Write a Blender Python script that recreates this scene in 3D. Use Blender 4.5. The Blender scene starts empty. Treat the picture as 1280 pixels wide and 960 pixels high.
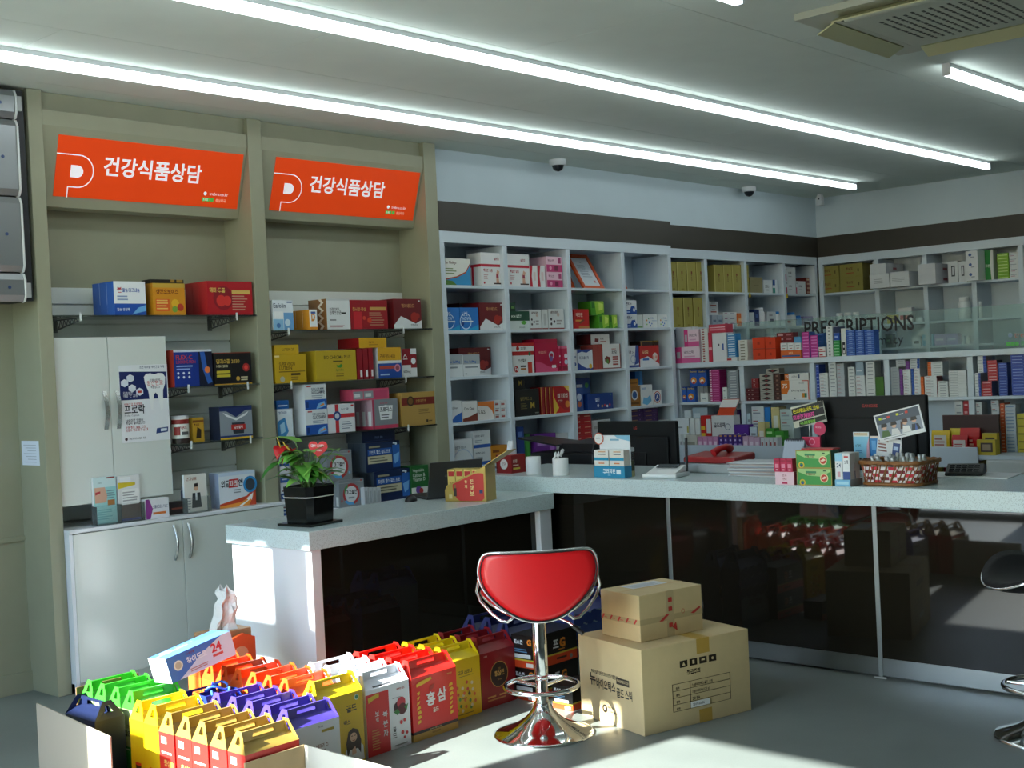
import bpy, math, random
from mathutils import Vector, Matrix
random.seed(7)
scene = bpy.context.scene
COL = scene.collection

# ---------------------------------------------------------------- camera
FPX, YAW, PIT, ROL, EYE = 1578.8, 0.8279, -0.0131, -0.0476, Vector((0, 0, 1.5))
CF = Vector((math.sin(YAW)*math.cos(PIT), math.cos(YAW)*math.cos(PIT), math.sin(PIT)))
_R0 = Vector((math.cos(YAW), -math.sin(YAW), 0)); _U0 = _R0.cross(CF)
CR = _R0*math.cos(ROL) + _U0*math.sin(ROL)
CU = -_R0*math.sin(ROL) + _U0*math.cos(ROL)
camd = bpy.data.cameras.new('camera'); cam = bpy.data.objects.new('camera', camd); COL.objects.link(cam)
camd.sensor_fit = 'HORIZONTAL'; camd.sensor_width = 36; camd.lens = FPX*36/1280; camd.clip_start = .02
cam.matrix_world = Matrix(((CR.x, CU.x, -CF.x, EYE.x), (CR.y, CU.y, -CF.y, EYE.y), (CR.z, CU.z, -CF.z, EYE.z), (0, 0, 0, 1)))
scene.camera = cam

# ---------------------------------------------------------------- sky, sun, exposure
world = bpy.data.worlds.new('sky'); scene.world = world; world.use_nodes = True
wn = world.node_tree.nodes; wl = world.node_tree.links
sky = wn.new('ShaderNodeTexSky'); sky.sky_type = 'NISHITA'; sky.sun_disc = False
sky.sun_elevation = math.radians(32); sky.sun_rotation = math.radians(-80); sky.air_density = 1.0; sky.dust_density = .6
wn['Background'].inputs['Strength'].default_value = .85
tint = wn.new('ShaderNodeMix'); tint.data_type = 'RGBA'; tint.blend_type = 'MULTIPLY'; tint.inputs[0].default_value = 1; tint.inputs[7].default_value = (.82, .97, 1.10, 1)
wl.new(sky.outputs[0], tint.inputs[6]); wl.new(tint.outputs[2], wn['Background'].inputs['Color'])
SUN = Vector((1, -.20, -.62)).normalized()
sd = bpy.data.lights.new('sun_offscreen', 'SUN'); sd.energy = 26.0; sd.angle = math.radians(.6); sd.color = (.98, 1, .96)
so = bpy.data.objects.new('sun_offscreen', sd); COL.objects.link(so)
so.rotation_euler = SUN.to_track_quat('-Z', 'Y').to_euler(); so.location = (-6, 4, 6)
scene.view_settings.view_transform = 'Standard'; scene.view_settings.look = 'None'
scene.view_settings.gamma = 1.0; scene.view_settings.use_curve_mapping = False
scene.view_settings.exposure = 0.08
scene.cycles.use_denoising = True
scene.cycles.max_bounces = 8; scene.cycles.diffuse_bounces = 4; scene.cycles.transparent_max_bounces = 12
scene.cycles.sample_clamp_indirect = 6
scene.cycles.caustics_reflective = False; scene.cycles.caustics_refractive = False
TUBE_EMIT = 6.4

# ---------------------------------------------------------------- pixel -> place
def ray(u, v): return CF + CR*((u-640)/FPX) - CU*((v-480)/FPX)
def onz(u, v, z): d = ray(u, v); return EYE + d*((z-EYE.z)/d.z)
def ony(u, v, y): d = ray(u, v); return EYE + d*(y/d.y)
def onx(u, v, x): d = ray(u, v); return EYE + d*(x/d.x)
def onp(u, v, p, n): d = ray(u, v); return EYE + d*((Vector(p)-EYE).dot(n)/d.dot(n))

# ---------------------------------------------------------------- materials
_M = {}
def lin(c): c /= 255.0; return c/12.92 if c <= .04045 else ((c+.055)/1.055)**2.4
def hx(h): h = h.lstrip('#'); return tuple(lin(int(h[i:i+2], 16)) for i in (0, 2, 4))
def P(c, rough=.45, metal=0.0, emit=0.0, spec=.5, noise=0.0, scale=20.0, bump=0.0, coat=0.0):
    """procedural principled material, cached; c is a hex colour"""
    k = (c, rough, metal, emit, spec, noise, scale, bump, coat)
    if k in _M: return _M[k]
    m = bpy.data.materials.new('mat_'+c.lstrip('#')); m.use_nodes = True
    nt = m.node_tree; b = nt.nodes['Principled BSDF']; rgb = hx(c)
    b.inputs['Base Color'].default_value = (*rgb, 1)
    b.inputs['Roughness'].default_value = rough; b.inputs['Metallic'].default_value = metal
    b.inputs['Specular IOR Level'].default_value = spec
    if coat: b.inputs['Coat Weight'].default_value = coat; b.inputs['Coat Roughness'].default_value = .05
    if emit: b.inputs['Emission Color'].default_value = (*rgb, 1); b.inputs['Emission Strength'].default_value = emit
    if noise or bump:
        tc = nt.nodes.new('ShaderNodeTexCoord'); no = nt.nodes.new('ShaderNodeTexNoise')
        no.inputs['Scale'].default_value = scale; no.inputs['Detail'].default_value = 4
        nt.links.new(tc.outputs['Object'], no.inputs['Vector'])
        if noise:
            r = nt.nodes.new('ShaderNodeValToRGB')
            r.color_ramp.elements[0].position = .3; r.color_ramp.elements[1].position = .7
            r.color_ramp.elements[0].color = (*[x*(1-noise) for x in rgb], 1)
            r.color_ramp.elements[1].color = (*[min(1, x*(1+noise)) for x in rgb], 1)
            nt.links.new(no.outputs['Fac'], r.inputs['Fac']); nt.links.new(r.outputs['Color'], b.inputs['Base Color'])
        if bump:
            bp = nt.nodes.new('ShaderNodeBump'); bp.inputs['Strength'].default_value = bump; bp.inputs['Distance'].default_value = .002
            nt.links.new(no.outputs['Fac'], bp.inputs['Height']); nt.links.new(bp.outputs['Normal'], b.inputs['Normal'])
    _M[k] = m; return m
def glassmat(name, tint, mix, rough=.02, ior=1.45):
    m = bpy.data.materials.new(name); m.use_nodes = True; nt = m.node_tree
    nt.nodes.remove(nt.nodes['Principled BSDF']); out = nt.nodes['Material Output']
    tr = nt.nodes.new('ShaderNodeBsdfTransparent'); tr.inputs[0].default_value = (*tint, 1)
    gl = nt.nodes.new('ShaderNodeBsdfGlossy'); gl.inputs['Roughness'].default_value = rough
    fr = nt.nodes.new('ShaderNodeFresnel'); fr.inputs[0].default_value = ior
    mx = nt.nodes.new('ShaderNodeMixShader')
    nt.links.new(fr.outputs[0], mx.inputs[0]); nt.links.new(tr.outputs[0], mx.inputs[1]); nt.links.new(gl.outputs[0], mx.inputs[2])
    last = mx
    if mix:
        df = nt.nodes.new('ShaderNodeBsdfDiffuse'); df.inputs[0].default_value = (.75, .85, .82, 1)
        m2 = nt.nodes.new('ShaderNodeMixShader'); m2.inputs[0].default_value = mix
        nt.links.new(mx.outputs[0], m2.inputs[1]); nt.links.new(df.outputs[0], m2.inputs[2]); last = m2
    nt.links.new(last.outputs[0], out.inputs['Surface']); return m
CLEAR = glassmat('window_glass', (.97, .99, .98), 0)
SHELFGLASS = glassmat('shelf_glass', (.92, .98, .96), .03)
FROST = glassmat('partition_glass', (.80, .90, .87), .11, .04)
PLASTIC = glassmat('clear_plastic', (.97, .98, .98), .05, .05, 1.2)
def speckle(name, a, b, scale, rough):
    m = bpy.data.materials.new(name); m.use_nodes = True; nt = m.node_tree; bs = nt.nodes['Principled BSDF']
    tc = nt.nodes.new('ShaderNodeTexCoord'); vo = nt.nodes.new('ShaderNodeTexVoronoi'); vo.inputs['Scale'].default_value = scale
    r = nt.nodes.new('ShaderNodeValToRGB'); r.color_ramp.elements[0].color = (*hx(b), 1); r.color_ramp.elements[1].color = (*hx(a), 1)
    r.color_ramp.elements[0].position = .1; r.color_ramp.elements[1].position = .45
    nt.links.new(tc.outputs['Object'], vo.inputs['Vector']); nt.links.new(vo.outputs['Distance'], r.inputs['Fac'])
    nt.links.new(r.outputs['Color'], bs.inputs['Base Color']); bs.inputs['Roughness'].default_value = rough
    return m
STONE = speckle('speckled_stone', '#cddee0', '#a5b5b7', 160, .22)
def floormat():
    m = bpy.data.materials.new('grey_vinyl'); m.use_nodes = True; nt = m.node_tree; bs = nt.nodes['Principled BSDF']
    tc = nt.nodes.new('ShaderNodeTexCoord')
    n1 = nt.nodes.new('ShaderNodeTexNoise'); n1.inputs['Scale'].default_value = 1.6; n1.inputs['Detail'].default_value = 6
    n2 = nt.nodes.new('ShaderNodeTexNoise'); n2.inputs['Scale'].default_value = 140; n2.inputs['Detail'].default_value = 2
    for n in (n1, n2): nt.links.new(tc.outputs['Object'], n.inputs['Vector'])
    r1 = nt.nodes.new('ShaderNodeValToRGB'); r1.color_ramp.elements[0].color = (*hx('#747b77'), 1); r1.color_ramp.elements[1].color = (*hx('#858c88'), 1)
    r1.color_ramp.elements[0].position = .3; r1.color_ramp.elements[1].position = .7
    r2 = nt.nodes.new('ShaderNodeValToRGB'); r2.color_ramp.elements[0].color = (.82, .82, .82, 1); r2.color_ramp.elements[1].color = (1, 1, 1, 1)
    mx = nt.nodes.new('ShaderNodeMix'); mx.data_type = 'RGBA'; mx.blend_type = 'MULTIPLY'; mx.inputs[0].default_value = 1
    nt.links.new(n1.outputs['Fac'], r1.inputs['Fac']); nt.links.new(n2.outputs['Fac'], r2.inputs['Fac'])
    nt.links.new(r1.outputs['Color'], mx.inputs[6]); nt.links.new(r2.outputs['Color'], mx.inputs[7])
    nt.links.new(mx.outputs[2], bs.inputs['Base Color']); bs.inputs['Roughness'].default_value = .38; bs.inputs['Specular IOR Level'].default_value = .4
    return m

# ---------------------------------------------------------------- mesh building
_TX = {}
def textmesh(s, bold=0.0):
    k = (s, bold)
    if k not in _TX:
        c = bpy.data.curves.new('lettering', 'FONT'); c.body = s; c.resolution_u = 2; c.offset = bold
        o = bpy.data.objects.new('lettering', c); me = o.to_mesh()
        vs = [(v.co.x, v.co.y) for v in me.vertices]; fs = [tuple(p.vertices) for p in me.polygons]
        o.to_mesh_clear(); bpy.data.objects.remove(o); bpy.data.curves.remove(c)
        if not vs: vs, fs = [(0, 0), (0, 0), (0, 0)], []
        x0 = min(v[0] for v in vs); x1 = max(v[0] for v in vs); y0 = min(v[1] for v in vs); y1 = max(v[1] for v in vs)
        _TX[k] = (vs, fs, x0, x1, y0, y1)
    return _TX[k]
# stroke-built Hangul for small print: (initial, vowel, final) drawn as bars in a unit cell
_J = {'ㄱ': [(0, 1, 1, 1), (1, 1, .8, 0)], 'ㄴ': [(0, 1, 0, 0), (0, 0, 1, 0)], 'ㄷ': [(1, 1, 0, 1), (0, 1, 0, 0), (0, 0, 1, 0)],
      'ㄹ': [(0, 1, 1, 1), (1, 1, 1, .5), (1, .5, 0, .5), (0, .5, 0, 0), (0, 0, 1, 0)], 'ㅁ': [(0, 0, 0, 1), (0, 1, 1, 1), (1, 1, 1, 0), (1, 0, 0, 0)],
      'ㅂ': [(0, 1, 0, 0), (1, 1, 1, 0), (0, 0, 1, 0), (0, .5, 1, .5)], 'ㅅ': [(.5, 1, 0, 0), (.5, .7, 1, 0)],
      'ㅇ': [(.5, 1, .05, .7), (.05, .7, .05, .3), (.05, .3, .5, 0), (.5, 0, .95, .3), (.95, .3, .95, .7), (.95, .7, .5, 1)],
      'ㅈ': [(0, 1, 1, 1), (.5, 1, 0, 0), (.5, .7, 1, 0)], 'ㅊ': [(.35, 1.15, .65, 1.15), (0, .85, 1, .85), (.5, .85, 0, 0), (.5, .6, 1, 0)],
      'ㅋ': [(0, 1, 1, 1), (1, 1, .8, 0), (0, .5, .9, .5)], 'ㅌ': [(1, 1, 0, 1), (0, 1, 0, 0), (0, 0, 1, 0), (0, .5, .9, .5)],
      'ㅍ': [(0, 1, 1, 1), (.3, 1, .3, 0), (.7, 1, .7, 0), (0, 0, 1, 0)], 'ㅎ': [(.3, 1.1, .7, 1.1), (0, .85, 1, .85), (.5, .6, .1, .3), (.1, .3, .5, 0), (.5, 0, .9, .3), (.9, .3, .5, .6)]}
_LI = 'ㄱㄱㄴㄷㄷㄹㅁㅂㅂㅅㅅㅇㅈㅈㅊㅋㅌㅍㅎ'
_TI = ['', 'ㄱ', 'ㄱ', 'ㄱ', 'ㄴ', 'ㄴ', 'ㄴ', 'ㄷ', 'ㄹ', 'ㄹ', 'ㄹ', 'ㄹ', 'ㄹ', 'ㄹ', 'ㄹ', 'ㄹ', 'ㅁ', 'ㅂ', 'ㅂ', 'ㅅ', 'ㅅ', 'ㅇ', 'ㅈ', 'ㅊ', 'ㅋ', 'ㅌ', 'ㅍ', 'ㅎ']
_VI = [('a',), ('aI',), ('y',), ('yI',), ('e',), ('eI',), ('x',), ('xI',), ('o',), ('o', 'a'), ('o', 'aI'), ('o', 'I'), ('q',), ('u',), ('u', 'e'), ('u', 'eI'), ('u', 'I'), ('w',), ('-',), ('-', 'I'), ('I',)]
def hangul(ch):
    k = ord(ch)-0xAC00; l, v, t = k//588, (k % 588)//28, k % 28
    vs = _VI[v]; hz = vs[0] if vs[0] in 'ouqw-' else None; vt = next((x for x in vs if x[0] in 'ayexI'), None)
    y0 = .40 if t else 0.0; H = 1-y0; S = []
    bx0, bx1 = (.06, .58) if vt else (.14, .86); by0, by1 = (y0+H*(.5 if hz else .12), .94)
    for a in _J[_LI[l]]: S.append((bx0+(bx1-bx0)*a[0], by0+(by1-by0)*a[1], bx0+(bx1-bx0)*a[2], by0+(by1-by0)*a[3]))
    if hz:
        yy = y0+H*(.14 if not t else .2); xa, xb = (.02, .66) if vt else (.0, 1.0); xm = (xa+xb)/2; up = y0+H*.38; dn = y0-.0 if t else -.02
        S.append((xa, yy, xb, yy))
        if hz == 'o': S.append((xm, yy, xm, up))
        if hz == 'q': S += [(xm-.14, yy, xm-.14, up), (xm+.14, yy, xm+.14, up)]
        if hz == 'u': S.append((xm, yy, xm, dn))
        if hz == 'w': S += [(xm-.14, yy, xm-.14, dn), (xm+.14, yy, xm+.14, dn)]
    if vt:
        ya, yb, ym = y0+.02, 1.0, y0+H*.55
        two = vt in ('aI', 'yI', 'eI', 'xI'); x = .74 if two else .82
        S.append((x, ya, x, yb))
        if two: S.append((.95, ya, .95, yb))
        if vt[0] == 'a': S.append((x, ym, x+.16, ym))
        if vt[0] == 'y': S += [(x, ym+.12, x+.16, ym+.12), (x, ym-.1, x+.16, ym-.1)]
        if vt[0] == 'e': S.append((x-.16, ym, x, ym))
        if vt[0] == 'x': S += [(x-.16, ym+.12, x, ym+.12), (x-.16, ym-.1, x, ym-.1)]
    if t:
        for a in _J[_TI[t]]: S.append((.2+.66*a[0], .0+.30*a[1], .2+.66*a[2], .0+.30*a[3]))
    return S
def strokemesh(s, bold=0.0):
    k = ('stroke', s, bold)
    if k not in _TX:
        vs, fs, x = [], [], 0.0; th = .055+bold
        for ch in s:
            if '가' <= ch <= '힣':
                for (a, b, c, d) in hangul(ch):
                    L_ = math.hypot(c-a, d-b) or 1; nx, ny = -(d-b)/L_*th, (c-a)/L_*th; ex, ey = (c-a)/L_*th, (d-b)/L_*th; o = len(vs)
                    vs += [(x+a*.9+nx-ex, b+ny-ey), (x+a*.9-nx-ex, b-ny-ey), (x+c*.9-nx+ex, d-ny+ey), (x+c*.9+nx+ex, d+ny+ey)]; fs.append((o, o+1, o+2, o+3))
                x += 1.04
            elif ch == ' ': x += .35
            else:
                v2, f2, x0, x1, y0, y1 = textmesh(ch, bold*.6); o = len(vs); kk = 1.25
                vs += [(x+(p-x0)*kk, q*kk) for p, q in v2]; fs += [tuple(o+i for i in f) for f in f2]; x += (x1-x0)*kk+.1
        if not vs: vs = [(0, 0)]*3
        _TX[k] = (vs, fs, min(v[0] for v in vs), max(v[0] for v in vs), min(v[1] for v in vs), max(v[1] for v in vs))
    return _TX[k]
class MB:
    def __init__(s): s.v = []; s.f = []; s.mi = []; s.ms = []; s.sm = []
    def mat(s, m):
        if isinstance(m, str): m = P(m)
        if m not in s.ms: s.ms.append(m)
        return s.ms.index(m)
    def add(s, vs, fs, m, smooth=False):
        o = len(s.v); s.v += [tuple(p) for p in vs]; i = s.mat(m)
        for f in fs: s.f.append([o+k for k in f]); s.mi.append(i); s.sm.append(smooth)
        return s
    def quad(s, a, b, c, d, m): return s.add([a, b, c, d], [(0, 1, 2, 3)], m)
    def poly(s, pts, m): return s.add(pts, [tuple(range(len(pts)))], m)
    def box(s, x0, y0, z0, x1, y1, z1, m):
        x0, x1 = sorted((x0, x1)); y0, y1 = sorted((y0, y1)); z0, z1 = sorted((z0, z1))
        v = [(x, y, z) for z in (z0, z1) for y in (y0, y1) for x in (x0, x1)]
        return s.add(v, [(0, 2, 3, 1), (4, 5, 7, 6), (0, 1, 5, 4), (2, 6, 7, 3), (0, 4, 6, 2), (1, 3, 7, 5)], m)
    def prism(s, pts, d, m):
        """closed outline pts (3D) pushed along d"""
        n = len(pts); d = Vector(d); a = [Vector(p) for p in pts]; b = [p+d for p in a]
        s.add(a+b, [tuple(range(n-1, -1, -1)), tuple(range(n, 2*n))]+[(i, (i+1) % n, n+(i+1) % n, n+i) for i in range(n)], m); return s
    def tube(s, pts, r, m, seg=8, closed=False):
        pts = [Vector(p) for p in pts]; n = len(pts); rings = []; up = Vector((0, 0, 1)); px = None
        rr = r if isinstance(r, (list, tuple)) else [r]*n
        for i, p in enumerate(pts):
            a = pts[(i-1) % n] if (closed or i > 0) else p; b = pts[(i+1) % n] if (closed or i < n-1) else p
            t = (b-a).normalized()
            if px is None: px = t.cross(up) if abs(t.dot(up)) < .95 else t.cross(Vector((1, 0, 0)))
            px = (px - t*px.dot(t)).normalized(); py = t.cross(px)
            rings.append([p+(px*math.cos(2*math.pi*k/seg)+py*math.sin(2*math.pi*k/seg))*rr[i] for k in range(seg)])
        vs = [q for g in rings for q in g]; fs = []
        for i in range(n if closed else n-1):
            j = (i+1) % n
            for k in range(seg): fs.append((i*seg+k, i*seg+(k+1) % seg, j*seg+(k+1) % seg, j*seg+k))
        s.add(vs, fs, m, True)
        if not closed: s.add(rings[0], [tuple(range(seg-1, -1, -1))], m); s.add(rings[-1], [tuple(range(seg))], m)
        return s
    def lathe(s, prof, m, seg=24, c=(0, 0, 0), smooth=True):
        vs = [(c[0]+r*math.cos(2*math.pi*k/seg), c[1]+r*math.sin(2*math.pi*k/seg), c[2]+z) for r, z in prof for k in range(seg)]
        fs = [(i*seg+k, i*seg+(k+1) % seg, (i+1)*seg+(k+1) % seg, (i+1)*seg+k) for i in range(len(prof)-1) for k in range(seg)]
        s.add(vs, fs, m, smooth)
        n = len(prof)
        if prof[0][0] > 1e-4: s.add(vs[:seg], [tuple(range(seg-1, -1, -1))], m)
        if prof[-1][0] > 1e-4: s.add(vs[(n-1)*seg:], [tuple(range(seg))], m)
        return s
    def text(s, t, O, r, u, h, m, al='l', maxw=None, bold=0.0):
        """letters with cap height h; O is the baseline anchor"""
        small = h < .04 and any('가' <= ch <= '힣' for ch in t)
        vs, fs, x0, x1, y0, y1 = (strokemesh if small else textmesh)(t, bold)
        k = h/max(.3, (y1-y0)); kx = k; w = (x1-x0)*k
        if maxw and w > maxw: kx = k*maxw/w; w = maxw
        off = {'l': 0, 'c': -w/2, 'r': -w}[al]; O, r, u = Vector(O), Vector(r), Vector(u)
        return s.add([O+r*(off+(x-x0)*kx)+u*((y-y0)*k) for x, y in vs], fs, m)
    def mesh(s, name):
        me = bpy.data.meshes.new(name); me.from_pydata(s.v, [], s.f)
        for m in s.ms: me.materials.append(m)
        me.polygons.foreach_set('material_index', s.mi); me.polygons.foreach_set('use_smooth', s.sm); me.update()
        return me
    def build(s, name, parent=None, loc=None, rot=None, bev=0, label=None, cat=None, group=None, kind=None):
        return link(name, s.mesh(name), parent, loc, rot, bev, label, cat, group, kind)
def link(name, data, parent=None, loc=None, rot=None, bev=0, label=None, cat=None, group=None, kind=None):
    o = bpy.data.objects.new(name, data); COL.objects.link(o)
    if parent: o.parent = parent
    if loc is not None: o.location = loc
    if rot is not None: o.rotation_euler = (0, 0, rot) if isinstance(rot, (int, float)) else rot
    if bev:
        b = o.modifiers.new('edge', 'BEVEL'); b.width = bev; b.segments = 2; b.limit_method = 'ANGLE'; b.angle_limit = math.radians(50)
    if label: o['label'] = label
    if cat: o['category'] = cat
    if group: o['group'] = group
    if kind: o['kind'] = kind
    return o
def thing(name, label, cat, loc=(0, 0, 0), rot=0, group=None):
    return link(name, None, None, loc, rot, 0, label, cat, group)
def bx(name, x0, y0, z0, x1, y1, z1, m, parent=None, bev=0, **k):
    return MB().box(x0, y0, z0, x1, y1, z1, m).build(name, parent, bev=bev, **k)
def dup(o, loc, rot=None, label=None, parent=None):
    c = o.copy(); COL.objects.link(c); c.location = loc
    if rot is not None: c.rotation_euler = (0, 0, rot)
    if label: c['label'] = label
    if parent: c.parent = parent
    for ch in list(o.children):
        d = ch.copy(); COL.objects.link(d); d.parent = c
        for g in list(ch.children):
            e = g.copy(); COL.objects.link(e); e.parent = d
    return c
X3, Y3, Z3 = Vector((1, 0, 0)), Vector((0, 1, 0)), Vector((0, 0, 1))
# world-authored things: their parts are written in room coordinates
_WI = {}
_link0 = link
def link(name, data, parent=None, loc=None, rot=None, bev=0, label=None, cat=None, group=None, kind=None):
    o = _link0(name, data, parent, loc, rot, bev, label, cat, group, kind)
    if parent is not None and parent.name in _WI: o.matrix_parent_inverse = _WI[parent.name]
    return o
def wthing(name, label, cat, loc, group=None):
    o = thing(name, label, cat, loc, 0, group); _WI[o.name] = Matrix.Translation(Vector(loc)).inverted(); return o

CEIL = 2.965; YB = 5.826; YBACK = 6.09; YS1 = 5.83; YS2 = 5.95; XS = 10.85; XI = 8.35; XK = 5.265; XP = 5.345
WHITE = P('#d0dbe4', .42); WALLW = P('#cfdde4', .7, noise=.02, scale=3); BEIGE = P('#9a9a82', .55, noise=.03, scale=6)
BROWN = P('#39342b', .5, noise=.05, scale=8); CEILM = P('#dae3da', .8, noise=.02, scale=5, bump=.15)
ALU = P('#a9aeb0', .32, .9); ALUM = P('#8d9294', .38, .75); CHROME = P('#e6e8ea', .07, 1.0)
DARKGLASS = P('#1d1a14', .03, 0, 0, .45); CREAM = P('#d9ded8', .3, coat=.3); PANELW = P('#e6e9ee', .3, coat=.2)
BLACK = P('#15161a', .4); GREYM = P('#7c7f80', .3, .8)
# ---------------------------------------------------------------- setting
bx('floor', -1.7, -3.2, -.05, 11.4, 6.5, 0, floormat(), kind='structure', label='matte grey vinyl shop floor')
bx('pavement', -14, -8, -.12, -1.7, 14, -.05, P('#a8a49c', .8, noise=.1, scale=3), kind='structure', label='paved ground outside the shop front')
bx('ceiling_entrance', -1.7, -3.2, CEIL, -.08, 1.4, CEIL+.1, P('#a8aaa5', .9), kind='structure', label='plain ceiling of the entrance bay')
ce = bx('ceiling', -.08, -3.2, CEIL+.012, 11.4, 6.5, CEIL+.1, CEILM, kind='structure', label='pale panelled ceiling')
cpw, cpl = .9, 1.8
me = MB().box(0, 0, 0, cpl-.003, cpw-.003, .012, CEILM).mesh('ceiling_panel')
for i in range(7):
    for j in range(11):
        link('ceiling_panel', me, ce, (-.08+i*cpl+(cpl/2 if j % 2 else 0), -3.3+j*cpw, CEIL))
bx('wall_back', -.1, YBACK+.23, 0, 11.4, 6.5, CEIL, WALLW, kind='structure', label='white wall behind the shelving')
bx('wall_side', .0, YBACK, 0, 2.974, YBACK+.22, CEIL, BEIGE, kind='structure', label='beige wall beside the display alcove')
bx('baseboard_side', .0, YBACK-.012, 0, 2.974, YBACK, .10, BEIGE, kind='structure')
zr = ony(10, 675, YBACK).z
bx('trim_1', .0, YBACK-.01, zr-.012, 2.974, YBACK, zr+.012, BEIGE, kind='structure', label='thin rail along the beige wall')
bx('wall_bulkhead', 5.719, 5.962, 2.40, 11.2, 6.33, CEIL, WALLW, kind='structure', label='white bulkhead wall above the shelving')
bx('wall_right', 10.872, -3.1, 2.40, 11.2, 5.962, CEIL, WALLW, kind='structure', label='white bulkhead above the right-hand shelving')
bx('wall_far', 11.2, -3.2, 0, 11.4, 6.5, CEIL, WALLW, kind='structure', label='white wall behind right-hand shelving')
bx('wall_front', -1.7, -3.2, 0, 11.4, -3.0, CEIL, P('#b9b7ab', .7), kind='structure', label='plain wall opposite the shelving')
bx('wall_vestibule', -1.7, -3.0, 0, -1.6, 1.3, CEIL, P('#b9b7ab', .7), kind='structure', label='plain wall of the entrance bay')
bx('wall_entrance', -1.7, 1.3, 0, -.08, 1.4, CEIL, P('#b9b7ab', .7), kind='structure', label='short wall of the entrance bay')
bx('trim_2', 5.719, YS1-.006, 2.405, 8.285, 5.962, 2.596, BROWN, kind='structure', label='dark brown fascia band over the first shelving')
bx('trim_3', 8.285, YS2, 2.405, 10.872, 5.962, 2.595, BROWN, kind='structure', label='dark brown fascia band over the corner shelving')
bx('trim_4', XS+.006, -.5, 2.405, 10.872, YS2, 2.595, BROWN, kind='structure', label='dark brown fascia band over the right-hand shelving')
# shop front in the plane x = 0 (out of view): piers, transom, three glazed openings
PIER = P('#c4c4bc', .6)
bx('wall_left', -.08, 1.3, 0, .0, 2.4, CEIL, PIER, kind='structure', label='pier of the shop front')
bx('wall_left', -.06, 3.8, 0, .0, 4.0, CEIL, PIER, kind='structure', label='pier of the shop front')
bx('wall_left', -.06, 5.36, 0, .0, 5.57, CEIL, PIER, kind='structure', label='pier of the shop front')
bx('wall_left', -.08, 6.0, 0, .0, 6.32, CEIL, PIER, kind='structure', label='pier of the shop front')
bx('wall_left', -.06, 2.4, 2.58, .0, 3.8, CEIL, PIER, kind='structure', label='panel over the shop door')
for n, (a, b, h) in enumerate(((5.57, 6.0, CEIL), (4.0, 5.36, CEIL), (2.4, 3.8, 2.58)), 1):
    w = wthing('window_%d' % n, None, None, (-.03, (a+b)/2, 0)); w['kind'] = 'structure'
    f = MB(); f.box(-.06, a, 0, 0, a+.03, h, ALUM); f.box(-.06, b-.03, 0, 0, b, h, ALUM); f.box(-.06, a, 0, 0, b, .06, ALUM)
    if h == CEIL: f.box(-.06, max(a, 5.2) if n == 2 else a, 2.42, 0, b, 2.58, ALUM)
    if n == 2: f.box(-.05, 4.0, 2.635, -.01, 5.2, CEIL, P('#8a8f90', .5)); f.box(-.05, 5.19, 2.0, -.01, 5.21, CEIL, ALUM)  # opaque upper panel added to block sun from the stool and cartons
    if n == 1: f.box(-.05, a, 0, -.01, b, 1.9, P('#8a8f90', .5))  # solid lower panel added to keep sun off the floor
    f.build('window_frame', w)
    if n == 2: bx('window_poster', -.028, 4.66, .25, -.024, 5.355, 1.75, P('#c8c2b4', .6), w)  # unseen sheet added in the window to shade floor and carton wall
    MB().quad((-.03, a, .06), (-.03, b, .06), (-.03, b, h), (-.03, a, h), CLEAR).build('pane', w)
# ---------------------------------------------------------------- tube lights
TUBE = P('#ecf8fb', .5, emit=TUBE_EMIT); HOUS = P('#dfe3e6', .4)
def tube_light(u, v, x0, x1, label):
    y = onz(u, v, CEIL-.06).y
    t = wthing('tube_light', label, 'ceiling light', ((x0+x1)/2, y, CEIL), 'tube lights on the ceiling')
    bx('housing', x0, y-.021, CEIL-.022, x1, y+.021, CEIL-.0, HOUS, t)
    bx('diffuser', x0+.012, y-.021, CEIL-.062, x1-.012, y+.021, CEIL-.0225, TUBE, t, bev=.006)
    bx('end_cap', x0, y-.0215, CEIL-.0625, x0+.012, y+.0215, CEIL-.022, HOUS, t)
    bx('end_cap', x1-.012, y-.0215, CEIL-.0625, x1, y+.0215, CEIL-.022, HOUS, t)
tube_light(600, 166, .4, onz(1063, 236, CEIL-.05).x, 'long white tube light nearest the display shelving, running beside the dome cameras')
tube_light(700, 99, .4, onz(1227, 211, CEIL-.05).x, 'long white tube light in the middle of the ceiling')
p4 = onz(921, 4, CEIL-.05); tube_light(915, 3, p4.x-4.0, p4.x, 'tube light whose end points at the ceiling air conditioner')
p3 = onz(1178, 92, CEIL-.05)
tube_light(1178, 92, p3.x, p3.x+4.0, 'tube light starting beside the ceiling air conditioner')
# ---------------------------------------------------------------- cassette air conditioner
a0 = onz(998, 22, CEIL-.02); a1 = onz(1128, 66, CEIL-.02)
ACW = P('#c2c5b4', .5); ACF = P('#c9c79c', .45)
s_ = max(.8, a1.x-a0.x); cx, cy = a1.x-s_/2, a1.y-s_/2+.02
ac = wthing('air_conditioner', 'four-way cassette air conditioner with open flaps on the ceiling', 'air conditioner', (cx, cy, CEIL))
m = MB(); h = s_/2
for q in range(4):
    an = q*math.pi/2; r = Vector((math.cos(an), math.sin(an), 0)); t = Vector((-r.y, r.x, 0))
    def pt(a, b, z, r=r, t=t): return Vector((cx, cy, 0))+r*a+t*b+Vector((0, 0, z))
    m.prism([pt(h, -h, CEIL-.03), pt(h, h, CEIL-.03), pt(h-.13, h-.13, CEIL-.03), pt(h-.13, -h+.13, CEIL-.03)], (0, 0, .029), ACW)
m.build('panel_frame', ac)
bx('grille', cx-h+.15, cy-h+.15, CEIL-.045, cx+h-.15, cy+h-.15, CEIL-.02, ACW, ac, bev=.01)
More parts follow.
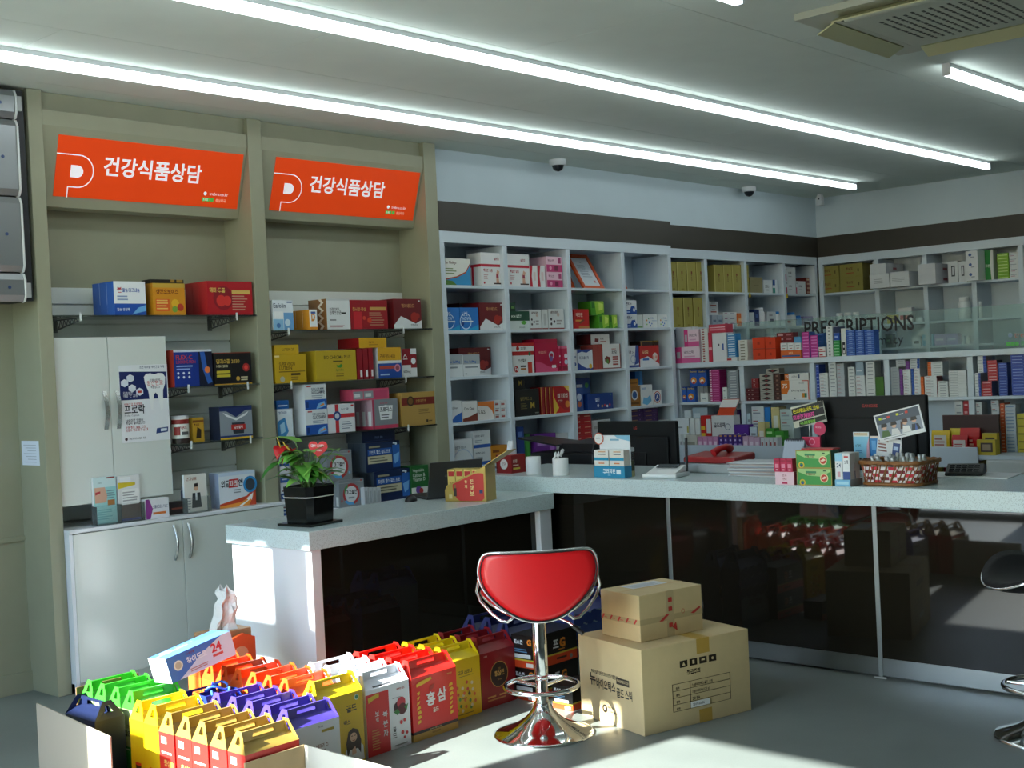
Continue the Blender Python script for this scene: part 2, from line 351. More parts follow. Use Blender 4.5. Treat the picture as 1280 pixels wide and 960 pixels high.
bx('duct', cx-h+.12, cy-h+.12, CEIL-.018, cx+h-.12, cy+h-.12, CEIL-.001, P('#2b2c2a', .6), ac)
g = MB(); k = h-.24; n = 13
for i in range(n):
    for j in range(n):
        x = cx-k+2*k*(i+.5)/n; y = cy-k+2*k*(j+.5)/n
        if (i in (0, n-1) and j in (0, n-1)): continue
        x += (.25 if j % 2 else -.25)*2*k/n
        g.box(x-k*.055, y-.006, CEIL-.0462, x+k*.055, y+.006, CEIL-.0452, P('#4b4c44', .6))
g.build('grille_slots', ac, kind='stuff')
for q in range(4):
    an = q*math.pi/2; r = Vector((math.cos(an), math.sin(an), 0)); t = Vector((-r.y, r.x, 0)); c = Vector((cx, cy, CEIL-.03))+r*(h-.10)
    L = h-.16; d = (r*.08+Vector((0, 0, -.035)))
    MB().prism([c-t*L, c+t*L, c+t*L+d, c-t*L+d], Vector((0, 0, -.006))-r*.003, ACF).build('flap', ac)
# ---------------------------------------------------------------- cameras on the ceiling
def dome(u, v, label):
    p = onz(u, v, CEIL); t = wthing('dome_camera', label, 'security camera', (p.x, p.y, CEIL), 'dome cameras on the ceiling')
    MB().lathe([(.055, -.04), (.062, -.03), (.062, 0)], P('#dfe3e6', .4), 20, (p.x, p.y, CEIL)).build('housing', t)
    MB().lathe([(.004, -.082), (.022, -.077), (.036, -.064), (.044, -.04)], P('#22252a', .08), 20, (p.x, p.y, CEIL)).build('lens_dome', t)
dome(697, 200, 'dome security camera on the ceiling over the framed certificate')
dome(936, 234, 'dome security camera on the ceiling over the gold boxes in the corner')
p = onz(1025, 243, CEIL); t = wthing('motion_sensor', 'small white sensor hanging in the ceiling corner', 'sensor', (p.x, p.y, CEIL))
bx('bracket', p.x-.02, p.y-.02, CEIL-.02, p.x+.02, p.y+.02, CEIL, P('#dfe3e6'), t)
bx('housing', p.x-.03, p.y-.03, CEIL-.105, p.x+.02, p.y+.03, CEIL-.02, P('#dfe3e6'), t, bev=.008)
bx('lens', p.x-.032, p.y-.008, CEIL-.05, p.x-.03, p.y+.008, CEIL-.035, P('#223', .2) if 0 else P('#222533', .2), t)
# ---------------------------------------------------------------- beige display alcove
du = wthing('display_alcove', 'tall beige two-bay display alcove with orange signs and glass shelves', 'display unit', (4.35, YB, 0))
PX = [(2.974, 3.048), (4.258, 4.352), (5.612, 5.719)]
for a, b in PX: bx('side_panel', a, YB, 0, b, YBACK+.02, CEIL-.002, BEIGE, du, bev=.003)
zst = 2.02
SLATW = P('#e6eae4', .5); UPB = BEIGE
for (a, b), sb in (((3.048, 4.258), 'l'), ((4.352, 5.612), 'r')):
    bx('back_panel', a, YBACK, zst, b, YBACK+.02, CEIL-.01, UPB, du)
    bx('back_panel', a, YBACK+.012, 0, b, YBACK+.02, zst, SLATW, du)
    k = 0; z = .715
    while z < zst-.02:
        bx('slat', a+.001, YBACK-.004, z+.003, b-.001, YBACK+.011, min(z+.0975, zst), SLATW, du, bev=.002); z += .1015
    bx('top_board', a, YB+.035, 2.80, b, YB+.055, CEIL-.002, UPB, du)
    # slanted fascia carrying the sign: its top stands forward, its foot is set back
    ytop, ztop = YB+.004, 2.872; ybt = YB+.125; zbt = ony(180, 266, ybt).z if sb == 'l' else ony(430, 280, ybt).z
    m = MB(); m.prism([(a+.002, ytop, ztop), (a+.002, ytop+.004, ztop-.075), (a+.002, ybt, zbt), (a+.002, ybt+.12, zbt), (a+.002, ytop+.03, ztop)], (b-a-.004, 0, 0), BEIGE)
    fa = m.build('fascia', du, bev=.002)
    p0 = Vector((a, ytop+.004, ztop-.075)); dn = Vector((0, ybt-p0.y, zbt-p0.z)).normalized(); nr = Vector((0, dn.z, -dn.y))
    if nr.y > 0: nr = -nr
    C4 = [(74, 169.5), (305, 192), (295, 260.5), (65, 245.5)] if sb == 'l' else [(345, 197), (526, 215), (514.5, 275), (336, 263)]
    q = [onp(u, v, p0, nr) for u, v in C4]
    xl = (q[0].x+q[3].x)/2; xr = (q[1].x+q[2].x)/2; up = -dn
    s0 = ((q[0]-p0).dot(dn)+(q[1]-p0).dot(dn))/2; s1 = ((q[2]-p0).dot(dn)+(q[3]-p0).dot(dn))/2
    W = xr-xl; H = s1-s0; O = Vector((xl, p0.y, p0.z))+dn*s1+nr*.004
    ORG = P('#dc420e', .35, emit=.36); WHT = P('#f2eef4', .4, emit=.36)
    m = MB(); m.prism([O, O+X3*W, O+X3*W+up*H, O+up*H], -nr*.004, ORG)
    def f(x, y, e=.0006): return O+X3*(x*W)+up*(y*H)+nr*e
    # outlined P emblem with its white counter
    th = .012
    pts = [(0, .70), (.11, .70)]+[(.11+.075*math.sin(t_), .435+.265*math.cos(t_)) for t_ in [math.pi*i/14 for i in range(1, 14)]]+[(.11, .17), (.065, .17), (.065, 0)]
    for i in range(len(pts)-1):
        A = Vector((pts[i][0]*W, pts[i][1]*H, 0)); B = Vector((pts[i+1][0]*W, pts[i+1][1]*H, 0)); dd = (B-A).normalized(); nn = Vector((-dd.y, dd.x, 0))*.0028
        m.poly([O+X3*z_.x+up*z_.y+nr*.0006 for z_ in (A-nn-dd*.002, B-nn+dd*.002, B+nn+dd*.002, A+nn-dd*.002)], WHT)
    m.poly([f(.072, .33), f(.105, .33)]+[f(.105+.03*math.sin(t_), .43-.10*math.cos(t_)) for t_ in [math.pi*i/10 for i in range(1, 10)]]+[f(.105, .53), f(.072, .53)], WHT)
    m.text('건강식품상담', f(.235, .40), X3, up, H*.33, WHT, maxw=W*.56, bold=.022)
    m.text('trebro.co.kr', f(.825, .215), X3, up, H*.055, WHT, maxw=W*.125)
    m.poly([f(.80+.009*math.cos(t_)*1, .24+.035*math.sin(t_)) for t_ in [2*math.pi*i/12 for i in range(12)]], P('#e8f2f4', .4, emit=.4))
    for i in range(3): m.poly([f(.785+i*.024, .10), f(.805+i*.024, .10), f(.805+i*.024, .165), f(.785+i*.024, .165)], P('#3fae49', .4, emit=.4))
    m.text('프로미', f(.79, .112, .001), X3, up, H*.04, WHT, maxw=W*.06)
    m.text('음심락국', f(.865, .10), X3, up, H*.06, P('#f0b49c', .4, emit=.4), maxw=W*.085)
    m.build('sign_panel', fa)
# glass shelves on lattice brackets
def gshelf(a, b, z, brs, yf=YB-.006):
    gs = bx('glass_shelf', a, yf, z-.008, b, YBACK-.006, z, SHELFGLASS, du)
    for x in brs:
        m = MB(); m.box(x-.012, YBACK-.012, z-.075, x+.012, YBACK-.0045, z-.008, GREYM)
        m.tube([(x, YBACK-.01, z-.013), (x, yf+.012, z-.013)], .004, GREYM, 6); m.tube([(x, YBACK-.01, z-.065), (x, yf+.02, z-.028)], .004, GREYM, 6)
        n = 6
        for i in range(n):
            ya = YBACK-.012-(YBACK-yf-.04)*i/n; yb_ = YBACK-.012-(YBACK-yf-.04)*(i+.5)/n; yc_ = YBACK-.012-(YBACK-yf-.04)*(i+1)/n
            zl = lambda y: z-.065+(.037)*(YBACK-.01-y)/(YBACK-yf-.03)
            m.tube([(x, ya, zl(ya)), (x, yb_, z-.013), (x, yc_, zl(yc_))], .0022, GREYM, 5)
        m.box(x-.005, yf-.004, z-.03, x+.005, yf-.0005, z+.012, P('#dfe2e2', .3))
        m.build('bracket', gs)
B1 = [ony(300, 393.5, YB-.006).z, ony(326, 479, YB-.006).z, ony(329, 546, YB-.006).z]
gshelf(3.049, 4.257, B1[0], (3.19, 4.12)); gshelf(3.72, 4.257, B1[1], (3.79, 4.17)); gshelf(3.72, 4.257, B1[2], (3.79, 4.17))
B2 = [ony(440, 411.5, YB-.006).z, ony(440, 475, YB-.006).z, ony(440, 539.5, YB-.006).z]
for z in B2: gshelf(4.353, 5.611, z, (4.47, 5.36))
# notice paper on the alcove's side panel
q = [onx(u, v, 2.974) for u, v in ((27, 551), (48.5, 551.5), (49, 582), (28, 581))]
m = MB(); m.prism([(2.9735, max(a.y for a in q[:2]), q[0].z), (2.9735, q[1].y, q[0].z), (2.9735, q[1].y, q[2].z), (2.9735, q[0].y, q[2].z)], (-.001, 0, 0), P('#dfe6f2', .6))
zz = q[0].z
for i in range(7): m.box(2.9722, q[1].y+.03, zz-.02-i*.014, 2.9724, q[0].y-.02-.02*(i % 3), zz-.022-i*.014, '#8a92a0')
m.build('paper_notice', label='small white paper notice taped to the beige side panel', cat='notice')
# ---------------------------------------------------------------- base cabinets
def arc_handle(x, y, z0, z1, parent):
    pts = [(x, y, z1)]+[(x, y-.028*math.sin(math.pi*i/8)-.004, z1+(z0-z1)*i/8) for i in range(1, 8)]+[(x, y, z0)]
    MB().tube(pts, .008, P('#c3c6c4', .25, .8), 8).build('handle', parent)
bc = wthing('base_cabinet', 'cream base cabinet with two doors and curved handles', 'cabinet', (3.7, 5.78, 0))
yc = 5.781
bx('carcass', 3.05, yc+.02, .05, 4.257, YBACK-.006, .787, PANELW, bc)
bx('carcass', 4.257, yc+.02, .05, 4.352, YB-.001, .787, PANELW, bc)
bx('side_panel', 3.05, yc+.001, .0, 3.068, yc+.02, .787, PANELW, bc)
bx('plinth', 3.06, yc+.024, 0, 4.34, yc+.03, .05, CREAM, bc)
bx('worktop', 3.05, yc-.004, .788, 4.257, YBACK-.006, .806, PANELW, bc, bev=.002)
bx('worktop', 4.257, yc-.004, .788, 4.352, YB-.001, .806, PANELW, bc, bev=.002)
xs_ = ony(230.5, 700, yc).x
d1 = bx('door', 3.07, yc, .055, xs_-.0015, yc+.019, .783, CREAM, bc, bev=.002)
d2 = bx('door', xs_+.0015, yc, .055, 4.345, yc+.019, .783, CREAM, bc, bev=.002)
arc_handle(xs_-.055, yc, .58, .76, d1); arc_handle(xs_+.032, yc, .58, .76, d2)
ZB2 = .713
bc = wthing('base_cabinet', 'low white cabinet behind the consultation table carrying supplement boxes', 'cabinet', (5.0, 5.8, 0))
bx('carcass', 4.354, YB+.02, .0, 5.611, YBACK-.006, ZB2-.016, PANELW, bc)
xm = 4.98; bx('door', 4.354, YB+.001, .06, xm-.002, YB+.019, ZB2-.02, CREAM, bc, bev=.002); bx('door', xm+.002, YB+.001, .06, 5.611, YB+.019, ZB2-.02, CREAM, bc, bev=.002)
bx('worktop', 4.354, YB-.02, ZB2-.015, 5.611, YBACK-.006, ZB2, PANELW, bc)
uc = wthing('wall_cabinet', 'white two-door wall cabinet with a dental poster beside glass shelves', 'cabinet', (3.37, 5.85, .92))
x1_ = 3.685; xm = 3.347; zt, zb = 1.752, .918
bx('carcass', 3.05, 5.87, zb, x1_, YBACK-.006, zt, CREAM, uc)
d1 = bx('door', 3.05, 5.85, zb, xm-.0015, 5.869, zt, CREAM, uc, bev=.002); d2 = bx('door', xm+.0015, 5.85, zb, x1_, 5.869, zt, CREAM, uc, bev=.002)
def strap(x, parent):
    m = MB(); z1, z0 = ony(130, 489, 5.85).z, ony(132, 537, 5.85).z; n = 8
    for i in range(n):
        t0, t1 = i/n, (i+1)/n; f = lambda t: 5.848-.022*math.sin(math.pi*t)
        m.add([(x-.011, f(t0), z1+(z0-z1)*t0), (x+.011, f(t0), z1+(z0-z1)*t0), (x+.011, f(t1), z1+(z0-z1)*t1), (x-.011, f(t1), z1+(z0-z1)*t1),
               (x-.011, f(t0)+.004, z1+(z0-z1)*t0), (x+.011, f(t0)+.004, z1+(z0-z1)*t0), (x+.011, f(t1)+.004, z1+(z0-z1)*t1), (x-.011, f(t1)+.004, z1+(z0-z1)*t1)],
              [(0, 1, 2, 3), (4, 7, 6, 5), (0, 3, 7, 4), (1, 5, 6, 2)], P('#c3c6c4', .25, .8))
    m.build('handle', parent)
strap(xm-.03, d1); strap(xm+.04, d2)
# dental poster on the right-hand door
pa = ony(148, 457, 5.849); pb = ony(213, 549, 5.849); O = Vector((pa.x, 5.8485, pb.z)); W = pb.x-pa.x; H = pa.z-pb.z
m = MB(); m.box(O.x, 5.8472, O.z, O.x+W, 5.8490, O.z+H, '#e9ebee')
def f(x, y, k=1): return (O.x+x*W, 5.8472-.0004*k, O.z+y*H)
m.poly([f(0, .55), f(.98, .55), f(.98, .90), f(0, .92)], '#16255f')
for hxx, hy in ((.22, .83), (.10, .77), (.25, .70), (.40, .65)):
    m.poly([f(hxx+.085*math.cos(math.pi/6+i*math.pi/3), hy+.052*math.sin(math.pi/6+i*math.pi/3), 2) for i in range(6)], '#dfe4ec')
m.poly([f(.36, .635, 3), f(.44, .635, 3), f(.44, .665, 3), f(.36, .665, 3)], '#c8423a')
for sg in (1,):  # tooth
    m.poly([f(x_, y_, 3) for x_, y_ in ((.50, .84), (.55, .88), (.64, .885), (.72, .87), (.80, .885), (.90, .88), (.95, .83), (.94, .74), (.89, .66), (.88, .52), (.87, .42), (.83, .39), (.80, .50), (.77, .60), (.73, .63), (.69, .60), (.67, .50), (.66, .40), (.62, .42), (.60, .52), (.58, .65), (.52, .75))], '#eef0f0')
m.text('잇몸상태로', f(.73, .775, 4), X3, Z3, .014, '#5a4a5a', 'c', W*.3); m.text('임신원료', f(.73, .725, 4), X3, Z3, .026, '#d06a6a', 'c', W*.34); m.text('복합입니다', f(.73, .685, 4), X3, Z3, .012, '#5a4a5a', 'c', W*.28)
m.text('치은염은', f(.06, .62, 4), X3, Z3, .016, '#e8ecf4', 'l', W*.25); m.text('예방 한 걸음', f(.06, .585, 4), X3, Z3, .016, '#e8ecf4', 'l', W*.3)
m.text('잇몸건강 프로젝트', f(.07, .475, 2), X3, Z3, .014, '#c33', 'l', W*.4) if 0 else m.text('잇몸건강 프로젝트', f(.07, .475, 2), X3, Z3, .014, '#cc4444', 'l', W*.4)
m.text('프로락', f(.07, .365, 2), X3, Z3, .048, '#1b1d28', 'l', W*.42, .02); m.text('Prolac Capsule', f(.07, .33, 2), X3, Z3, .013, '#777788', 'l', W*.42)
m.text('28일이면 잇몸이', f(.08, .265, 2), X3, Z3, .015, '#404050', 'l', W*.36); m.text('확실히 좋아집니다', f(.08, .23, 2), X3, Z3, .015, '#404050', 'l', W*.4)
m.text('잇몸 통증, 출혈, 구취,', f(.08, .175, 2), X3, Z3, .014, '#c44444', 'l', W*.42); m.text('잇몸이 붓고 피가 날 때', f(.08, .14, 2), X3, Z3, .014, '#c44444', 'l', W*.45)
m.poly([f(.08+.03*math.cos(t_), .045+.02*math.sin(t_), 2) for t_ in [i*.5236 for i in range(12)]], '#403038'); m.text('대한치과의사협회 추천', f(.14, .035, 2), X3, Z3, .011, '#777777', 'l', W*.36)
m.poly([f(.70, .09, 2), f(.95, .105, 2), f(.96, .17, 2), f(.72, .16, 2)], '#27407c'); m.poly([f(.80, .115, 3), f(.93, .12, 3), f(.93, .155, 3), f(.80, .15, 3)], '#dfe4ec')
m.text('조은 아이들 국민건강 약국', f(.42, .95, 2), X3, Z3, .014, '#4a5a80', 'l', W*.52)
m.build('poster', label='dental health poster with a white tooth taped to cabinet door', cat='poster')
# ---------------------------------------------------------------- grey metal unit high on the beige wall
mu = wthing('metal_wall_unit', 'stacked grey metal panels on a black housing high on the beige wall', 'wall unit', (2.75, 5.79, 2.1))
ztop, zbot = CEIL-.02, ony(36, 378, 5.80).z
bx('housing', 2.35, 5.83, zbot+.01, 2.955, YBACK-.014, ztop, P('#202225', .5), mu)
zs = [ztop-.005, ony(25, 150, 5.8).z, ony(25, 246, 5.8).z, ony(25, 341, 5.8).z, zbot]
for i in range(4):
    za, zb_ = zs[i]-.004, zs[i+1]+.004; xr = 2.895
    pr = [(0, 0), (0, .03), (.004, .036), (.024, .04)]
    m = MB(); PG = P('#8b8e90', .3, .55)
    m.prism([(2.36, 5.83, zb_), (2.36, 5.805, zb_), (2.36, 5.79, zb_+.03), (2.36, 5.79, za-.03), (2.36, 5.805, za), (2.36, 5.83, za)], (xr-2.36, 0, 0), PG)
    m.tube([(xr+.003, 5.826, zb_), (xr+.003, 5.80, zb_+.004), (xr+.003, 5.786, zb_+.03), (xr+.003, 5.786, za-.03), (xr+.003, 5.80, za-.004), (xr+.003, 5.826, za)], .006, P('#cfd3d4', .3), 6)
    m.lathe([(.008, 0), (.008, .004)], P('#3a4660', .3), 10, (0, 0, 0)) if 0 else None
    zc_ = (za+zb_)/2; m.prism([(2.82+.008*math.cos(t_), 5.79, zc_+.008*math.sin(t_)) for t_ in [i*.6283 for i in range(10)]], (0, -.003, 0), P('#3a4c78', .3))
    m.build('metal_panel', mu)
for zc_ in (zs[0]-.06, zs[4]+.06): bx('clip', 2.915, 5.815, zc_-.035, 2.94, 5.83, zc_+.035, P('#b9bcbd', .4), mu)
# ---------------------------------------------------------------- white shelving
def shelving(name, label, axis, front, depth, cuts, rows, tk=.044, ztop=(2.33, 2.405), base=.84, baseback=0):
    """cuts: panel centre lines; rows: shelf centre heights; axis 'x' runs along the back wall, 'y' along the right-hand wall"""
    c0, c1 = cuts[0], cuts[-1]
    loc = ((c0+c1)/2, front, 0) if axis == 'x' else (front, (c0+c1)/2, 0)
    t = wthing(name, label, 'shelving', loc)
    def B(n, a0, d0, z0, a1, d1, z1, m=WHITE, bev=.002):
        if axis == 'x': return bx(n, a0, front+d0, z0, a1, front+d1, z1, m, t, bev)
        return bx(n, front+d0, a0, z0, front+d1, a1, z1, m, t, bev)
    lo, hi = min(c0, c1), max(c0, c1)
    B('top_rail', lo, -.004, ztop[0], hi, .02, ztop[1]); B('top_board', lo, .02, ztop[0]+.02, hi, depth, ztop[0]+.04)
    B('back_panel', lo, depth-.008, 0, hi, depth, ztop[0]+.02, WHITE, 0)
    B('base', lo, .01+baseback, 0, hi, depth-.009, base-.012)
    cs = sorted(cuts)
    for i, c in enumerate(cs):
        off = tk/2 if i == 0 else (-tk/2 if i == len(cs)-1 else 0)
        B('divider', c-tk/2+off, 0, base-.01, c+tk/2+off, depth-.009, ztop[0])
    for i in range(len(cs)-1):
        a = cs[i]+(tk if i == 0 else tk/2)+.0006; b = cs[i+1]-(tk if i == len(cs)-2 else tk/2)-.0006
        for z in rows: B('shelf', a, .003, z-.01, b, depth-.009, z+.01)
    return t
R1 = [2.045, 1.748, 1.445, 1.147, .85]
shelving('wall_shelving', 'white four-column wall shelving with supplement boxes and certificates', 'x', YS1, .36, [5.72, 6.34, 7.007, 7.653, 8.281], R1)
R2 = [2.048, 1.752, 1.44, 1.14]
shelving('wall_shelving', 'white corner shelving on the back wall with upright gold boxes', 'x', YS2, .33, [8.287, 8.95, 9.567, 10.222, 10.83], R2)
R3 = [2.05, 1.725, 1.505, 1.2]
shelving('wall_shelving', 'white shelving on the right-hand wall behind the glass partition', 'y', XS, .33, [2.7, 3.15, 3.6, 4.045, 4.455, 4.895, 5.36, 5.946], R3)
# dispensing hutch that stands in front of the right-hand shelving
hu = wthing('dispensing_hutch', 'white dispensing hutch with stacked medicine boxes and a glass lettered partition', 'shelving', (8.5, 4.1, 0))
y0, y1 = 2.3, 5.885; IC = [2.3, 2.89, 3.48, 4.08, 4.666, 5.27, y1]
bx('ledge', XI-.01, y0, 1.428, 8.74, y1, 1.468, WHITE, hu, bev=.003)
bx('back_panel', 8.73, y0, 0, 8.74, y1, 1.427, WHITE, hu)
bx('shelf', XI, y0, 1.136, 8.729, y1, 1.156, WHITE, hu, bev=.002)
for i, c in enumerate(IC):
    o_ = .02 if i == 0 else (-.02 if i == len(IC)-1 else 0)
    bx('divider', XI+.002, c-.02+o_, 1.157, 8.729, c+.02+o_, 1.427, WHITE, hu); bx('divider', XI+.002, c-.02+o_, .781, 8.729, c+.02+o_, 1.135, WHITE, hu)
bx('counter_board', 8.12, y0, .755, 8.729, y1, .78, WHITE, hu)
bx('tray_front', 8.10, y0+1.05, .70, 8.118, y1-.03, .835, WHITE, hu, bev=.002)
bx('base', 8.45, y0, 0, 8.729, y1, .50, WHITE, hu)
GL = 8.66
gp = bx('glass_partition', GL, y0, 1.469, GL+.008, onx(918, 404, GL).y, onx(1021, 397, GL).z, FROST, hu)
def onglass(t_, u, v, hpx, wpx, mt, bold=0):
    a = onx(u, v, GL); b = onx(u+wpx, v-wpx*.048, GL); h = hpx*(a-EYE).dot(CF)/FPX
    MB().text(t_, (GL-.001, a.y, a.z), -Y3, Z3, h, mt, 'l', abs(a.y-b.y), bold).build('lettering', gp)
INK = P('#101214', .4)
onglass('PRESCRIPTIONS', 1006, 420.5, 18.5, 137, INK, .015); onglass('Pharmacy', 1070, 436, 15, 68, P('#2c3438', .4))
onglass('trebro.co.kr', 1268, 422, 7, 52, P('#b0502e', .4)); onglass('■■■ 음심락국', 1258, 433, 6, 60, P('#4aa845', .4))
MB().prism([(GL-.001, onx(1263, 419, GL).y+.016*math.cos(a_), onx(1263, 419, GL).z+.016*math.sin(a_)) for a_ in [i*.5236 for i in range(12)]], (-.0005, 0, 0), P('#7a8fa8', .4)).build('logo_disc', gp)
# ---------------------------------------------------------------- consultation table
tb = wthing('consultation_table', 'white stone-topped consultation table with dark glass front and plant', 'table', (4.45, 4.9, 0))
TX0, TX1, TY0, TY1, TZ = 3.56, 5.262, 4.56, 5.21, .80
bx('tabletop', TX0, TY0, .712, TX1, TY1, TZ, STONE, tb, bev=.003)
bx('side_panel', TX0+.02, TY0+.015, 0, TX0+.075, TY1-.02, .711, PANELW, tb, bev=.002)
xl = ony(675.5, 660, TY0+.015).x
bx('leg', xl, TY0+.015, 0, TX1-.012, TY1-.02, .711, PANELW, tb, bev=.002)
bx('front_glass', TX0+.076, TY0+.05, .0, xl-.001, TY0+.06, .711, DARKGLASS, tb)
# ---------------------------------------------------------------- service counter
ct = wthing('service_counter', 'long service counter with white stone top and dark glass front', 'counter', (5.6, 3.0, 0))
CY0, CY1, CZ = .6, 5.24, .884
bx('countertop', XK, CY0, .797, 6.0, CY1, CZ, STONE, ct, bev=.003)
ys_ = [CY1-.02, onx(838, 700, XP).y, onx(1096, 720, XP).y, onx(1096, 720, XP).y-1.14, CY0+.02]
for i in range(4): bx('front_glass', XP, ys_[i+1]+.012, .092, XP+.012, ys_[i]-.012, .796, DARKGLASS, ct)
for y_ in ys_[1:4]:
    bx('upright', XP-.002, y_-.0118, .0, XP+.03, y_+.0118, .796, P('#8f9597', .35, .7), ct, bev=.002)
    bx('foot', XP-.012, y_-.03, 0, XP-.003, y_+.03, .006, P('#cfd2d2', .3, .6), ct)
for i in range(4): bx('plinth', XP+.001, ys_[i+1]+.012, .012, XP+.013, ys_[i]-.012, .091, P('#9aa0a2', .28, 1.0), ct)
bx('carcass', XP+.031, CY0+.02, 0, 5.98, CY1-.02, .796, P('#6a6e70', .6), ct)
dk = wthing('staff_desk', 'lower grey staff desk behind the service counter', 'desk', (6.3, 3.0, 0))
bx('desktop', 6.001, CY0, .70, 6.62, CY1, .73, P('#8a9096', .45), dk); bx('panel', 6.58, CY0, 0, 6.6, CY1, .699, P('#8a9096', .5), dk)
# ---------------------------------------------------------------- printed cartons
def R(x0, y0, x1, y1, c): return ('r', x0, y0, x1, y1, c)
def T(x, y, h, s, c, al='l', mw=.9, b=.012): return ('t', x, y, h, s, c, al, mw, b)
def O(x, y, r, c): return ('o', x, y, r, c)
def G(x, y, r0, r1, c): return ('g', x, y, r0, r1, c)
def L(x0, y0, x1, y1, n, c): return ('l', x0, y0, x1, y1, n, c)
def Q(pts, c): return ('q', pts, c)
def swoosh(c, a=.45, b=.1, n=8): return ('q', [(0, 0), (1, 0), (1, a)]+[(1-i/n, b+(a-b)*(1-i/n)**2) for i in range(1, n+1)], c)
def draw(m, ops, O_, r, u, nrm, W, H):
    rnd = random.Random(len(ops)*7+int(W*1000))
    O_, r, u, nrm = Vector(O_), Vector(r), Vector(u), Vector(nrm)
    for k, op in enumerate(ops, 1):
        e = nrm*(.00012+.00012*k); f = lambda x, y: O_+r*(x*W)+u*(y*H)+e
        t = op[0]; s = min(W, H)
        if t == 'r': m.poly([f(op[1], op[2]), f(op[3], op[2]), f(op[3], op[4]), f(op[1], op[4])], op[5])
        elif t == 't': m.text(op[4], f(op[1], op[2]), r, u, op[3]*H, op[5], op[6], op[7]*W, op[8])
        elif t == 'o': m.poly([f(op[1]+op[3]*s/W*math.cos(a), op[2]+op[3]*s/H*math.sin(a)) for a in [i*math.pi/8 for i in range(16)]], op[4])
        elif t == 'g':
            A = [i*math.pi/8 for i in range(16)]
            vs = [f(op[1]+q*s/W*math.cos(a), op[2]+q*s/H*math.sin(a)) for q in (op[3], op[4]) for a in A]
            m.add(vs, [(i, (i+1) % 16, 16+(i+1) % 16, 16+i) for i in range(16)], op[5])
        elif t == 'l':
            n = op[5]; dy = (op[4]-op[2])/n
            for i in range(n):
                y = op[4]-dy*(i+.75); x1 = op[1]+(op[3]-op[1])*(.7+.3*rnd.random())
                m.poly([f(op[1], y), f(x1, y), f(x1, y+dy*.45), f(op[1], y+dy*.45)], op[6])
        elif t == 'q': m.poly([f(x, y) for x, y in op[1]], op[2])
def carton_mesh(name, w, d, h, base, ops=(), side=None, top=None, sops=(), tops=(), rough=.4):
    m = MB(); bm = P(base, rough); sm = P(side, rough) if side else bm; tm = P(top, rough) if top else bm
    x, y = w/2, d/2
    m.quad((-x, -y, 0), (x, -y, 0), (x, -y, h), (-x, -y, h), bm); m.quad((x, y, 0), (-x, y, 0), (-x, y, h), (x, y, h), bm)
    m.quad((-x, y, 0), (-x, -y, 0), (-x, -y, h), (-x, y, h), sm); m.quad((x, -y, 0), (x, y, 0), (x, y, h), (x, -y, h), sm)
    m.quad((-x, -y, h), (x, -y, h), (x, y, h), (-x, y, h), tm); m.quad((-x, y, 0), (x, y, 0), (x, -y, 0), (-x, -y, 0), bm)
    draw(m, ops, (-x, -y, 0), X3, Z3, -Y3, w, h)
    if sops: draw(m, sops, (-x, y, 0), -Y3, Z3, -X3, d, h); draw(m, sops, (x, -y, 0), Y3, Z3, X3, d, h)
    if tops: draw(m, tops, (-x, -y, h), X3, Y3, Z3, w, d)
    return m.mesh(name)
VW = [0, 0, 1.0]
def view(ox, oy, s): VW[:] = [ox, oy, s]
def PU(x): return VW[0]+x/VW[2]
def PV(y): return VW[1]+y/VW[2]
PILE_N = 7; PILE = MB()
def carton_into(m, mx, w, d, h, base, ops, side):
    n = len(m.v); x, y = w/2, d/2; bm = P(base, .4); sm = P(side, .4) if side else bm
    m.quad((-x, -y, 0), (x, -y, 0), (x, -y, h), (-x, -y, h), bm); m.quad((x, y, 0), (-x, y, 0), (-x, y, h), (x, y, h), bm)
    m.quad((-x, y, 0), (-x, -y, 0), (-x, -y, h), (-x, y, h), sm); m.quad((x, -y, 0), (x, y, 0), (x, y, h), (x, -y, h), sm)
    m.quad((-x, -y, h), (x, -y, h), (x, y, h), (-x, y, h), bm); m.quad((-x, y, 0), (x, y, 0), (x, -y, 0), (-x, -y, 0), bm)
    draw(m, ops, (-x, -y, 0), X3, Z3, -Y3, w, h)
    for i in range(n, len(m.v)): m.v[i] = tuple(mx @ Vector(m.v[i]))
ORD = ['lowest', 'second up', 'third up', 'fourth up', 'fifth up', 'sixth up', 'seventh up', 'eighth up', 'ninth up']
DEP = ['front one', 'second back', 'third back', 'fourth back', 'fifth back', 'sixth back', 'seventh back']
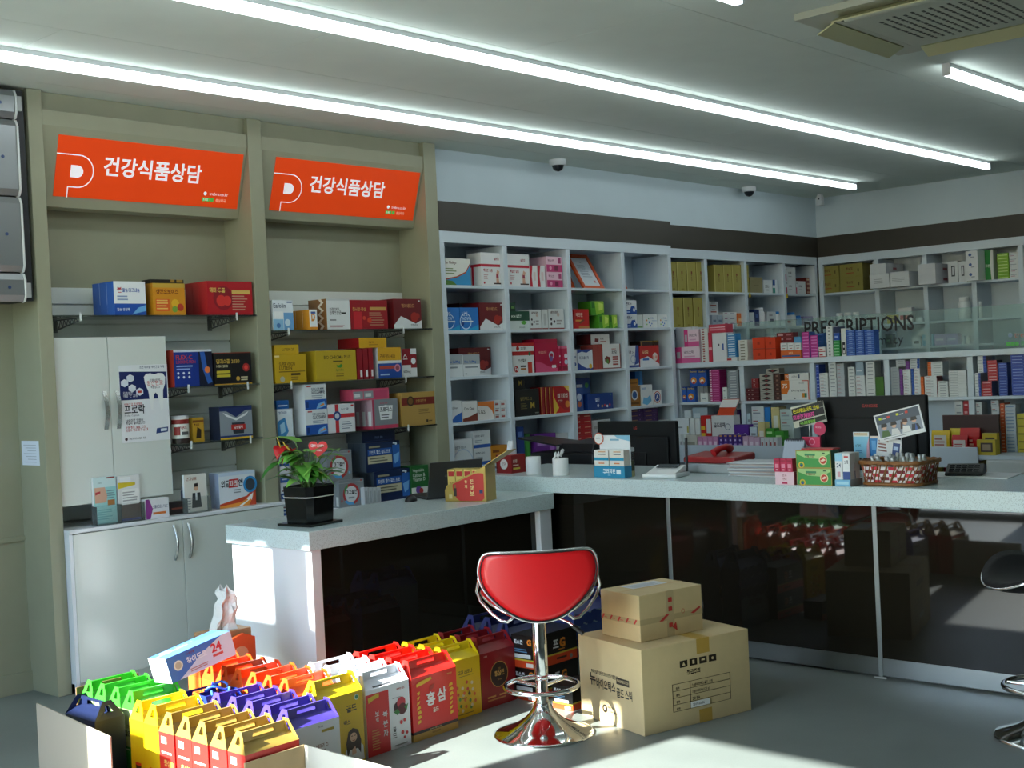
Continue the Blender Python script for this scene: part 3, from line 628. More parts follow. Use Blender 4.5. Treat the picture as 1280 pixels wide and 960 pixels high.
def place(pl, f, x0, x1, yt, zs, d, base, ops, label, nd=1, st=1, name='medicine_box', cat='box', group=None, side=None, top=None, sops=(), tops=(), yb=None, jit=.0):
    """front face on plane f ('B' y=f facing the room, 'R' x=f facing the counter); pixel columns x0..x1, top row yt, standing at height zs"""
    u0, u1, vt = PU(x0), PU(x1), PV(yt)
    g = ony if pl == 'B' else onx
    a, b = g(u0, vt+8, f), g(u1, vt+8, f)
    lo, hi = (a.x, b.x) if pl == 'B' else (b.y, a.y)
    H = g((u0+u1)/2, vt, f).z-zs
    if pl == 'R' and 8.3 < f < 9 and zs < 1.42:          # keep inside the hutch cell
        mid = (lo+hi)/2
        for i in range(len(IC)-1):
            if IC[i] < mid <= IC[i+1]:
                lo = max(lo, IC[i]+(.041 if i == 0 else .021)); hi = min(hi, IC[i+1]-(.041 if i == len(IC)-2 else .021))
        H = min(H, (1.4265 if zs > 1.1 else 1.134)-zs)
    w = hi-lo-.002; c = (lo+hi)/2; h = H/st
    if st >= PILE_N and name == 'medicine_box':          # thin piled cartons too small to pick apart: joined
        for k in range(nd):
            for j in range(st):
                jj = random.uniform(-jit, jit)
                mx = Matrix.Translation((c+jj, f+d/2+k*d, zs+j*h+.0003)) if pl == 'B' else Matrix.Translation((f+d/2+k*d, c+jj, zs+j*h+.0003)) @ Matrix.Rotation(-math.pi/2, 4, 'Z')
                carton_into(PILE, mx, w, d-.0015, h-.0006, base, ops, side)
        return zs+H
    me = carton_mesh(name, w, d-.0015, h-.0006, base, ops, side, top, sops, tops)
    if (nd > 1 or st > 1) and not group: group = label
    for k in range(nd):
        for j in range(st):
            jj = random.uniform(-jit, jit) if st > 1 else 0
            loc = (c+jj, f+d/2+k*d, zs+j*h+.0003) if pl == 'B' else (f+d/2+k*d, c+jj, zs+j*h+.0003)
            lb = label+(', '+('topmost' if j == st-1 else ORD[j]) if st > 1 else '')+(', '+DEP[k] if nd > 1 else '')
            o = link(name, me, None, loc, 0 if pl == 'B' else -math.pi/2, 0, lb, cat, group)
    return zs+H
SB = 'supplement_box'
# ================= alcove bay with the wall cabinet
view(0, 340, 3.0); F = YB+.003; z = B1[0]+.0004
place('B', F, 425, 545, 35, z, .07, '#eef1f4', [R(0, 0, 1, .34, '#1b50ad'), Q([(.55, .02), (1, .12), (1, .3), (.75, .22)], '#6fb2e6'), T(.1, .66, .17, '본', '#c8384a'), T(.27, .68, .12, '칼슘·마그네슘', '#2f55a8', mw=.55), L(.1, .42, .5, .6, 2, '#8aa0c4'), T(.08, .12, .09, '칼슘 영양제', '#dfe8f8', mw=.4)],
      'white and royal blue calcium box on top glass shelf above the wall cabinet', nd=3, name=SB, side='#2a62bd', group='three blue calcium boxes standing one behind another')
place('B', F, 572, 693, 42, z, .07, '#d9901c', [R(0, .86, 1, 1, '#caa23c'), T(.1, .66, .15, '생칸유보이즈', '#7a2c0c', mw=.8), Q([(.08, .12), (.5, .12), (.5, .5), (.08, .5)], '#e25a1a'), L(.1, .16, .48, .5, 4, '#f4c46a'), O(.68, .36, .14, '#e8b428'), O(.84, .24, .12, '#c8402a'), O(.66, .18, .1, '#7aa03a')],
      'orange-gold vitamin box printed with fruit on top glass shelf', name=SB)
place('B', F+.075, 565, 690, 28, z, .09, '#1d1813', [R(.6, .92, .72, 1, '#b08a30'), R(.78, .92, .97, 1, '#b08a30')], 'black box with gold marks behind the orange-gold vitamin box', name=SB)
place('B', F, 775, 945, 35, z, .07, '#b3141f', [O(.35, .5, .36, '#8e1020'), O(.3, .42, .17, '#d8322c'), O(.43, .42, .15, '#d8322c'), T(.05, .66, .15, '헤미·두쿨', '#e8c86a', mw=.5), R(.54, .62, .95, .74, '#dcb860'), L(.54, .12, .9, .6, 6, '#c9907c')],
      'dark red heart-printed supplement box on top glass shelf beside the beige divider', nd=3, name=SB, side='#c02a2c', group='three red heart boxes standing one behind another')
z = B1[1]+.0004
place('B', F, 650, 795, 291, z, .1, '#16348c', [R(0, .94, 1, 1, '#cfd8e4'), T(.06, .74, .12, 'FLEX-C', '#d8442c', mw=.42), T(.06, .63, .09, 'LOOKING IRON', '#c83c34', mw=.5), L(.06, .44, .5, .6, 2, '#9ab4ea'), O(.1, .37, .035, '#e8eef8'), O(.24, .37, .035, '#e8eef8'), O(.38, .37, .035, '#e8eef8'), O(.1, .26, .035, '#e8eef8'), O(.24, .26, .035, '#e8eef8'), O(.38, .26, .035, '#e8eef8'), R(.64, 0, 1, .94, '#0c1430'), Q([(.68, .94), (.8, .94), (.86, .5), (.98, .1), (.86, .05), (.74, .45)], '#2c5fb4'), O(.86, .44, .09, '#f0803c')],
      'deep blue joint supplement box with a glowing knee picture', name=SB, side='#a03428')
place('B', F, 801, 942, 301, z, .1, '#151214', [R(0, 0, 1, .03, '#d8a83c'), R(0, .97, 1, 1, '#8a3a26'), T(.06, .66, .14, '멀매스콜 2030', '#d8b04c', mw=.62), T(.06, .54, .08, 'HGH 2030', '#e4d8b0', mw=.3), R(.06, .36, .42, .44, '#c8b838'), R(.06, .24, .42, .32, '#c8b838'), O(.85, .52, .13, '#a02424'), O(.85, .52, .07, '#e04438'), O(.62, .18, .07, '#c89a3c'), L(.7, .1, .94, .26, 2, '#d4c8a0')],
      'black supplement box with gold lettering and a red spot', name=SB)
z = B1[2]+.0004
c = ony(PU(680), PV(630), 5.89); h = ony(PU(680), PV(538), c.y).z-z; rr = (ony(PU(711), PV(580), c.y).x-ony(PU(650), PV(580), c.y).x)/2*.98
t = wthing('supplement_can', 'white round supplement can with a red and black label', 'can', (c.x, 5.90, z)); cy_ = 5.90
MB().lathe([(rr, 0), (rr, h*.88)], P('#e3e2dc', .35), 24, (c.x, cy_, z)).build('body', t)
MB().lathe([(rr*.99, h*.88), (rr*.99, h), (rr*.9, h)], P('#c9ccce', .3), 24, (c.x, cy_, z)).build('lid', t)
m = MB()
def onc(a0, a1, z0, z1, col, n=6, rr2=1.006):
    for i in range(n):
        p = [math.radians(a0+(a1-a0)*(i+j)/n) for j in (0, 1)]
        m.poly([(c.x+rr*rr2*math.cos(p[0]), cy_+rr*rr2*math.sin(p[0]), z+z0*h), (c.x+rr*rr2*math.cos(p[1]), cy_+rr*rr2*math.sin(p[1]), z+z0*h), (c.x+rr*rr2*math.cos(p[1]), cy_+rr*rr2*math.sin(p[1]), z+z1*h), (c.x+rr*rr2*math.cos(p[0]), cy_+rr*rr2*math.sin(p[0]), z+z1*h)], col)
onc(180, 330, .70, .86, '#8c2420', 10); onc(180, 330, .0, .18, '#2a1c1a', 10); onc(250, 300, .30, .42, '#555555', 4); onc(200, 240, .3, .6, '#9a2a22', 4)
m.text('VigRX', (c.x-rr*.75, cy_-rr*1.03, z+h*.5), X3, Z3, h*.12, '#9a1c1c', 'l', rr*1.4, .02); m.build('label_print', t)
place('B', 5.875, 722, 765, 546, z, .05, '#c79a2e', [R(0, .8, 1, .9, '#7a4a18'), Q([(.25, .15), (.7, .15), (.75, .5), (.4, .62)], '#33210f'), T(.1, .66, .1, '홍삼정', '#5a2408', mw=.8)], 'small gold box beside the round supplement can', name=SB)
place('B', F, 822, 945, 502, z, .1, '#8c949c', [R(0, 0, 1, .06, '#d9b22e'), R(0, .06, 1, .12, '#22346e'), R(0, .86, 1, 1, '#16244e'), Q([(0, .86), (.2, .86), (.5, .66), (.8, .86), (1, .86), (1, .95), (0, .95)], '#1a2c62'), Q([(.1, .82), (.5, .62), (.9, .82), (.8, .7), (.5, .56), (.2, .7)], '#e6e6e8'), Q([(.36, .5), (.76, .5), (.72, .16), (.4, .16)], '#2a2f3a'), R(.34, .28, .78, .44, '#b8261f'), T(.56, .31, .09, '남성활력', '#f2f2f2', 'c', .36)],
      'silver and navy supplement box with a red centre badge', name=SB, side='#232b40')
# top of the cream base cabinet
z = .8065
view(0, 340, 3.0)
def leaflet_holder(x0, x1, yt, yb, ops, label, base='#e8ecee', tilt=.12):
    y = 5.798; p = ony(PU((x0+x1)/2), PV(yb), y); w = ony(PU(x1), PV((yt+yb)/2), y).x-ony(PU(x0), PV((yt+yb)/2), y).x; h = ony(PU((x0+x1)/2), PV(yt), y).z-z
    t = thing('leaflet_holder', label, 'leaflet holder', (p.x, y+.03, z), 0, 'clear leaflet holders on the base cabinet')
    m = MB(); m.box(-w/2, -.028, 0, w/2, .03, .004, PLASTIC); m.box(-w/2, -.028, .004, w/2, -.0265, h*.42, PLASTIC); m.box(-w/2, .024, .004, w/2, .0255, h*.98, PLASTIC)
    m.box(-w/2, -.0265, .004, -w/2+.0015, .024, h*.4, PLASTIC); m.box(w/2-.0015, -.0265, .004, w/2, .024, h*.4, PLASTIC); m.build('clear_stand', t)
    m = MB(); w2 = w*.94; m.box(-w2/2, .004, .005, w2/2, .020, h, P(base, .4)); draw(m, ops, (-w2/2, .004, .005), X3, Z3, -Y3, w2, h-.005); m.build('leaflets', t)
leaflet_holder(366, 457, 768, 928, [R(0, 0, 1, 1, '#9ad2d2'), R(0, .78, 1, 1, '#cfe6e6'), Q([(.05, .45), (.55, .45), (.6, .6), (.5, .78), (.05, .78)], '#d9ab92'), Q([(.08, .62), (.3, .66), (.3, .7), (.08, .68)], '#b8323a'), R(.6, .38, .92, .5, '#a8703a'), R(.6, .96, .95, .99, '#8a2f28'), T(.2, .86, .03, '피부건강', '#5a8a8a', mw=.6), L(.1, .08, .8, .32, 5, '#6fb0b4'), L(.58, .52, .95, .72, 4, '#7a9aa0')], 'clear holder of teal skincare leaflets on the cream cabinet')
leaflet_holder(458, 545, 763, 912, [R(0, 0, 1, 1, '#e4e4e2'), R(0, 0, 1, .38, '#4a2f28'), Q([(0, .72), (.8, .78), (.8, .84), (0, .86)], '#d8c030'), R(.1, .86, .6, .97, '#eef0f2'), R(.15, .36, .95, .70, '#f0f0ee'), L(.2, .42, .9, .66, 4, '#a8a8a8'), R(0, 0, 1, .05, '#3a3a86')], 'clear holder of brown and white leaflets with a card')
leaflet_holder(706, 795, 758, 886, [R(0, 0, 1, 1, '#e9e4dc'), Q([(.3, .1), (.75, .1), (.7, .5), (.35, .5)], '#262a30'), O(.52, .62, .1, '#d6aa8c'), Q([(.44, .66), (.62, .66), (.6, .76), (.45, .75)], '#201a18'), R(.48, .3, .56, .5, '#e8e8ea'), T(.1, .84, .09, '건강상담', '#a85a3a', mw=.8), L(.05, .05, .3, .4, 5, '#9a9a9a')], 'clear holder of leaflets showing a man in a suit')
place('B', 5.80, 546, 634, 849, z, .07, '#e6e6ea', [Q([(0, 0), (.18, 0), (.3, .5), (.15, 1), (0, 1)], '#8c3a8c'), T(.3, .5, .18, '스페이디바스 TOC', '#3a4a7a', mw=.64), R(.3, .2, .86, .32, '#d87a3a')], 'small white and purple carton lying between leaflet holders', name=SB)
zt_ = place('B', 5.86, 637, 700, 862, z, .06, '#2a2326', [R(.1, .4, .9, .55, '#8a4a3a')], 'flat dark carton lying behind the leaflets on the cream cabinet', name=SB)
m = MB(); qx = ony(PU(690), PV(850), 5.89).x; m.lathe([(.016, 0), (.016, .05), (.011, .058), (.011, .075)], P('#2d3f66', .3), 14); m.build('small_bottle', None, (qx, 5.89, zt_+.0003), label='small navy bottle standing on a flat dark carton', cat='bottle')
BT = [Q([(0, 0), (1, 0), (1, .55), (.75, .28), (0, .12)], '#c9492a'), Q([(0, 0), (.8, 0), (.95, .3), (.6, .12), (0, .06)], '#e8963a'), Q([(.52, .02), (.78, .16), (.74, .2), (.93, .36), (.88, .14), (.85, .18), (.6, 0)], '#f4f4f4'), R(0, .9, 1, 1, '#c8d6ea'), T(.06, .58, .2, '위담', '#23283a', mw=.24), Q([(.26, .56), (.52, .56), (.54, .8), (.28, .8)], '#c8302c'), T(.28, .6, .16, '피레', '#f4f4f4', mw=.22), T(.53, .58, .2, '엔', '#23283a', mw=.12), O(.85, .6, .24, '#2a8ccc'), O(.85, .6, .17, '#3c4650'), L(.4, .38, .62, .52, 2, '#8a9098')]
place('B', 5.83, 819, 957, 748, z, .045, '#dfe6ee', BT, 'white digestive-aid carton with an orange arrow and blue ring', nd=2, name=SB, side='#9aa8c4', group='two digestive-aid cartons on the cream cabinet')
# ================= alcove bay behind the potted plant
view(320, 350, 3.2); z = B2[0]+.0004
place('B', F, 66, 148, 80, z, .08, '#e6ecf2', [R(0, 0, .5, .36, '#8ec0e2'), R(.52, 0, 1, .58, '#6fa6d8'), T(.04, .74, .15, 'Eafolin', '#2a3a5a', mw=.6), R(.04, .4, .5, .62, '#f4f6f8'), O(.7, .25, .14, '#cfe4f4'), O(.25, .15, .1, '#4a7ab8'), R(.7, .9, .95, .95, '#7a8aa8')], 'white and pale blue supplement box with cell pictures', name=SB)
place('B', F, 213, 245, 118, z, .065, '#eef0ee', [R(0, 0, 1, .14, '#e0922a'), T(.25, .42, .42, 'D', '#e08a1c', mw=.5, b=.05), R(.2, .8, .8, .9, '#3a5aa0')], 'small white and orange vitamin D box', nd=3, name=SB, side='#e39a28', group='three orange vitamin D boxes one behind another')
place('B', F, 281, 375, 75, z, .17, '#e2e4e4', [R(.0, .94, 1, 1, '#cfd2d2'), T(.12, .62, .09, '브레인알파', '#5a5a5a', mw=.5), T(.12, .48, .13, '집중유산균', '#3a3a3a', mw=.5), R(.62, .5, .82, .56, '#1e1e1e'), L(.12, .06, .8, .14, 2, '#a85a5a'), L(.12, .26, .5, .36, 1, '#8a8a8a')], 'white box with brown patterned side on top glass shelf', name=SB, side='#8a6238', sops=[Q([(.55, 0), (.7, .12), (.5, .25), (.7, .38), (.5, .5), (.7, .62), (.5, .75), (.7, .88), (.55, 1), (.72, 1), (.85, .88), (.64, .75), (.85, .62), (.64, .5), (.85, .38), (.64, .25), (.85, .12), (.72, 0)], '#eee6d8')])
place('B', F, 376, 525, 80, z, .12, '#9c0f1c', [R(.08, .0, .3, .6, '#c8222c'), T(.06, .62, .13, '침뇌안·홍삼', '#dcae5c', mw=.42), R(.52, .64, .96, .76, '#c89c50'), L(.5, .1, .92, .6, 6, '#b87a62'), O(.5, .3, .1, '#d4442c'), O(.36, .38, .07, '#d4442c')], 'wide crimson supplement box with gold lettering', name=SB)
LIV = [R(0, 0, 1, 1, '#6a0f16'), Q([(0, 0), (1, 0), (1, .28), (.78, .16), (.5, .3), (.25, .42), (0, .12)], '#dfe2e4'), O(.74, .38, .17, '#a8281c'), O(.86, .42, .1, '#a8281c'), T(.28, .7, .13, '케이에다드', '#c8925a', mw=.5), R(.9, .9, .96, .95, '#dcdcdc'), T(.6, .08, .07, '진안나이드', '#555555', mw=.3)]
place('B', F, 549, 660, 75, z, .15, '#6a0f16', LIV, 'dark red liver-tonic box on the top glass shelf', name=SB)
z = B2[1]+.0004
zt_ = place('B', F, 74, 200, 296, z, .15, '#c9a21c', [T(.14, .6, .12, 'SUPER VISION', '#5a4208', mw=.5), T(.14, .46, .13, 'LUTEIN', '#4a3606', mw=.4), R(.12, .38, .96, .41, '#6a5410'), R(.5, .26, .8, .34, '#4a3a10'), O(.22, .14, .1, '#b8b4a0'), L(.5, .08, .78, .24, 2, '#8a7018'), R(0, .9, .15, .96, '#f0dca0')], 'mustard gold lutein box', name=SB)
place('B', F+.02, 74, 172, 259, zt_+.0004, .1, '#cda822', [T(.3, .35, .3, 'LUTEIN 20', '#6a5010', mw=.5)], 'flat gold carton lying on top of the lutein box', name=SB)
place('B', F, 238, 400, 281, z, .17, '#c2a428', [T(.2, .72, .11, 'BIO-CHROMA PLUS', '#4a3c0c', mw=.66), R(.42, .62, .66, .66, '#5a4a14'), Q([(.5, .52), (.56, .5), (.62, .55), (.66, .48), (.6, .42), (.52, .44)], '#3c8a2c'), T(.58, .3, .09, 'Spirulina', '#4a7a24', 'c', .3), L(.48, .12, .7, .26, 2, '#7a641c')], 'wide gold box with a green leaf emblem', name=SB)
zz = place('B', F, 403, 425, 276, z, .15, '#8e1220', [R(.5, .08, .9, .3, '#e4e4e4')], 'slim dark red upright box beside the yellow and blue one', name=SB, group='slim dark red boxes on the middle glass shelf')
place('B', F, 427, 447, 273, z, .15, '#8e1220', [R(.5, .08, .9, .3, '#e4e4e4')], 'slim dark red upright box beside the yellow and blue one', name=SB, group='slim dark red boxes on the middle glass shelf')
place('B', F, 449, 468, 271, z, .15, '#8e1220', [R(.5, .08, .9, .3, '#e4e4e4')], 'slim dark red upright box beside the yellow and blue one', name=SB, group='slim dark red boxes on the middle glass shelf')
zt_ = place('B', F, 486, 580, 269, z, .1, '#1e4a9c', [R(0, .56, 1, 1, '#d9a322'), R(0, .48, 1, .57, '#e6e8ea'), T(.1, .64, .15, '리버카드 400', '#7a4a10', mw=.64), R(.06, .3, .86, .4, '#b8463a'), O(.82, .32, .13, '#d88ca0'), O(.82, .32, .08, '#9a4a5a'), L(.08, .06, .5, .18, 1, '#a8c0e4')], 'yellow over blue supplement box beside slim red ones', name=SB, side='#d0d4d8')
place('B', F+.004, 412, 523, 231, zt_+.0006, .2, '#dba51e', [T(.35, .45, .2, '리버카드', '#8a4a14', mw=.4), L(.35, .2, .75, .4, 1, '#b07820')], 'flat yellow box with red side lying across the upright red boxes', name=SB, side='#9c1c20')
place('B', F+.02, 582, 642, 274, z, .12, '#dfe1e2', [R(0, .42, .6, 1, '#8c1420'), R(.6, .32, 1, .8, '#8c1420'), O(.78, .56, .16, '#e9eaec'), T(.08, .62, .2, '스', '#eeeeee', mw=.3), T(.08, .12, .12, '600mg', '#444444', mw=.5)], 'white and wine-red dental supplement box', name=SB)
z = B2[2]+.0004
zt_ = place('B', F+.03, 84, 147, 516, z, .12, '#dde6ee', [Q([(0, 0), (.5, 0), (.7, .2), (.5, .7), (.1, .6), (0, .5)], '#3a88c8'), Q([(.2, .1), (.5, .2), (.45, .55), (.15, .45)], '#a8d4ee'), T(.1, .82, .1, '칼마비타', '#4a6a9a', mw=.6)], 'white box with a blue splash beside the tall white stack', name=SB)
place('B', F+.04, 82, 132, 481, zt_+.0004, .1, '#1f5ea8', [R(.1, .3, .9, .45, '#cfe0f4')], 'flat blue carton on the blue-splash box', name=SB)
GLU = [R(0, 0, 1, .4, '#1d56ae'), Q([(.5, .0), (.95, .12), (.9, .32), (.6, .22)], '#78b4e6'), Q([(.6, .1), (.9, .16), (.85, .24)], '#f0964a'), R(.05, .08, .16, .3, '#12367a'), T(.32, .78, .08, 'FLEX-2 DR MSM', '#44506a', mw=.56), T(.32, .62, .14, 'GLUCOSAMINE', '#2f3a52', mw=.6), L(.32, .44, .85, .58, 2, '#9aa4b4'), R(.1, .9, .3, .95, '#c04444')]
place('B', F, 193, 281, 417, z, .11, '#e2e5e8', GLU, 'white and blue glucosamine carton in a two-high stack', st=2, name=SB, group='two stacked glucosamine cartons')
place('B', F, 286, 395, 496, z, .13, '#e4e6ea', [R(0, .52, 1, .66, '#c8323a'), R(.27, 0, .4, 1, '#c8323a'), O(.34, .59, .17, '#2a4a8c'), O(.34, .59, .1, '#cfd6e2'), T(.5, .78, .08, 'DaY 알파', '#3a4a6a', mw=.4), L(.5, .1, .9, .4, 4, '#8a94a4'), R(.86, .9, .96, .96, '#c8323a')], 'white gift-style box with red ribbon bands and blue disc', name=SB)
PRX = [R(0, .0, .08, 1, '#b03a58'), R(.08, 0, 1, .12, '#c8405f'), Q([(.3, .3), (.75, .3), (.8, .78), (.25, .78)], '#eceef0'), O(.52, .56, .24, '#eceef0'), T(.53, .56, .17, '프로덕스', '#24262c', 'c', .48, .02), L(.34, .34, .72, .5, 2, '#666a70'), T(.3, .84, .06, 'dental care', '#c8405f', mw=.3)]
zt_ = place('B', F, 464, 567, 476, z, .055, '#868c92', PRX, 'grey and pink gum-care box with a white tooth shape', nd=3, name=SB, side='#c5a4b0', sops=[R(.25, .1, .75, .6, '#e6e8ea'), R(0, 0, 1, .1, '#c8405f')], group='three gum-care boxes one behind another')
place('B', F+.01, 386, 533, 434, zt_+.0005, .12, '#d2516e', [R(.02, .12, .28, .8, '#8e949a'), R(.3, .12, .56, .8, '#8e949a'), R(.58, .12, .96, .8, '#c4476a'), R(.05, .3, .2, .6, '#d8dadc'), R(.34, .3, .5, .6, '#d8dadc')], 'pink and grey gum-care carton lying on top of the upright ones', name=SB)
place('B', F, 581, 714, 448, z, .14, '#b5914c', [R(0, .62, 1, .84, '#7c241c'), O(.27, .74, .15, '#3a2a1a'), O(.27, .74, .1, '#7a5c2c'), T(.42, .68, .1, '우황공진원', '#c8a05a', mw=.5), L(.5, .34, .86, .5, 3, '#8a6c34'), R(.72, .08, .78, .16, '#3a2a1a'), L(.8, .08, .94, .16, 1, '#6a5026')], 'tan box with a dark red band and round emblem', name=SB)
z = ZB2+.0005
place('B', 5.845, 92, 131, 682, z, .12, '#dfe3ea', [R(0, .04, 1, .4, '#2a55a0'), R(.15, .5, .8, .58, '#6a3a4a'), O(.7, .82, .12, '#8a3a44'), R(.15, .2, .7, .28, '#cfd8ea')], 'white and blue carton in the tall stack behind the plant', st=4, name=SB, group='stack of blue and white cartons behind the plant')
MIG = [R(0, .88, 1, .9, '#a8acb0'), G(.48, .46, .3, .4, '#b83a3a'), Q([(.2, .2), (.35, .08), (.6, .06), (.55, .16), (.35, .2), (.25, .28)], '#58a8dc'), Q([(.2, .5), (.22, .7), (.36, .84), (.34, .72), (.28, .6), (.27, .5)], '#3c9a58'), O(.48, .46, .3, '#e6e8ea'), T(.48, .46, .16, '마그올인', '#2a2c32', 'c', .44, .02), R(.36, .3, .6, .36, '#9aa0a8'), R(.86, .9, .92, .96, '#b83a3a'), R(.06, .2, .12, .28, '#b84a4a'), R(.84, .2, .92, .28, '#8ab4d8')]
zt_ = place('B', 5.842, 331, 432, 797, z, .04, '#878d92', MIG, 'silver-grey magnesium box with a ringed white disc', nd=3, name=SB, group='silver-grey magnesium boxes behind the plant', sops=[R(.2, .05, .8, .4, '#d8dadc')])
place('B', 5.845, 282, 383, 682, zt_+.0005, .1, '#878d92', MIG, 'silver-grey magnesium box lying atop the others behind the plant', name=SB)
for i in range(4): place('B', 5.807, 434+i*17, 449+i*17, 830, z, .05, '#c9ced2', [R(.2, .1, .8, .8, '#aeb4b8')], 'slim pale grey carton beside the navy boxes', name=SB, group='slim pale cartons beside the navy boxes')
JNT = [R(.06, .28, .76, .54, '#cfc8a8'), R(.06, .56, .76, .78, '#2458a8'), T(.1, .6, .13, '조인트 헬스 골드 프로', '#e4ecf4', mw=.62, b=.02), R(.1, .82, .42, .88, '#a8a284'), R(.78, .08, 1, .86, '#2a64b4'), Q([(.8, .5), (.98, .6), (.95, .3), (.84, .2)], '#7ab4e8'), O(.89, .9, .05, '#dfe6f0'), L(.1, .32, .7, .5, 2, '#6a6a5a'), R(.8, .9, .86, .96, '#dfe6f0')]
zt_ = place('B', 5.86, 472, 615, 760, z, .07, '#16284e', JNT, 'navy joint-health box with a blue bone picture, bottom of its pile', nd=2, name=SB, side='#3a4656', group='lower navy joint-health boxes')
zt_ = place('B', 5.863, 437, 575, 647, zt_+.0005, .055, '#16284e', JNT, 'navy joint-health box with a blue bone picture, middle of its pile', nd=3, name=SB, side='#4a5666', group='middle navy joint-health boxes')
place('B', 5.88, 424, 557, 601, zt_+.0005, .15, '#142344', [T(.5, .3, .2, '조인트 헬스', '#7a90c0', 'c', .5), R(.1, .1, .9, .16, '#1d3260')], 'navy joint-health box lying on top of its pile', name=SB, side='#46525e')
place('B', 5.85, 619, 690, 742, z, .1, '#2b6a34', [R(0, 0, 1, .3, '#dfe2da'), O(.4, .22, .16, '#6a4a9a'), O(.55, .18, .12, '#a8342c'), T(.1, .78, .12, 'Vegetable', '#dfe8dc', mw=.7), T(.1, .64, .12, 'Calcium &', '#dfe8dc', mw=.7), T(.1, .5, .12, 'Vitamin D', '#dfe8dc', mw=.7)], 'green vegetable calcium box beside the laptop', name=SB)
# ================= white wall shelving
F = YS1+.03
def zr(i): return R1[i]+.0104
view(540, 280, 4.8); z = zr(0)
place('B', F, 60, 230, 206, z, .1, '#e9e8de', [Q([(0, .0), (1, 0), (1, .86), (.82, .52), (.5, .34), (0, .22)], '#b4482a'), Q([(0, .0), (1, 0), (1, .78), (.82, .46), (.5, .29), (0, .17)], '#2e8fc4'), Q([(0, 0), (.5, 0), (.35, .16), (.1, .2), (0, .1)], '#4f7a2c'), T(.06, .76, .14, 'Cao Ginkgo', '#6a3a14', mw=.44), L(.06, .4, .5, .66, 3, '#8a9a6a')], 'white ginkgo box with a blue water picture', name=SB)
SLM = [R(0, .58, 1, .66, '#c01c34'), T(.6, .78, .08, '슬리미', '#b03a4a', mw=.26), T(.1, .42, .1, '헥살린 슬림', '#b43a44', mw=.4), Q([(.66, .1), (.8, .1), (.76, .3), (.82, .44), (.72, .5), (.66, .36)], '#d8a890'), Q([(.66, .26), (.78, .26), (.76, .36), (.67, .36)], '#a02c44'), Q([(.55, .06), (.95, .06), (.95, .1), (.55, .1)], '#3a2420'), O(.12, .1, .035, '#c01c34'), L(.1, .2, .3, .36, 3, '#c8a0a0')]
place('B', F, 292, 425, 173, z, .13, '#e6e6e6', SLM, 'white lidded slimming box with red ribbon beside the ginkgo box', name=SB, sops=[R(0, .58, 1, .66, '#c01c34'), R(.3, .0, .45, .58, '#c01c34')])
place('B', F, 452, 582, 181, z, .13, '#e6e6e6', SLM, 'white lidded slimming box with red ribbon beside slim white boxes', name=SB, sops=[R(0, .58, 1, .66, '#c01c34')])
for a in (586, 633): place('B', F, a, a+45, 249, z, .12, '#e6e3e3', [Q([(0, 0), (.35, 0), (.25, .5), (.4, 1), (0, 1)], '#c01c34'), R(.5, .3, .8, .7, '#e0c8c8')], 'slim white box with a curved red edge', name=SB, group='slim white boxes with red edges')
PNK = [R(0, 0, 1, .48, '#c43a74'), T(.1, .66, .16, '맥스닌엔', '#8a2c5a', mw=.6), R(.74, .56, .92, .92, '#a8386c'), R(.5, .08, .72, .4, '#7a1c44'), O(.25, .26, .12, '#e89ab8')]
place('B', F, 686, 780, 196, z, .16, '#ecc2d2', PNK, 'pale pink and magenta carton in a two-high pile', st=2, name=SB, group='two piled pink cartons on the white shelving')
view(540, 280, 4.8); z = zr(1)
for a, b in ((72, 165), (167, 278)): place('B', F, a, b, 501, z, .1, '#2474c4', [Q([(0, 0), (1, 0), (1, .25), (.6, .1), (0, .05)], '#1d9ad0'), G(.3, .4, .32, .36, '#cfe4f6'), T(.12, .62, .2, '나잇', '#e6f0fa', mw=.3), T(.12, .44, .16, 'NOW', '#cfe4fa', mw=.4), O(.12, .3, .1, '#16408c'), R(.1, .36, .7, .42, '#e6ecf0')], 'bright blue supplement box with a white swirl', name=SB, group='two bright blue swirl boxes')
place('B', F, 283, 425, 471, z, .16, '#6a0f16', LIV, 'dark red liver-tonic box beside the bright blue swirl boxes', name=SB)
place('B', F+.17, 165, 270, 474, z, .12, '#4a0c12', [R(0, .9, 1, 1, '#38080c')], 'dark maroon box standing behind the bright blue swirl boxes', name=SB)
zt_ = place('B', F, 467, 585, 523, z, .1, '#cfd8d6', [R(0, .48, 1, 1, '#1c4a34'), T(.08, .64, .18, 'MSM 솔루션', '#dfeadf', mw=.5), Q([(.55, .42), (.72, .5), (.86, .4), (.74, .26), (.6, .3)], '#5aa83c'), T(.45, .08, .1, 'ointment', '#6a7a78', mw=.3)], 'dark green and silver box with a green leaf', name=SB)
place('B', F+.02, 465, 503, 471, zt_+.0004, .06, '#143524', [R(.3, .3, .8, .6, '#6a9a4a')], 'small dark green box on top of the leaf box', name=SB)
DOT = [R(0, 0, 1, .06, '#8a2a24'), O(.16, .5, .07, '#3a2a28'), O(.16, .26, .07, '#3a2a28'), O(.36, .38, .07, '#3a2a28'), T(.14, .78, .12, '베르버메토', '#5a2a28', mw=.6), O(.62, .72, .1, '#c8b4a8'), L(.5, .2, .86, .5, 2, '#a09a98')]
place('B', F, 587, 655, 514, z, .12, '#d9dbda', DOT, 'white saw-palmetto box with dark dots', name=SB, group='white boxes with dark dots'); place('B', F, 699, 792, 510, z, .12, '#d9dbda', DOT, 'white saw-palmetto box with dark dots', name=SB, group='white boxes with dark dots')
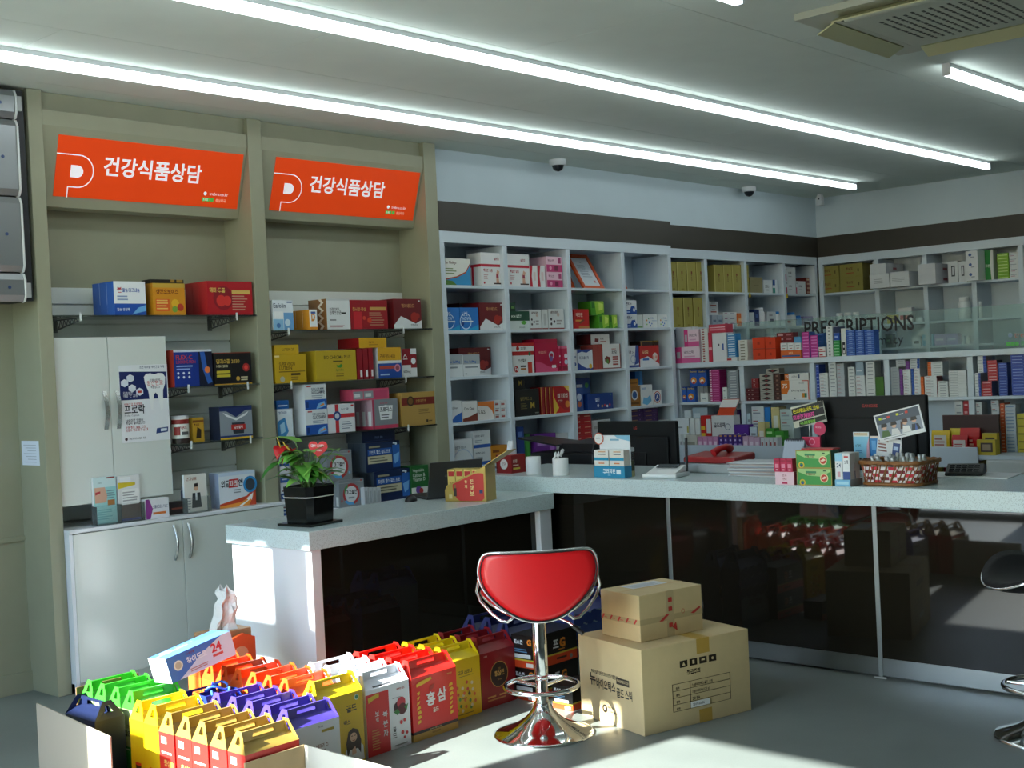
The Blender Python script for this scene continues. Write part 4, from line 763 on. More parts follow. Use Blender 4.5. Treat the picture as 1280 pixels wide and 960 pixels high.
place('B', F, 659, 695, 513, z, .12, '#cfd1d0', [R(0, 0, 1, .06, '#8a2a24'), R(.3, .2, .7, .8, '#b8bab9')], 'slim white box between the dotted boxes', name=SB)
z = zr(2)
for a, b in ((86, 184), (186, 287)): place('B', F, a, b, 782, z, .1, '#dfe3e6', [R(0, .55, 1, 1, '#a8b0b6'), T(.08, .58, .15, 'Rox CalMag', '#2f62b4', mw=.84, b=.02), L(.1, .34, .9, .5, 1, '#8a949c'), R(.1, .08, .2, .14, '#8a949c')], 'white and silver calcium magnesium box', name=SB, group='two white and silver calcium boxes')
place('B', F+.115, 160, 352, 741, z, .15, '#6a0f16', LIV, 'dark red liver-tonic box standing behind the silver calcium boxes', name=SB)
zt_ = place('B', F, 482, 612, 764, z, .09, '#e2e2e0', [R(0, .82, 1, 1, '#b8221e'), R(.7, 0, .9, .5, '#c8402a'), O(.16, .2, .15, '#b8221e'), T(.1, .13, .16, 'Fe', '#f0f0f0', mw=.14), R(.36, .28, .62, .36, '#3a2a24'), R(.36, .16, .62, .24, '#a86a2c'), T(.26, .5, .16, '유산철인', '#3a3634', mw=.5), O(.8, .88, .09, '#2c6a3a')], 'white and red iron supplement box with a large Fe disc', name=SB)
place('B', F+.004, 477, 612, 713, zt_+.0004, .085, '#e2e2e0', [R(0, .6, 1, 1, '#b8221e'), O(.27, .35, .28, '#b8221e'), T(.4, .22, .3, '유산철인', '#3a3634', mw=.4)], 'white and red iron carton lying on the Fe box', name=SB)
place('B', F+.002, 616, 752, 690, z, .12, '#b5123e', [Q([(0, 0), (1, 0), (1, .1), (.6, .16), (.3, .28), (0, .34)], '#d24a74'), T(.16, .56, .08, '여성유산균', '#e8b4a0', mw=.44), G(.72, .5, .07, .12, '#c8c4d0'), O(.7, .4, .08, '#7a5a9a'), O(.76, .16, .05, '#e6e6ea'), O(.86, .16, .05, '#e6e6ea'), R(0, .9, 1, .92, '#8c0c2c')], 'crimson box with a silver loop emblem', name=SB)
view(690, 280, 4.8)
for a, b in ((36, 53), (55, 100)): place('B', F, a, b, 731, z, .1, '#c2164a', [R(0, .9, 1, 1, '#d86a8a'), O(.6, .6, .22, '#e0d4de'), O(.6, .36, .22, '#c8dcea'), R(.1, .06, .9, .2, '#8c0c2c')], 'crimson upright box at the end of its shelf beside the divider', name=SB, group='crimson upright boxes beside the divider')
# framed certificates in the top row
def frame(px, y, lean, w, h, label, back=31):
    p = ony(PU(px[0]), PV(px[1]), y); t = thing('certificate_frame', label, 'picture frame', (p.x, y, zr(0)), 0, 'orange framed certificates on the shelving')
    # leaning sideways (in the plane of the shelf front) and a little back
    mt = Matrix.Rotation(math.radians(lean), 4, 'Y') @ Matrix.Rotation(math.radians(-back), 4, 'X')
    def fb(x0, z0, x1, z1, y0, y1, c):
        mm = MB(); mm.box(x0, y0, z0, x1, y1, z1, c); mm.v = [tuple(mt @ Vector(v)) for v in mm.v]; return mm
    b = .028
    m = fb(0, 0, w, b, 0, .016, P('#d0521e', .4)); 
    for a in ((0, h-b, w, h), (0, b, b, h-b), (w-b, b, w, h-b)):
        k = fb(a[0], a[1], a[2], a[3], 0, .016, P('#d0521e', .4)); m.add(k.v, k.f, P('#d0521e', .4))
    m.build('frame', t)
    fb(b, b, w-b, h-b, .006, .012, P('#cdd5dc', .5)).build('paper', t)
    mm = MB(); draw(mm, [T(.5, .82, .04, '인증서', '#4a505a', 'c', .4), L(.2, .62, .8, .76, 3, '#9aa4b0'), L(.2, .3, .8, .55, 4, '#9aa4b0'), O(.5, .62, .1, '#b8c4cc'), R(.72, .12, .84, .2, '#c87a80')], (b, .006, b), X3, Z3, -Y3, w-2*b, h-2*b); mm.v = [tuple(mt @ Vector(v)) for v in mm.v]; mm.build('print', t)
frame((195, 382), YS1+.05, 0, .245, .315, 'large orange framed certificate leaning back in the top row')
frame((112, 378), YS1+.14, 0, .06, .20, 'small orange frame half hidden beside the large certificate', 24)
frame((434, 388), YS1+.05, 0, .045, .13, 'tiny orange frame standing alone in the last top cell', 26)
z = zr(1)
place('B', F, 131, 222, 511, z, .09, '#c01d1c', [R(.1, .38, .5, .46, '#d8a040'), T(.12, .6, .22, '액티민', '#f0e0d0', mw=.7, b=.02), Q([(.3, .3), (.62, .5), (.7, .42), (.4, .24)], '#7a4a2c'), R(.3, .02, 1, .14, '#b87a3a')], 'red box with white lettering beside green boxes', name=SB)
place('B', F+.01, 109, 128, 513, z, .09, '#b41a1a', [R(.2, .5, .8, .8, '#c8bcb4')], 'slim red box beside the divider', name=SB)
GRN = [Q([(.4, 0), (1, .2), (1, 1), (.3, 1)], '#9ac83c'), Q([(.6, .3), (.9, .4), (.95, .8), (.6, .9)], '#cfe46a'), R(.08, .5, .3, .9, '#2c6a22')]
zt_ = place('B', F, 281, 342, 546, z, .13, '#4a9422', GRN, 'lime green herbal box in the lower pair', name=SB, group='lime green herbal boxes'); place('B', F, 345, 392, 546, z, .13, '#4a9422', GRN, 'lime green herbal box in the lower pair', name=SB, group='lime green herbal boxes')
place('B', F+.012, 232, 312, 463, zt_+.0004, .12, '#4a9422', GRN, 'lime green herbal box resting on the lower pair', name=SB)
BUN = [R(0, 0, 1, .3, '#1d4c9c'), Q([(.4, .3), (.5, .55), (.8, .6), (.9, .3)], '#1d4c9c'), O(.76, .3, .13, '#e8eaee'), T(.06, .64, .22, '벤포24', '#3a4a6a', mw=.5), R(.1, .1, .4, .2, '#a8c0e8')]
place('B', F, 440, 508, 457, z, .09, '#e0e4e8', BUN, 'white and blue box in a two-high pile beside the divider', st=2, name=SB, group='two piled white and blue boxes')
MOL = [O(.25, .55, .07, '#d88a2a'), O(.42, .4, .08, '#2a6ac0'), O(.38, .68, .06, '#2a8a4a'), O(.6, .3, .06, '#2a6ac0'), O(.25, .25, .06, '#6ab43a'), O(.5, .15, .07, '#2a6ac0'), T(.5, .66, .12, 'Hi-Bio', '#3a6ab0', mw=.42), R(.6, .5, .95, .54, '#8aa4c8')]
for a, b in ((548, 632), (636, 700)): place('B', F, a, b, 542, z, .1, '#e2e6e6', MOL, 'white box with coloured molecule dots', name=SB, group='white molecule-dot boxes')
place('B', F, 512, 544, 545, z, .1, '#cfd4d2', [R(0, 0, 1, .12, '#6a9a5a')], 'slim pale box beside the molecule-dot boxes', name=SB)
z = zr(2)
place('B', F, 124, 149, 754, z, .1, '#dde0e4', [O(.5, .3, .3, '#3a5aa4'), R(.2, .6, .8, .7, '#8a96b0')], 'slim white box with a blue disc beside the divider', name=SB)
place('B', F, 152, 244, 753, z, .1, '#d9dde4', [Q([(0, .82), (.3, .9), (.6, .84), (1, 1), (0, 1)], '#24408c'), Q([(0, 0), (1, 0), (1, .1), (.6, .08), (.3, .2), (0, .4)], '#24408c'), T(.12, .52, .16, '히그베이커', '#44507a', mw=.74), O(.84, .18, .12, '#e0b02a')], 'white box with navy waves and a yellow disc', name=SB)
zt_ = place('B', F, 246, 300, 724, z, .12, '#a0443a', [R(.5, 0, .55, 1, '#8a342c')], 'brick-red plain box beside the tomato box', name=SB)
zt_ = place('B', F, 303, 410, 719, z, .12, '#e4e2de', [R(0, 0, 1, .04, '#8a3a30'), R(.96, 0, 1, 1, '#8a3a30'), Q([(.12, .3), (.3, .18), (.42, .3), (.4, .46), (.2, .52), (.1, .42)], '#7a2a24'), O(.25, .3, .09, '#5a8a3a'), T(.5, .74, .08, '토마토린', '#c0443a', mw=.4), T(.5, .6, .12, '로엔담', '#3a3a3a', mw=.42), R(.54, .44, .86, .5, '#a84a40'), R(.54, .34, .86, .4, '#a84a40'), R(.54, .24, .86, .3, '#a84a40'), R(.54, .14, .86, .2, '#a84a40')], 'white box with a tomato picture and red bars', name=SB, side='#8a3a30')
place('B', F+.025, 233, 345, 661, zt_+.0004, .14, '#e2e0dc', [Q([(.2, .25), (.4, .2), (.42, .55), (.22, .6)], '#7a2a24'), T(.5, .45, .2, '로엔담', '#4a4a4a', mw=.36), R(.5, .2, .8, .3, '#a84a40')], 'white and maroon carton lying on the tomato box', name=SB, side='#5c1a1c')
place('B', F, 449, 521, 729, z, .09, '#e0e3e8', [R(0, 0, 1, .1, '#2c4a94'), Q([(.6, .1), (1, .2), (1, 1), (.75, 1)], '#2c4a94'), G(.5, .38, .16, .22, '#b0bcd0'), T(.08, .62, .14, '프롬 S+', '#4a5478', mw=.5)], 'white and navy box with a tooth outline', name=SB)
place('B', F, 526, 643, 729, z, .09, '#c2221e', [Q([(0, 0), (1, 0), (.98, .12), (.4, .5), (0, .36)], '#dfe2e6'), O(.78, .46, .2, '#e0d8d0'), O(.7, .44, .08, '#e0a48c'), O(.84, .44, .08, '#e0a48c'), T(.14, .6, .17, '뇌이담', '#f0d8a0', mw=.46, b=.02), R(.14, .3, .46, .4, '#2a6ab8')], 'red box with a white lungs picture', name=SB)
for a, b, tt in ((530, 606, 702), (608, 662, 698), (667, 708, 696)): place('B', F+.095, a, b, tt, z, .1, '#3a2620', [R(0, .96, 1, 1, '#b89a4a'), R(.06, 0, .1, 1, '#b89a4a'), T(.5, .55, .12, '헬씨', '#8a7a5a', 'c', .6), R(.3, .1, .7, .2, '#6a5a44')], 'dark brown gift-style box with gold edges behind the red lungs box', name=SB, group='dark brown boxes with gold edges')
view(540, 440, 4.13); z = zr(3)
place('B', F, 85, 153, 251, z, .09, '#e2e5e8', [Q([(0, 0), (1, 0), (1, .45), (.5, .3), (.2, .1)], '#2c66b8'), T(.1, .58, .14, 'Cal Joiner', '#3a4254', mw=.6)], 'white box with a blue corner sweep', name=SB)
place('B', F, 157, 234, 253, z, .09, '#e2e1de', [Q([(0, 0), (1, 0), (1, .4), (.5, .24), (0, .14)], '#7a3424'), T(.1, .56, .14, 'Circu Clean', '#4a4240', mw=.7)], 'white box with a brown corner sweep', name=SB)
place('B', F, 236, 321, 255, z, .09, '#e4e0dc', [Q([(0, 1), (1, 1), (1, .1), (.86, .5), (.6, .74), (0, .8)], '#d8742a'), T(.06, .34, .22, 'LGS', '#4a443c', mw=.46)], 'white box with an orange arc marked LGS', name=SB)
for a in (323, 354): place('B', F, a, a+30, 248, z, .08, '#dcdede', [R(.1, .2, .7, .5, '#a8524a'), R(.1, .6, .8, .72, '#9a9a9a')], 'tiny white and red carton in the small double pile beside the divider', st=3, name=SB, group='tiny white cartons in a double pile')
zt_ = place('B', F, 430, 553, 192, z, .11, '#14140f', [T(.62, .28, .24, 'M', '#c0a23a', mw=.24, b=.02), T(.2, .58, .14, '멀티맥스 G', '#8a7a3a', mw=.5), L(.2, .26, .5, .5, 4, '#6a6030'), R(.8, .08, .96, .12, '#8a8a80')], 'black box with a gold letter M', name=SB)
place('B', F+.03, 426, 480, 132, zt_+.0004, .08, '#14140f', [T(.4, .35, .4, 'M', '#c0a23a', mw=.4, b=.02)], 'small black box with gold M on the larger black box', name=SB)
place('B', F, 624, 720, 176, z, .1, '#a8121a', [Q([(0, 1), (0, .0), (1, 0), (1, .1), (.9, .05), (.6, .1), (.3, .3), (.12, .6), (.05, 1)], '#c8201c'), Q([(.0, 1), (.05, .6), (.3, .2), (.1, 0), (0, 0)], '#dcb83a'), Q([(1, 1), (1, .2), (.97, .2), (.95, .7), (.6, .98), (.4, 1)], '#e0c060'), T(.24, .56, .17, '메가파워', '#f0e4d8', mw=.6, b=.02), T(.24, .4, .1, '코큐텐', '#e0b8a0', mw=.4), O(.76, .32, .13, '#e08a2c')], 'red box with yellow curves and white lettering', name=SB)
for i, a in enumerate((560, 582, 603)): place('B', F+.002*i, a, a+19, 182, z, .1, '#8e1018', [R(.1, 0, .3, 1, '#c8a040')], 'slim red box with a gold spine', name=SB, group='slim red boxes with gold spines')
zt_ = place('B', F, 739, 780, 184, z, .08, '#2c4c8c', [O(.5, .6, .3, '#c8d4e8'), O(.5, .3, .25, '#c86a3a')], 'narrow blue box with round pictures', name=SB)
place('B', F+.105, 737, 815, 133, z, .08, '#1c4890', [R(.1, .6, .5, .8, '#dfe8f4'), O(.78, .76, .12, '#4a9a4a')], 'blue box standing at the back behind the narrow blue one', name=SB)
place('B', F, 803, 935, 213, z, .1, '#163c84', [O(.9, .88, .05, '#4a9a4a'), T(.3, .5, .24, '멀티', '#e6eef8', mw=.3, b=.02), O(.4, .25, .1, '#e6e8ee'), O(.56, .2, .08, '#e0a02c'), O(.66, .24, .08, '#c83a2c'), O(.76, .18, .08, '#e6e8ee'), O(.86, .25, .08, '#c83a2c')], 'wide blue multivitamin box with pill dots', name=SB)
zt_ = place('B', F, 1017, 1075, 175, z, .08, '#9a6a2c', [O(.5, .55, .28, '#d0d4d8'), O(.5, .55, .2, '#2a5a9a'), R(.1, .1, .9, .2, '#6a4418')], 'brown-gold box with a round blue seal', name=SB)
place('B', F+.01, 1016, 1066, 140, zt_+.0004, .07, '#a8742a', [R(.1, .3, .9, .5, '#7a4c18')], 'brown-gold carton lying on the seal box', name=SB)
place('B', F+.1, 1050, 1088, 100, z, .08, '#2a7ac8', [R(.6, 0, .9, 1, '#4aa0e0')], 'tall bright blue box at the back of its cell', name=SB)
place('B', F, 1079, 1138, 169, z, .08, '#dfe4e6', [Q([(.1, .1), (.5, .0), (.9, .2), (.8, .5), (.5, .35), (.2, .4)], '#6ab0d8'), T(.1, .76, .12, '보비온', '#3a8ac0', mw=.6)], 'white box with pale blue waves', name=SB)
place('B', F, 1141, 1185, 196, z, .07, '#e4e4e4', [O(.5, .5, .42, '#c03a34'), O(.5, .5, .36, '#e8e8ea'), O(.5, .5, .3, '#2a4a94'), T(.5, .36, .3, 'A', '#f0f0f0', 'c', .4, .02)], 'small white box with a round blue A badge', name=SB)
z = zr(4)
place('B', F, 94, 209, 451, z, .12, '#d9dde0', [G(.55, .12, .5, .54, '#b4c4d8'), T(.2, .66, .1, '오메가 알티지', '#6a7684', mw=.62)], 'large pale white box with a faint ring', name=SB)
place('B', F+.004, 212, 302, 406, z, .13, '#dcdfe0', [R(0, 0, 1, .2, '#2a58a8'), T(.1, .64, .12, '위장쾌안 글리산', '#44505c', mw=.8), L(.1, .28, .6, .5, 2, '#9aa4ac')], 'white carton with a blue foot in a two-high pile', st=2, name=SB, group='two piled white cartons with blue feet')
place('B', F+.14, 148, 205, 412, z, .12, '#cfd3d6', [R(.1, .7, .9, .8, '#a8b0b8')], 'tall plain white box at the back of the bottom row', name=SB)
place('B', F, 305, 390, 481, z, .1, '#c8821c', [R(.1, .6, .5, .75, '#7a3a10'), Q([(.5, 0), (1, 0), (1, .6)], '#e0b03a')], 'amber gold box behind the tissue box', name=SB)
place('B', F, 437, 475, 386, z, .1, '#1c3a84', [R(.2, .7, .8, .85, '#5a7ac0')], 'upright dark blue box in the bottom row', name=SB)
q = ony(PU(503), PV(450), YS1+.03); hh = ony(PU(505), PV(420), YS1+.06).z-z; m = MB()
m.lathe([(.033, 0), (.033, hh*.75), (.032, hh*.8)], P('#3f8a3a', .4), 18); m.lathe([(.034, hh*.8), (.034, hh)], P('#2a5a2c', .4), 18); m.build('supplement_can', None, (q.x, q.y+.037, z), label='short green can in the bottom row of the white shelving', cat='can')
place('B', F, 532, 640, 421, z, .1, '#6a2a8a', [R(.1, .5, .6, .66, '#b88ad0'), O(.8, .4, .16, '#a86ac0')], 'purple box in the bottom row', name=SB)
place('B', F+.03, 642, 705, 419, z, .12, '#cfd2d4', [R(.1, .5, .6, .6, '#a0a4a8')], 'plain white carton beside the purple box', name=SB)
place('B', F, 743, 822, 316, z, .11, '#b81c20', [T(.1, .35, .28, '가네톤', '#e6c8b8', mw=.4), R(.55, .35, .95, .5, '#d8a080'), R(0, 0, 1, .05, '#7a0f12')], 'flat red carton in the tall pile behind the monitor', st=7, name=SB, group='pile of flat red cartons', jit=.003)
place('B', F+.01, 826, 922, 349, z, .12, '#cbced0', [R(.1, .7, .5, .8, '#a8a8a8'), R(0, .34, .4, .42, '#b83a3a')], 'plain white carton beside the red pile', name=SB)
for a in (1021, 1095): place('B', F, a, a+72, 291, z, .11, '#3a1d55', [R(.1, .3, .55, .5, '#8a6a4a'), O(.72, .5, .18, '#7a5a9a'), R(0, 0, 1, .05, '#1d0d2c')], 'flat purple carton in the double pile behind the monitor', st=8, name=SB, group='double pile of flat purple cartons', jit=.003)
place('B', F+.01, 1172, 1236, 350, z, .12, '#c4cacd', [R(.1, .75, .5, .85, '#9aa0a4')], 'plain pale carton beside the purple piles', name=SB)
# ================= corner shelving on the back wall
view(830, 300, 4.8); F = YS2+.03; z = R2[0]+.0104
GLD = [R(0, 0, .1, 1, '#c0b46c'), T(.52, .52, .07, '홍', '#5a2a10', 'c', .4), T(.52, .44, .07, '삼', '#5a2a10', 'c', .4), T(.52, .36, .07, '정', '#5a2a10', 'c', .4), R(.46, .6, .6, .68, '#7a2c14'), R(.4, .06, .7, .1, '#8a7a20')]
GL1 = 'upright gold carton in the cell nearest the certificate shelving'
for a, b in ((32, 74), (76, 133), (135, 190), (192, 244)): place('B', F, a, b, 131, z, .16, '#a4984a', GLD, GL1, group='upright gold cartons in the top row')
for a, b in ((300, 355), (356, 405), (407, 460), (462, 508)): place('B', F, a, b, 149, z, .16, '#a4984a', GLD, 'upright gold carton beside a plain brown carton', group='upright gold cartons beside the brown carton')
place('B', F, 516, 591, 223, z, .14, '#8e8560', [R(.3, .45, .7, .5, '#7a7250')], 'plain brown carton beside upright gold cartons')
place('B', F, 598, 650, 240, z, .1, '#dfe3e6', [T(.14, .4, .22, '우리나', '#4a4a52', mw=.7), R(.2, .2, .6, .28, '#8a8f96')], 'white carton beside the plain brown carton')
place('B', F+.01, 652, 682, 239, z, .1, '#dfe6e8', [R(0, .6, .5, 1, '#2a5aa0'), R(0, 0, .5, .4, '#3aa090')], 'slim white carton with blue and teal bands')
WP = [R(0, .0, .1, .5, '#c8245a'), T(.3, .52, .16, '바이탈', '#5a5a62', mw=.5), R(.3, .3, .6, .36, '#b0b4b8'), R(.06, .8, .14, .86, '#3a4a6a')]
zt_ = place('B', F, 733, 790, 247, z, .12, '#dde1e4', WP, 'white carton with a pink tab in the pair of the top row', group='white cartons with pink tabs'); place('B', F, 792, 850, 247, z, .12, '#dde1e4', WP, 'white carton with a pink tab in the pair of the top row', group='white cartons with pink tabs')
place('B', F+.004, 727, 790, 163, zt_+.0004, .11, '#dde1e4', WP, 'white carton with a pink tab lying on the pair')
place('B', F+.03, 853, 897, 226, z, .13, '#7c2a22', [R(.1, .3, .45, .7, '#c09a80'), R(.6, .3, .9, .6, '#b08068')], 'dark red small carton in a four-high pile beside the corner', st=4, group='four piled dark red cartons', jit=.003)
for u_, v_ in ((937.5, 369), (984, 370)):
    q = ony(u_, v_, YS2); bx('price_tag', q.x-.014, YS2+.0005, q.z-.018, q.x+.014, YS2+.0025, q.z+.018, P('#d8b81c', .5), label='small yellow price tag on a shelf edge of the corner shelving', cat='tag', group='yellow price tags')
z = R2[1]+.0104
for a, b in ((52, 110), (115, 170), (176, 230)): place('B', F, a, b, 346, z, .16, '#a4984a', GLD, 'upright gold carton in the second row of the corner shelving', group='upright gold cartons in the second row')
place('B', F+.08, 268, 325, 369, z, .1, '#dadddd', [R(.2, .3, .8, .5, '#a8584c'), R(.3, .7, .7, .8, '#8a9094')], 'small white carton in a four-high pile beside upright gold cartons', st=4, group='four piled small white cartons', jit=.002)
for i, a in enumerate((290, 322)): place('B', F, a, a+30, 450, z, .06, '#a8b2be', [R(.2, .4, .8, .6, '#6a7a92')], 'tiny grey-blue carton in front of the white pile', group='tiny grey-blue cartons')
place('B', F+.03, 356, 440, 433, z, .08, '#dadada', [R(.1, .6, .3, .8, '#a86a8a'), R(.5, .6, .8, .8, '#8a8a9a')], 'flat white carton in a three-high pile beside an orange one', st=3, group='three flat white cartons')
place('B', F+.02, 442, 470, 439, z, .07, '#dc6e26', [R(.2, .4, .8, .6, '#f0c8a0')], 'small orange carton beside flat white ones')
place('B', F, 512, 543, 434, z, .06, '#d9dde2', [R(.1, .3, .7, .4, '#8a94a8')], 'small white carton beside the navy one')
place('B', F, 545, 572, 416, z, .06, '#22356a', [R(.2, .5, .8, .7, '#5a74b0')], 'small navy carton beside white bottles')
def bottle(x, y, z, r, h, body, cap, label, group=None, neck=.72):
    t = thing('medicine_bottle', label, 'bottle', (x, y, z), 0, group)
    MB().lathe([(r*.96, 0), (r, .004), (r, h*neck), (r*.82, h*(neck+.08)), (r*.72, h*(neck+.1))], P(body, .35), 16).build('body', t)
    MB().lathe([(r*.78, h*(neck+.1)), (r*.8, h*(neck+.11)), (r*.8, h*.985), (r*.72, h)], P(cap, .4), 16).build('cap', t)
def pbottle(pl, f, x0, x1, yt, zs, body, cap, label, group=None):
    g = ony if pl == 'B' else onx; a, b = g(PU(x0), PV(yt), f), g(PU(x1), PV(yt), f)
    r = (b-a).length/2*.96; c = (a+b)/2+(Y3 if pl == 'B' else X3)*(r+.001)
    bottle(c.x, c.y, zs, r, a.z-zs, body, cap, label, group)
pbottle('B', F, 580, 617, 405, z, '#e6e9ea', '#e6e9ea', 'white plastic bottle beside the navy carton')
place('B', F+.01, 622, 672, 430, z, .07, '#d9dde0', [R(.3, .3, .7, .5, '#5a5a70'), R(.2, .7, .6, .8, '#a0a0a8')], 'small white carton between two bottles')
pbottle('B', F, 676, 710, 428, z, '#dfe4e6', '#2f7fc8', 'white bottle with a blue cap beside small cartons')
place('B', F, 735, 768, 455, z, .06, '#d9dcde', [R(.2, .3, .8, .5, '#a85a4a')], 'low white carton beside a blue-capped bottle')
pbottle('B', F, 770, 802, 433, z, '#e2e5e6', '#2f7fc8', 'taller blue-capped bottle in the corner shelving'); pbottle('B', F, 808, 834, 453, z, '#3f8ccc', '#2f7fc8', 'short all-blue bottle in the corner shelving')
place('B', F+.01, 840, 916, 458, z, .08, '#8f86b0', [R(.1, .3, .9, .5, '#c8c0dc')], 'flat lilac carton in the corner shelving')
z = R2[2]+.0104
for a in (640, 676, 710, 744): pbottle('B', F, a, a+33, 528, z, '#dfe6e6', '#eef2f2', 'white bottle seen through the glass partition in the corner', 'white bottles behind the glass')
# ================= right-hand wall shelving
F = XS+.03; z = R3[0]+.0104
GL2 = [T(.28, .55, .2, '홍삼정', '#6a3010', mw=.4), R(.3, .3, .62, .36, '#a03a20'), R(.78, .4, .84, .62, '#5a4a14'), R(0, 0, 1, .03, '#8a7c20'), R(.7, .08, .92, .11, '#8a7c20')]
place('R', F, 924, 1050, 156, z, .2, '#8f8540', GL2, 'wide gold carton in the two-high pile beside the corner', st=2, group='gold cartons piled beside the corner')
view(1040, 290, 4.571)
place('R', F, 42, 175, 181, z, .2, '#8f8540', GL2, 'wide gold carton in the two-high pile beside the plain white cartons', st=2, group='gold cartons piled beside white cartons')
zt_ = place('R', F-.155, 215, 328, 240, z, .36, '#d3d6d8', [L(.2, .3, .7, .7, 3, '#a8aaae')], 'plain white carton with pencil notes under another')
place('R', F-.155, 331, 440, 226, z, .36, '#d3d6d8', [L(.1, .3, .8, .6, 3, '#aeb0b4')], 'plain white carton with pencil notes at the end of its shelf')
place('R', F-.155, 216, 308, 181, zt_+.0004, .36, '#cfd2d5', [], 'plain white carton lying on the noted cartons', sops=[R(.4, .4, .6, .6, '#a86068')])
place('R', F-.14, 490, 590, 182, z, .36, '#cbccd0', [], 'greyish white carton in a two-high pile', st=2, sops=[R(.45, .35, .7, .6, '#a86068')], group='two piled greyish cartons')
for a, b in ((661, 719), (722, 769)): place('R', F, a, b, 168, z, .14, '#d6d9da', [R(.34, .3, .7, .8, '#3c4248'), R(.42, .36, .62, .74, '#c8cccf')], 'upright white carton with a dark framed label', group='upright white cartons with dark labels')
place('R', F-.16, 764, 832, 107, z, .155, '#dadcde', [O(.35, .6, .16, '#4a66a0'), R(.4, .3, .7, .4, '#9aa0a8')], 'white carton with blue mark in a three-high pile', st=3, group='three piled white cartons with blue marks')
place('R', F, 853, 920, 103, z, .1, '#e0e6e2', [Q([(.2, 0), (.8, 0), (.72, .5), (.8, 1), (.2, 1), (.3, .5)], '#1f8a3c'), T(.5, .42, .1, '그린', '#e8f2ea', 'c', .4)], 'white carton with a broad green band')
place('R', F, 942, 1009, 121, z, .1, '#86b82c', [R(.1, .2, .9, .5, '#c8e08a')], 'lime green carton in an eight-high pile', st=8, group='eight piled lime cartons', jit=.002)
place('R', F, 1013, 1063, 116, z, .1, '#dcdfe0', [R(.1, .3, .6, .4, '#a8607a'), R(.1, .6, .8, .7, '#8a94a0')], 'white carton in a five-high pile beside lime cartons', st=5, group='five piled white cartons', jit=.002)
place('R', F, 1088, 1130, 146, z, .1, '#d8602c', [R(.1, .4, .9, .6, '#f0c8b0')], 'orange carton beyond the divider of the right-hand shelving')
z = R3[1]+.0104
place('R', F, 380, 456, 432, z, .06, '#e0dede', [R(.1, .2, .8, .5, '#c84a4a')], 'flat white and red packet with a black lid above the glass', top='#2a1a1c')
pbottle('R', F, 705, 775, 375, z, '#e6eaea', '#eef1f1', 'large white pill bottle in the second row')
pbottle('R', F, 822, 853, 398, z, '#d6dadb', '#dfe3e4', 'tiny white bottle beside the large pill bottle')
for a in (10, 57, 104): pbottle('R', F, a, a+43, 459+(104-a)*.06, z, '#dfe5e6', '#eef2f2', 'white pill bottle in the row of three near the corner', 'three white pill bottles in a row')
place('R', F+.1, 287, 400, 474, z, .1, '#c9b62c', [R(.3, .4, .7, .6, '#8a7a1a')], 'flat yellow carton behind the glass partition')
pbottle('R', F, 470, 515, 485, z, '#dfe3e3', '#e8ecec', 'squat white jar beside the flat yellow carton')
z = R3[2]+.0104
place('R', F, 458, 508, 600, z, .07, '#d9dfe2', [R(.2, .3, .8, .6, '#3a4650')], 'small white carton with a dark label behind the glass')
place('R', F, 516, 579, 586, z, .08, '#7fc0dc', [R(.1, .5, .6, .7, '#cfe8f2')], 'pale blue carton behind the glass partition')
place('R', F, 585, 650, 583, z, .08, '#b9a8d0', [R(.1, .4, .8, .6, '#dcd4ea')], 'lilac carton behind the glass partition', group='lilac cartons behind the glass'); place('R', F, 655, 720, 580, z, .08, '#b9a8d0', [R(.1, .4, .8, .6, '#dcd4ea')], 'lilac carton behind the glass partition', group='lilac cartons behind the glass')
place('R', F, 305, 346, 585, z, .07, '#2c4a34', [R(.2, .4, .8, .6, '#5a8a5a')], 'dark green carton behind the glass lettering')
for a in (733, 761, 800): pbottle('R', F, a, a+24, 595, z, '#dfe6e4', '#e8eeec', 'small white bottle behind the glass partition', 'small white bottles behind the glass')
# ================= dispensing hutch: things on the ledge
view(830, 300, 4.8); F = XI+.003; z = 1.4685
PKW = [R(0, 0, .26, 1, '#cc3a80'), R(.26, 0, 1, .3, '#d8609a'), R(.06, .3, .2, .7, '#b0b4b8'), T(.36, .56, .2, '바이오락', '#8a6a80', mw=.5), R(.36, .36, .8, .44, '#d8a8c4')]
zt_ = place('R', F, 67, 216, 641, z, .1, '#ecd6e2', PKW, 'pale pink and magenta carton at the end of the hutch ledge')
place('R', F, 119, 209, 537, zt_+.0004, .1, '#ecd0de', PKW, 'pale pink and magenta carton standing on another')
place('R', F+.12, 72, 170, 523, z, .09, '#d8dadf', [], 'large plain white carton behind the pink ones')
place('R', F, 219, 262, 531, z, .08, '#dcdcda', [R(.2, .2, .5, .8, '#a05a5a')], 'thin white carton in the tall pile beside the pink cartons', st=14, group='tall pile of thin white cartons', jit=.002)
place('R', F, 264, 286, 556, z, .1, '#c8344e', [R(0, .4, 1, .5, '#e8b0bc')], 'slim rose-red carton beside a plain white one', side='#c8344e')
zt_ = place('R', F, 288, 374, 557, z, .1, '#dfe1e5', [R(.4, .55, .5, .62, '#555566'), R(.7, .4, .8, .62, '#2a5ab0')], 'plain white upright carton with small blue mark')
place('R', F+.0, 268, 372, 506, zt_+.0004, .1, '#c63a50', [R(.05, .3, .95, .5, '#e08a98'), R(.05, .6, .95, .7, '#e8c0c8')], 'rose-red carton lying on top of the white upright carton')
zt_ = place('R', F, 372, 440, 703, z, .07, '#dfe0e0', [R(.1, .2, .5, .7, '#b83a3a')], 'low white and red carton under the light blue pile')
place('R', F, 379, 432, 561, zt_+.0004, .07, '#2f86c4', [R(.08, .25, .85, .7, '#cfe4f0')], 'light blue carton in a ten-high pile', st=10, group='ten piled light blue cartons', jit=.001)
